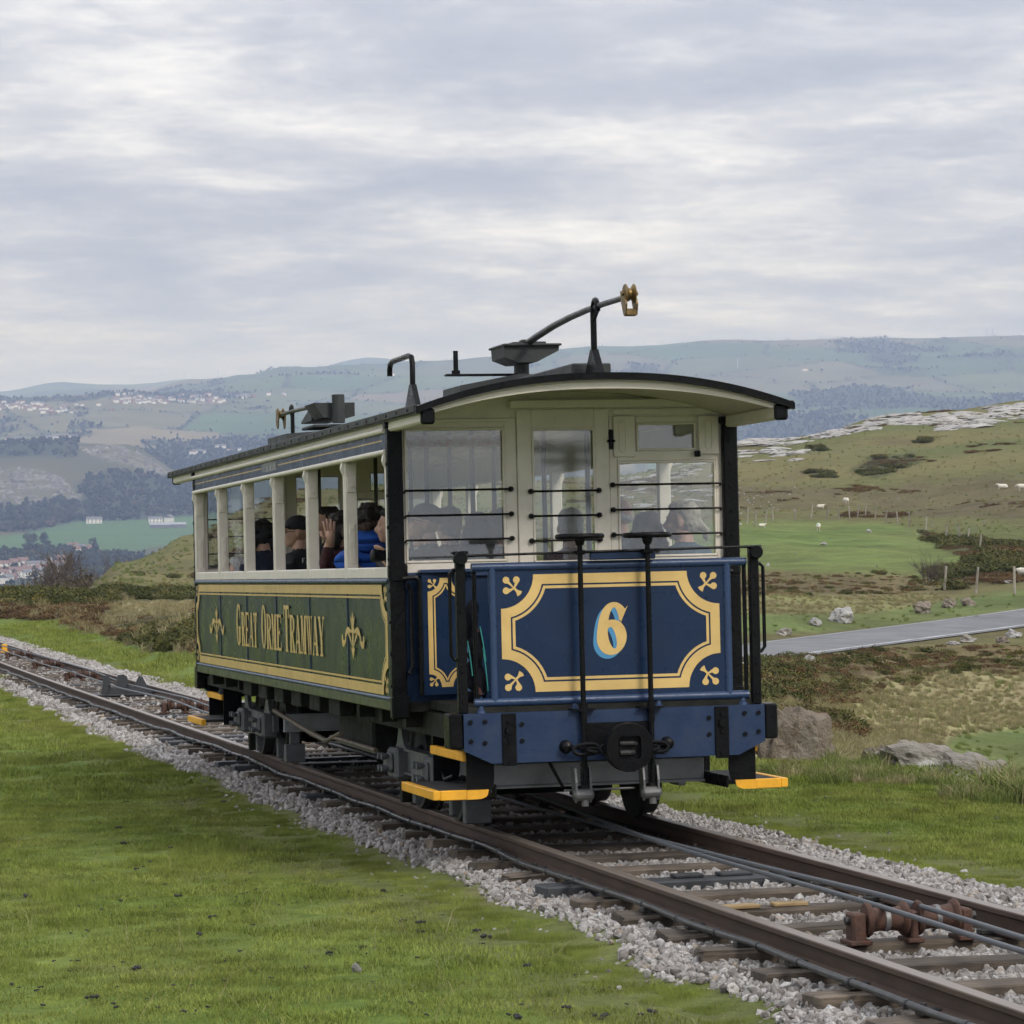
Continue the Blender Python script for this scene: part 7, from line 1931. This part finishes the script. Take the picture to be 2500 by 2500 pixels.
# ------------------------------------------------------------------ passengers
SK_A = mat('skin_light', (.52,.31,.225), .55, var=.06, vscale=20); SK_B = mat('skin_tan', (.40,.235,.165), .55, var=.06, vscale=20)
HAIRM = {'dark': mat('dark_brown_hair', (.018,.013,.010), .6, var=.4, vscale=40, bump=.8, bscale=120), 'black': mat('black_hair', (.010,.009,.009), .55, var=.4, vscale=40, bump=.8, bscale=120), 'brown': mat('brown_hair', (.085,.05,.028), .6, var=.4, vscale=40, bump=.8, bscale=120), 'grey': mat('grey_hair', (.38,.37,.36), .6, var=.25, vscale=40, bump=.7, bscale=120), 'blond': mat('ash_blond_hair', (.34,.30,.24), .6, var=.25, vscale=40, bump=.7, bscale=120)}
M_EYE = mat('eye_dark', (.03,.022,.018), .3); M_LIP = mat('lips', (.36,.16,.13), .5)
def cloth(name, c, b=.5, s=35): return mat('cloth_'+name, c, .85, var=.2, vscale=14, bump=b, bscale=s)
def quilted(name, c):
    m = cloth(name, c, .4, 60); N = NT(m.node_tree); b = N.n['Principled BSDF']; tc = N.add('ShaderNodeTexCoord')
    w = N.add('ShaderNodeTexWave', wave_type='BANDS', bands_direction='Z', wave_profile='SIN'); N.put(w.inputs[0], tc.outputs['Object']); w.inputs['Scale'].default_value = 4.2; w.inputs['Distortion'].default_value = 1.5
    bn = N.add('ShaderNodeBump'); bn.inputs['Strength'].default_value = 1.0; bn.inputs['Distance'].default_value = .03; N.put(bn.inputs['Height'], N.math('POWER', w.outputs['Fac'], .4)); N.put(b.inputs['Normal'], bn.outputs[0]); b.inputs['Roughness'].default_value = .5
    return m
M_TROUSER = cloth('trousers', (.03,.032,.04))
def person(label, x, y, face, jacket, hair='dark', skin=SK_A, style='short', cap=None, hood=None, head=0.0, nod=0.0, arms=None, size=1.0, lean=0.0, zseat=1.135, glasses=False, bald=False, side=0.0, legs=None, reach=None):
    """seated figure; face = heading of the body in the tram frame (0 looks to the rear, pi to the front), head turns further"""
    mb = MB(); hz = .722; hc = Vector((side, .035+lean, hz))
    ell(mb, (0, .0, .09), (.18, .14, .12)); ell(mb, (side*.3, lean*.3, .25), (.165, .125, .17)); ell(mb, (side*.6, lean*.6, .40), (.19, .125, .17))
    mb.tube([(-.165+side*.8, lean*.8, .485), (side*.8, lean*.8, .515), (.165+side*.8, lean*.8, .485)], [.075, .082, .075], 10)
    mb.tube([(side*.85, lean*.8-.005, .50), (side*.95, lean*.95+.01, .66)], [.062, .056], 10)
    arms = arms or {}; reach = reach or {}
    loc = lambda q_: Matrix.Rotation(-face, 3, 'Z') @ ((Vector(q_) - Vector((x, y, zseat)))/size)
    if legs is None: legs = 0.0 if math.cos(face) > -.2 else math.pi
    la = legs - face; lr = lambda p: (p[0]*math.cos(la) - p[1]*math.sin(la), p[0]*math.sin(la) + p[1]*math.cos(la), p[2])
    hands = []
    for s in (-1, 1):
        A = arms.get(s, ((s*.235, -.02, .22), (s*.15, .13, .09)))
        if s in reach: A = tuple(tuple(loc(q_)) for q_ in reach[s])
        sh = (s*.185+side*.8, lean*.8, .475); mb.tube([sh, tuple((np.array(sh)+np.array(A[0]))/2), A[0]], [.068, .062, .052], 10)
        mb.tube([A[0], tuple((np.array(A[0])*.5+np.array(A[1])*.5)), A[1]], [.052, .048, .034], 10); hands.append(A)
        mb.tube([lr(p) for p in [(s*.085, .02, .08), (s*.10, .25, .085), (s*.11, .43, .075)]], [.092, .082, .066], 10)
        mb.tube([lr(p) for p in [(s*.11, .43, .075), (s*.11, .45, -.15), (s*.11, .42, -.31)]], [.064, .054, .042], 8)
        mb.tube([lr(p) for p in [(s*.11, .38, -.335), (s*.11, .53, -.345)]], [.045, .036], 8)
    body = remesh_join(mb, 'body', .020)
    # head in finer mesh, then merged into the same surface
    hb = MB()
    ell(hb, (0, -.012, .022), (.076, .096, .096), 20); ell(hb, (0, .030, -.040), (.060, .066, .078), 18); ell(hb, (0, .058, -.088), (.034, .032, .028), 12)
    hb.tube([(0, .088, .006), (0, .113, -.034)], [.010, .016], 8); ell(hb, (0, .104, -.040), (.017, .014, .011), 8)
    hb.tube([(-.04, .080, .022), (0, .088, .026), (.04, .080, .022)], .010, 8)
    for s in (-1, 1): ell(hb, (s*.077, -.004, -.014), (.011, .020, .031), 10); ell(hb, (s*.036, .070, -.035), (.022, .02, .02), 8)
    ell(hb, (0, .090, -.066), (.022, .010, .009), 8)
    hb.tube([(0, -.01, -.10), (0, -.02, -.15)], [.054, .056], 10)
    head_me = remesh_join(hb, 'head', .0085)
    R = Matrix.Rotation(head, 4, 'Z') @ Matrix.Rotation(-nod, 4, 'X')
    bm = bmesh.new(); bm.from_mesh(body); nb = len(bm.faces)
    h2 = bmesh.new(); h2.from_mesh(head_me)
    tag_faces = []
    for f in h2.faces:
        c = f.calc_center_median(); mi = 0
        for s in (-1, 1):
            if (c - Vector((s*.030, .084, -.002))).length < .011: mi = 3
        if (c - Vector((0, .098, -.066))).length < .020 and abs(c.z+.066) < .006: mi = 4
        tag_faces.append(mi)
    h2.transform(Matrix.Translation(hc) @ R); hm = bpy.data.meshes.new('h'); h2.to_mesh(hm); h2.free()
    bm.from_mesh(hm); bm.faces.ensure_lookup_table()
    me = bpy.data.meshes.new('person'); 
    for i, f in enumerate(bm.faces):
        f.smooth = True; c = f.calc_center_median()
        if i >= nb: f.material_index = tag_faces[i-nb]
        elif c.z > .59: f.material_index = 0
        elif c.z < .165 and math.hypot(c.x, c.y) > .17 and not any((c-Vector(A[1])).length < .2 or (c-Vector(A[0])).length < .12 for A in hands) or c.z < .02: f.material_index = 2
        else: f.material_index = 1
    # hands: palm and five fingers, joined on at the wrist
    def hand(bmx, wrist, direc, palm_n, s, spread=.35, curl=.25):
        d = Vector(direc).normalized(); n = Vector(palm_n).normalized(); n = (n - d*n.dot(d)).normalized(); sd = d.cross(n)*s
        q = MB(); W = Vector(wrist)
        q.tube([tuple(W-d*.02), tuple(W+d*.03), tuple(W+d*.075)], [.027, .034, .036], 8)
        for k, (o, L) in enumerate(((-.030, .066), (-.010, .078), (.011, .074), (.030, .058))):
            b0 = W + d*.075 + sd*o; d1 = (d + sd*o*spread*12).normalized(); p1 = b0 + d1*L*.5; d2 = (d1 + n*curl).normalized(); p2 = p1 + d2*L*.3; d3 = (d2 + n*curl).normalized(); q.tube([tuple(b0-d*.02), tuple(b0), tuple(p1), tuple(p2), tuple(p2+d3*L*.25)], [.010, .0098, .0092, .0085, .006], 7)
        b0 = W + d*.022 - sd*.030; d1 = (d*.7 - sd*.75 + n*.25).normalized(); q.tube([tuple(b0), tuple(b0+d1*.035), tuple(b0+d1*.035+(d*.9-sd*.3).normalized()*.030)], [.013, .0105, .008], 7)
        t = q.mesh('hand'); k0 = len(bmx.faces); bmx.from_mesh(t); bmx.faces.ensure_lookup_table()
        for f in list(bmx.faces)[k0:]: f.material_index = 0; f.smooth = True
    for s, A in zip((-1, 1), hands):
        ex = arms.get(('hand', s)); dr = Vector(A[1])-Vector(A[0])
        if ex: hand(bm, Vector(A[1]), ex[0], ex[1], s, ex[2], ex[3])
        else: hand(bm, Vector(A[1]), tuple(dr), (0, 0, -1), s, .15, .4)
    bm.to_mesh(me); bm.free()
    for m_ in (skin, jacket, M_TROUSER, M_EYE, M_LIP): me.materials.append(m_)
    o = link_mesh('person', me)
    o.matrix_world = TRAM_MAT @ Matrix.Translation((x, y, zseat)) @ Matrix.Rotation(face, 4, 'Z') @ Matrix.Scale(size, 4)
    tag(o, label, 'person')
    HM = Matrix.Translation(hc) @ R
    def child(name, mbx, vox, mt):
        mm = remesh_join(mbx, name, vox)
        if name in ('hair', 'fur_trim'):              # locks and strands instead of a smooth cap
            for v_ in mm.vertices:
                q_ = v_.co; k_ = mnoise.noise(Vector((q_.x*70, q_.y*70, q_.z*26)))*.010 + mnoise.noise(q_*38)*.008; v_.co = q_ + v_.normal*k_
        if name == 'hood':
            for v_ in mm.vertices: v_.co += v_.normal*.006*math.sin(v_.co.z*150)
        c = link_mesh(name, mm, mt, o); c.matrix_local = HM; return c
    if cap is None and not bald or style == 'long' or style == 'pony':
        q = MB()
        ell(q, (0, -.030, .045), (.084, .094, .080), 18); ell(q, (0, -.060, -.01), (.078, .060, .075), 16)
        ell(q, (0, .02, .085), (.066, .066, .035), 14)
        if style == 'long':
            for s in (-1, 1): q.tube([(s*.062, -.02, .03), (s*.085, -.02, -.08), (s*.095, .0, -.20), (s*.08, .02, -.27)], [.05, .05, .05, .03], 8)
            q.tube([(0, -.08, .02), (0, -.10, -.10), (0, -.09, -.24)], [.08, .085, .06], 10)
        if style == 'pony':
            q.tube([(0, -.10, -.02), (0, -.15, -.06), (0, -.16, -.13)], [.035, .028, .015], 8)
        if style == 'curly':
            rr = random.Random(hash(label) % 999)
            for _ in range(34):
                a, b = rr.uniform(0, 6.28), rr.uniform(-.3, 1.4); v = Vector((math.cos(a)*math.cos(b), math.sin(a)*math.cos(b)*.95 - .25, math.sin(b)))*.105
                if v.y < .05 or v.z > .06: ell(q, tuple(v + Vector((0, -.01, .0))), (.032,)*3, 8)
            for s in (-1, 1): q.tube([(s*.07, -.02, 0), (s*.10, .0, -.10), (s*.09, .03, -.22)], [.05, .055, .03], 8)
        if bald: pass
        child('hair', q, .012, HAIRM[hair])
    if bald:
        q = MB()
        for s in (-1, 1): q.tube([(s*.070, .01, -.0), (s*.074, -.05, -.01), (0, -.098, -.02)], [.016, .022, .026], 8)
        child('hair', q, .010, HAIRM[hair])
    if cap:
        q = MB(); ell(q, (0, -.014, .052), (.088, .106, .080), 18); child('cap_crown', q, .012, cap)
        q = MB(); n = 11; vs = []; fs = []
        for i in range(n):
            a = math.pi*(i/(n-1)); vs += [(.072*math.cos(a), .062+.02*math.sin(a), .052), (.070*math.cos(a), .075+.085*math.sin(a), .036), (.070*math.cos(a), .075+.085*math.sin(a), .030), (.072*math.cos(a), .062+.02*math.sin(a), .044)]
        for i in range(n-1):
            for k in range(4): fs.append((4*i+k, 4*i+(k+1) % 4, 4*(i+1)+(k+1) % 4, 4*(i+1)+k))
        pk = MB().raw(vs, fs).build('cap_peak', cap, o); pk.matrix_local = HM
    if hood:
        q = MB(); hcx = MB()
        ell(q, (0, -.105, -.125), (.135, .075, .095), 16); ell(q, (0, -.05, -.16), (.16, .10, .06), 14)
        child('hood', q, .016, jacket)
        q = MB(); rr = random.Random(9)
        for k in range(40):
            a = math.pi*(k/39); c = Vector((.15*math.cos(a), -.10-.05*math.sin(a)+.03, -.09 + .05*math.sin(a)))
            ell(q, (c.x+rr.gauss(0, .008), c.y+rr.gauss(0, .012), c.z+rr.gauss(0, .012)), (.028+rr.random()*.014,)*3, 8)
        child('fur_trim', q, .010, hood)
    if glasses:
        q = MB()
        for s in (-1, 1):
            q.tube([(s*.034+.022*math.cos(t), .101, -.002+.017*math.sin(t)) for t in np.linspace(0, 6.28, 15)[:-1]], .0022, 6, closed=True); q.tube([(s*.056, .100, .002), (s*.078, .0, .004)], .002, 6)
        q.tube([(-.012, .104, 0), (.012, .104, 0)], .0022, 6); g_ = q.build('glasses', M_BLACK, o); g_.matrix_local = HM
    return o
def on_y(px, py, Y):                     # tram point on the sight line at a given distance along the car
    r = _rot().T @ np.array([(px-1250)/FPX, 1.0, -(py-1250)/FPX]); t = (Y-CAM_T[1])/r[1]; return CAM_T + t*r
def seat_person(label, px, Y, face, jacket, dz=0.0, **kw):
    xx = float(on_y(px, 1260, Y)[0]); return person(label, xx, Y, face, jacket, zseat=1.10+dz, **kw)
PI = math.pi
C_BLK = cloth('black', (.012,.012,.014)); C_NAVY = cloth('navy', (.012,.017,.034)); C_MAR = cloth('maroon', (.045,.008,.013), 1.0, 60); C_BLUE = quilted('blue', (.010,.075,.36))
C_WHITE = cloth('white', (.48,.46,.44)); C_TEAL = cloth('teal', (.025,.06,.085)); C_GREYC = cloth('grey', (.10,.10,.11), 1.0, 90); C_DARKG = cloth('charcoal', (.03,.032,.036)); C_RED = cloth('dull_red', (.12,.03,.035)); C_FUR = mat('brown_fur', (.055,.035,.025), .9, var=.5, vscale=60, bump=1.0, bscale=90)
CAPM = cloth('cap_black', (.010,.010,.012)); CAPG = cloth('cap_charcoal', (.028,.03,.034))
# seen through the end windows
seat_person('man in charcoal cap and glasses looking left behind the left end window', 1046, 1.78, .9, C_DARKG, cap=CAPG, hair='black', skin=SK_B, head=.75, nod=-.25, glasses=True, dz=.02)
seat_person('person with dark tied hair behind the man in the charcoal cap', 1098, 2.75, .2, C_BLK, hair='black', style='pony', dz=.02)
seat_person('woman with brown hair in dark coat at the right of the left end window', 1166, 2.25, .1, C_BLK, hair='dark', style='long', head=.3, dz=-.03)
seat_person('dark coated passenger half hidden at the edge of the sliding door', 1222, 2.6, -.2, C_NAVY, hair='black')
seat_person('grey haired passenger in dull red behind the sliding door glass', 1396, 1.95, .15, C_RED, hair='grey', style='short', head=-.2, dz=-.02)
seat_person('bald man in navy at the left of the right end window', 1515, 2.75, .4, C_NAVY, bald=True, hair='grey', head=.5, dz=.06)
seat_person('brown haired woman in white coat behind the right end window', 1585, 1.95, -.25, C_WHITE, hair='brown', style='long', head=-.6, nod=-.2, dz=-.05)
seat_person('grey haired passenger in teal jacket at the right of the end window', 1672, 1.72, .35, C_TEAL, hair='blond', style='pony', head=.7, dz=-.02, size=1.03)
# seen through the open side windows
def side_person(label, px, X, zseat, face, jacket, **kw):
    r = _rot().T @ np.array([(px-1250)/FPX, 1.0, 0.0]); t = (X-CAM_T[0])/r[0]; return person(label, X, float(CAM_T[1]+t*r[1]), face, jacket, zseat=zseat, **kw)
def on_x(px, py, X):
    r = _rot().T @ np.array([(px-1250)/FPX, 1.0, -(py-1250)/FPX]); t = (X-CAM_T[0])/r[0]; return tuple(float(q) for q in CAM_T + t*r)
side_person('long dark haired passenger in navy leaning in the third side window', 652, -.66, 1.15, .5, C_NAVY, hair='black', style='curly', head=-.2, lean=.06)
cap_man = side_person('man in black cap and glasses with lettered jacket in the fourth side window', 732, -.74, 1.14, .75, C_BLK, cap=CAPM, hair='black', skin=SK_B, head=.75, glasses=True)
side_person('dark haired passenger in black behind the man in the black cap', 700, -.25, 1.16, 1.9, C_BLK, hair='black')
side_person('dark haired man in profile looking out of the fifth side window', 808, -.58, 1.20, 1.0, C_BLK, hair='dark', skin=SK_B, head=.70)
side_person('curly haired passenger in maroon with one hand raised at the fifth side window', 838, -.78, 1.13, .5, C_MAR, hair='dark', style='curly', head=.3, reach={-1: (on_x(795, 1378, -.97), on_x(806, 1322, -.98))}, arms={('hand', -1): ((-.12, -.1, 1.0), (.3, 1.0, .0), .45, .12)})
side_person('passenger in bright blue padded jacket with fur trimmed hood resting an elbow on the sill', 908, -.74, 1.16, .15, C_BLUE, hair='dark', style='curly', hood=C_FUR, head=-.5, reach={-1: (on_x(832, 1372, -1.07), on_x(862, 1384, -.92))})
side_person('grey haired passenger bending low in the second side window', 584, -.74, .86, .3, C_GREYC, hair='grey', head=.2)
def jacket_lettering():
    dg = bpy.context.evaluated_depsgraph_get(); dg.update(); inv = cap_man.matrix_world.inverted(); o3 = inv @ Vector(KAM.tolist())
    pt = Paint(lambda a, b, h: (a, b, 0)); px = 737.0
    for ch, w, h in (('F', 8, 12), ('A', 6.5, 8.5), ('R', 6.5, 8.5), ('E', 6.5, 8.5), ('S', 6.5, 8.5)):
        write(pt, ch, px, 1374.5 - .2*(px-737), w, h, 0); px += w + 1.2
    vs = []
    for (a, b, _) in pt.mb.v:
        y_ = 1374.5 - .2*(px-px) - (b - 1374.5); r = P(a, y_, 10.0) - KAM; d3 = (inv.to_3x3() @ Vector(r.tolist())).normalized()
        ok, hit, nrm, _i = cap_man.ray_cast(o3, d3)
        vs.append(tuple(hit - d3*.004) if ok else None)
    fs = [f for f in pt.mb.f if all(vs[i] is not None for i in f)]
    if not fs: return
    vs = [v or (0, 0, .3) for v in vs]
    me = bpy.data.meshes.new('lettering'); me.from_pydata(vs, [], fs); me.update(); link_mesh('lettering', me, M_WHITE, cap_man)
jacket_lettering()
def held_camera():
    c = on_y(924, 1357, 1.42)
    m = MB(); 
    o = empty('camera', mat=TRAM_MAT @ Matrix.Translation((float(c[0])+.03, 1.42, float(c[2]))) @ Matrix.Rotation(.25, 4, 'Z')); tag(o, 'black camera with long lens held at the foremost side window', 'camera')
    MB().lathe((0, 0, 0), 0, [(-.075, .034), (-.072, .038), (-.02, .038), (-.018, .034), (.02, .034), (.03, .03)], 18).build('lens', M_BLACK, o, smooth=True)
    MB().box(.03, .075, -.06, .06, -.045, .045, .008).box(.035, .07, -.025, .025, .045, .065, .006).build('camera_body', M_BLACK, o)
held_camera()
side_person('photographer in dark jacket holding a camera at the foremost side window', 968, -.62, 1.13, .9, C_BLK, hair='black', reach={-1: (on_x(962, 1395, -.95), on_x(950, 1376, -.99)), 1: ((-.55, 1.62, 1.42), (-.80, 1.58, 1.55))}, arms={('hand', -1): ((-.3, .2, .6), (-.6, .5, .0), .25, .6)}, head=.4)
def hanging_bag():
    m = bpy.data.materials.new('patterned_fabric'); m.use_nodes = True; N = NT(m.node_tree); b = N.n['Principled BSDF']; tc = N.add('ShaderNodeTexCoord')
    v = N.add('ShaderNodeTexVoronoi'); N.put(v.inputs['Vector'], tc.outputs['Object']); v.inputs['Scale'].default_value = 26
    hs = N.add('ShaderNodeSeparateColor'); N.put(hs.inputs[0], v.outputs['Color'])
    N.put(b.inputs['Base Color'], N.ramp(hs.outputs[0], [(0, (.010,.010,.014)), (.62, (.014,.014,.02)), (.70, (.10,.05,.045)), (.78, (.012,.012,.016)), (.86, (.08,.14,.24)), (.93, (.02,.02,.03)), (1, (.22,.16,.10))], 'CONSTANT')); b.inputs['Roughness'].default_value = .95; b.inputs['Specular IOR Level'].default_value = .1
    q = MB(); r = random.Random(3)
    for k in range(16): ell(q, (.012*math.sin(k*.9), .01*math.cos(k*1.3), .03+.033*k), (.085-.0028*k+.006*math.sin(k*2.1), .065-.002*k, .055), 12)
    o = link_mesh('hanging_bag', remesh_join(q, 'hanging_bag', .014), m); o.matrix_world = TRAM_MAT @ Matrix.Translation((-.80, .16, .80)); tag(o, 'dark patterned bag with turquoise straps on the platform behind the left post', 'bag')
    mt = mat('turquoise_strap', (.02,.20,.18), .7)
    for (x0, z0, x1, z1) in ((-.045, .34, -.02, .14), (.03, .42, .06, .22), (.045, .30, .07, .05)): MB().tube([(x0, -.085, z0), ((x0+x1)/2, -.095, (z0+z1)/2), (x1, -.085, z1)], .004, 6).build('strap', mt, o, smooth=True)
hanging_bag()
# ------------------------------------------------------------------ haze
def make_haze():
    mb = MB(); mb.box(-17000, 17000, KAM[1]-900, KAM[1]+20500, KAM[2]-260, KAM[2]+260)
    m = bpy.data.materials.new('hazy_air'); m.use_nodes = True
    N = NT(m.node_tree); N.n.clear()
    out = N.add('ShaderNodeOutputMaterial'); v = N.add('ShaderNodeVolumePrincipled')
    v.inputs['Color'].default_value = (.50, .63, 1.0, 1)
    v.inputs['Absorption Color'].default_value = (1, 1, 1, 1)      # scattering only, stronger in the blue
    v.inputs['Density'].default_value = 1.05e-4
    v.inputs['Anisotropy'].default_value = 0.0
    m.cycles.homogeneous_volume = True
    N.put(out.inputs['Volume'], v.outputs[0])
    o = mb.build('haze', m); tag(o, 'thin bluish haze in the air over the valley', kind='stuff')
make_haze()
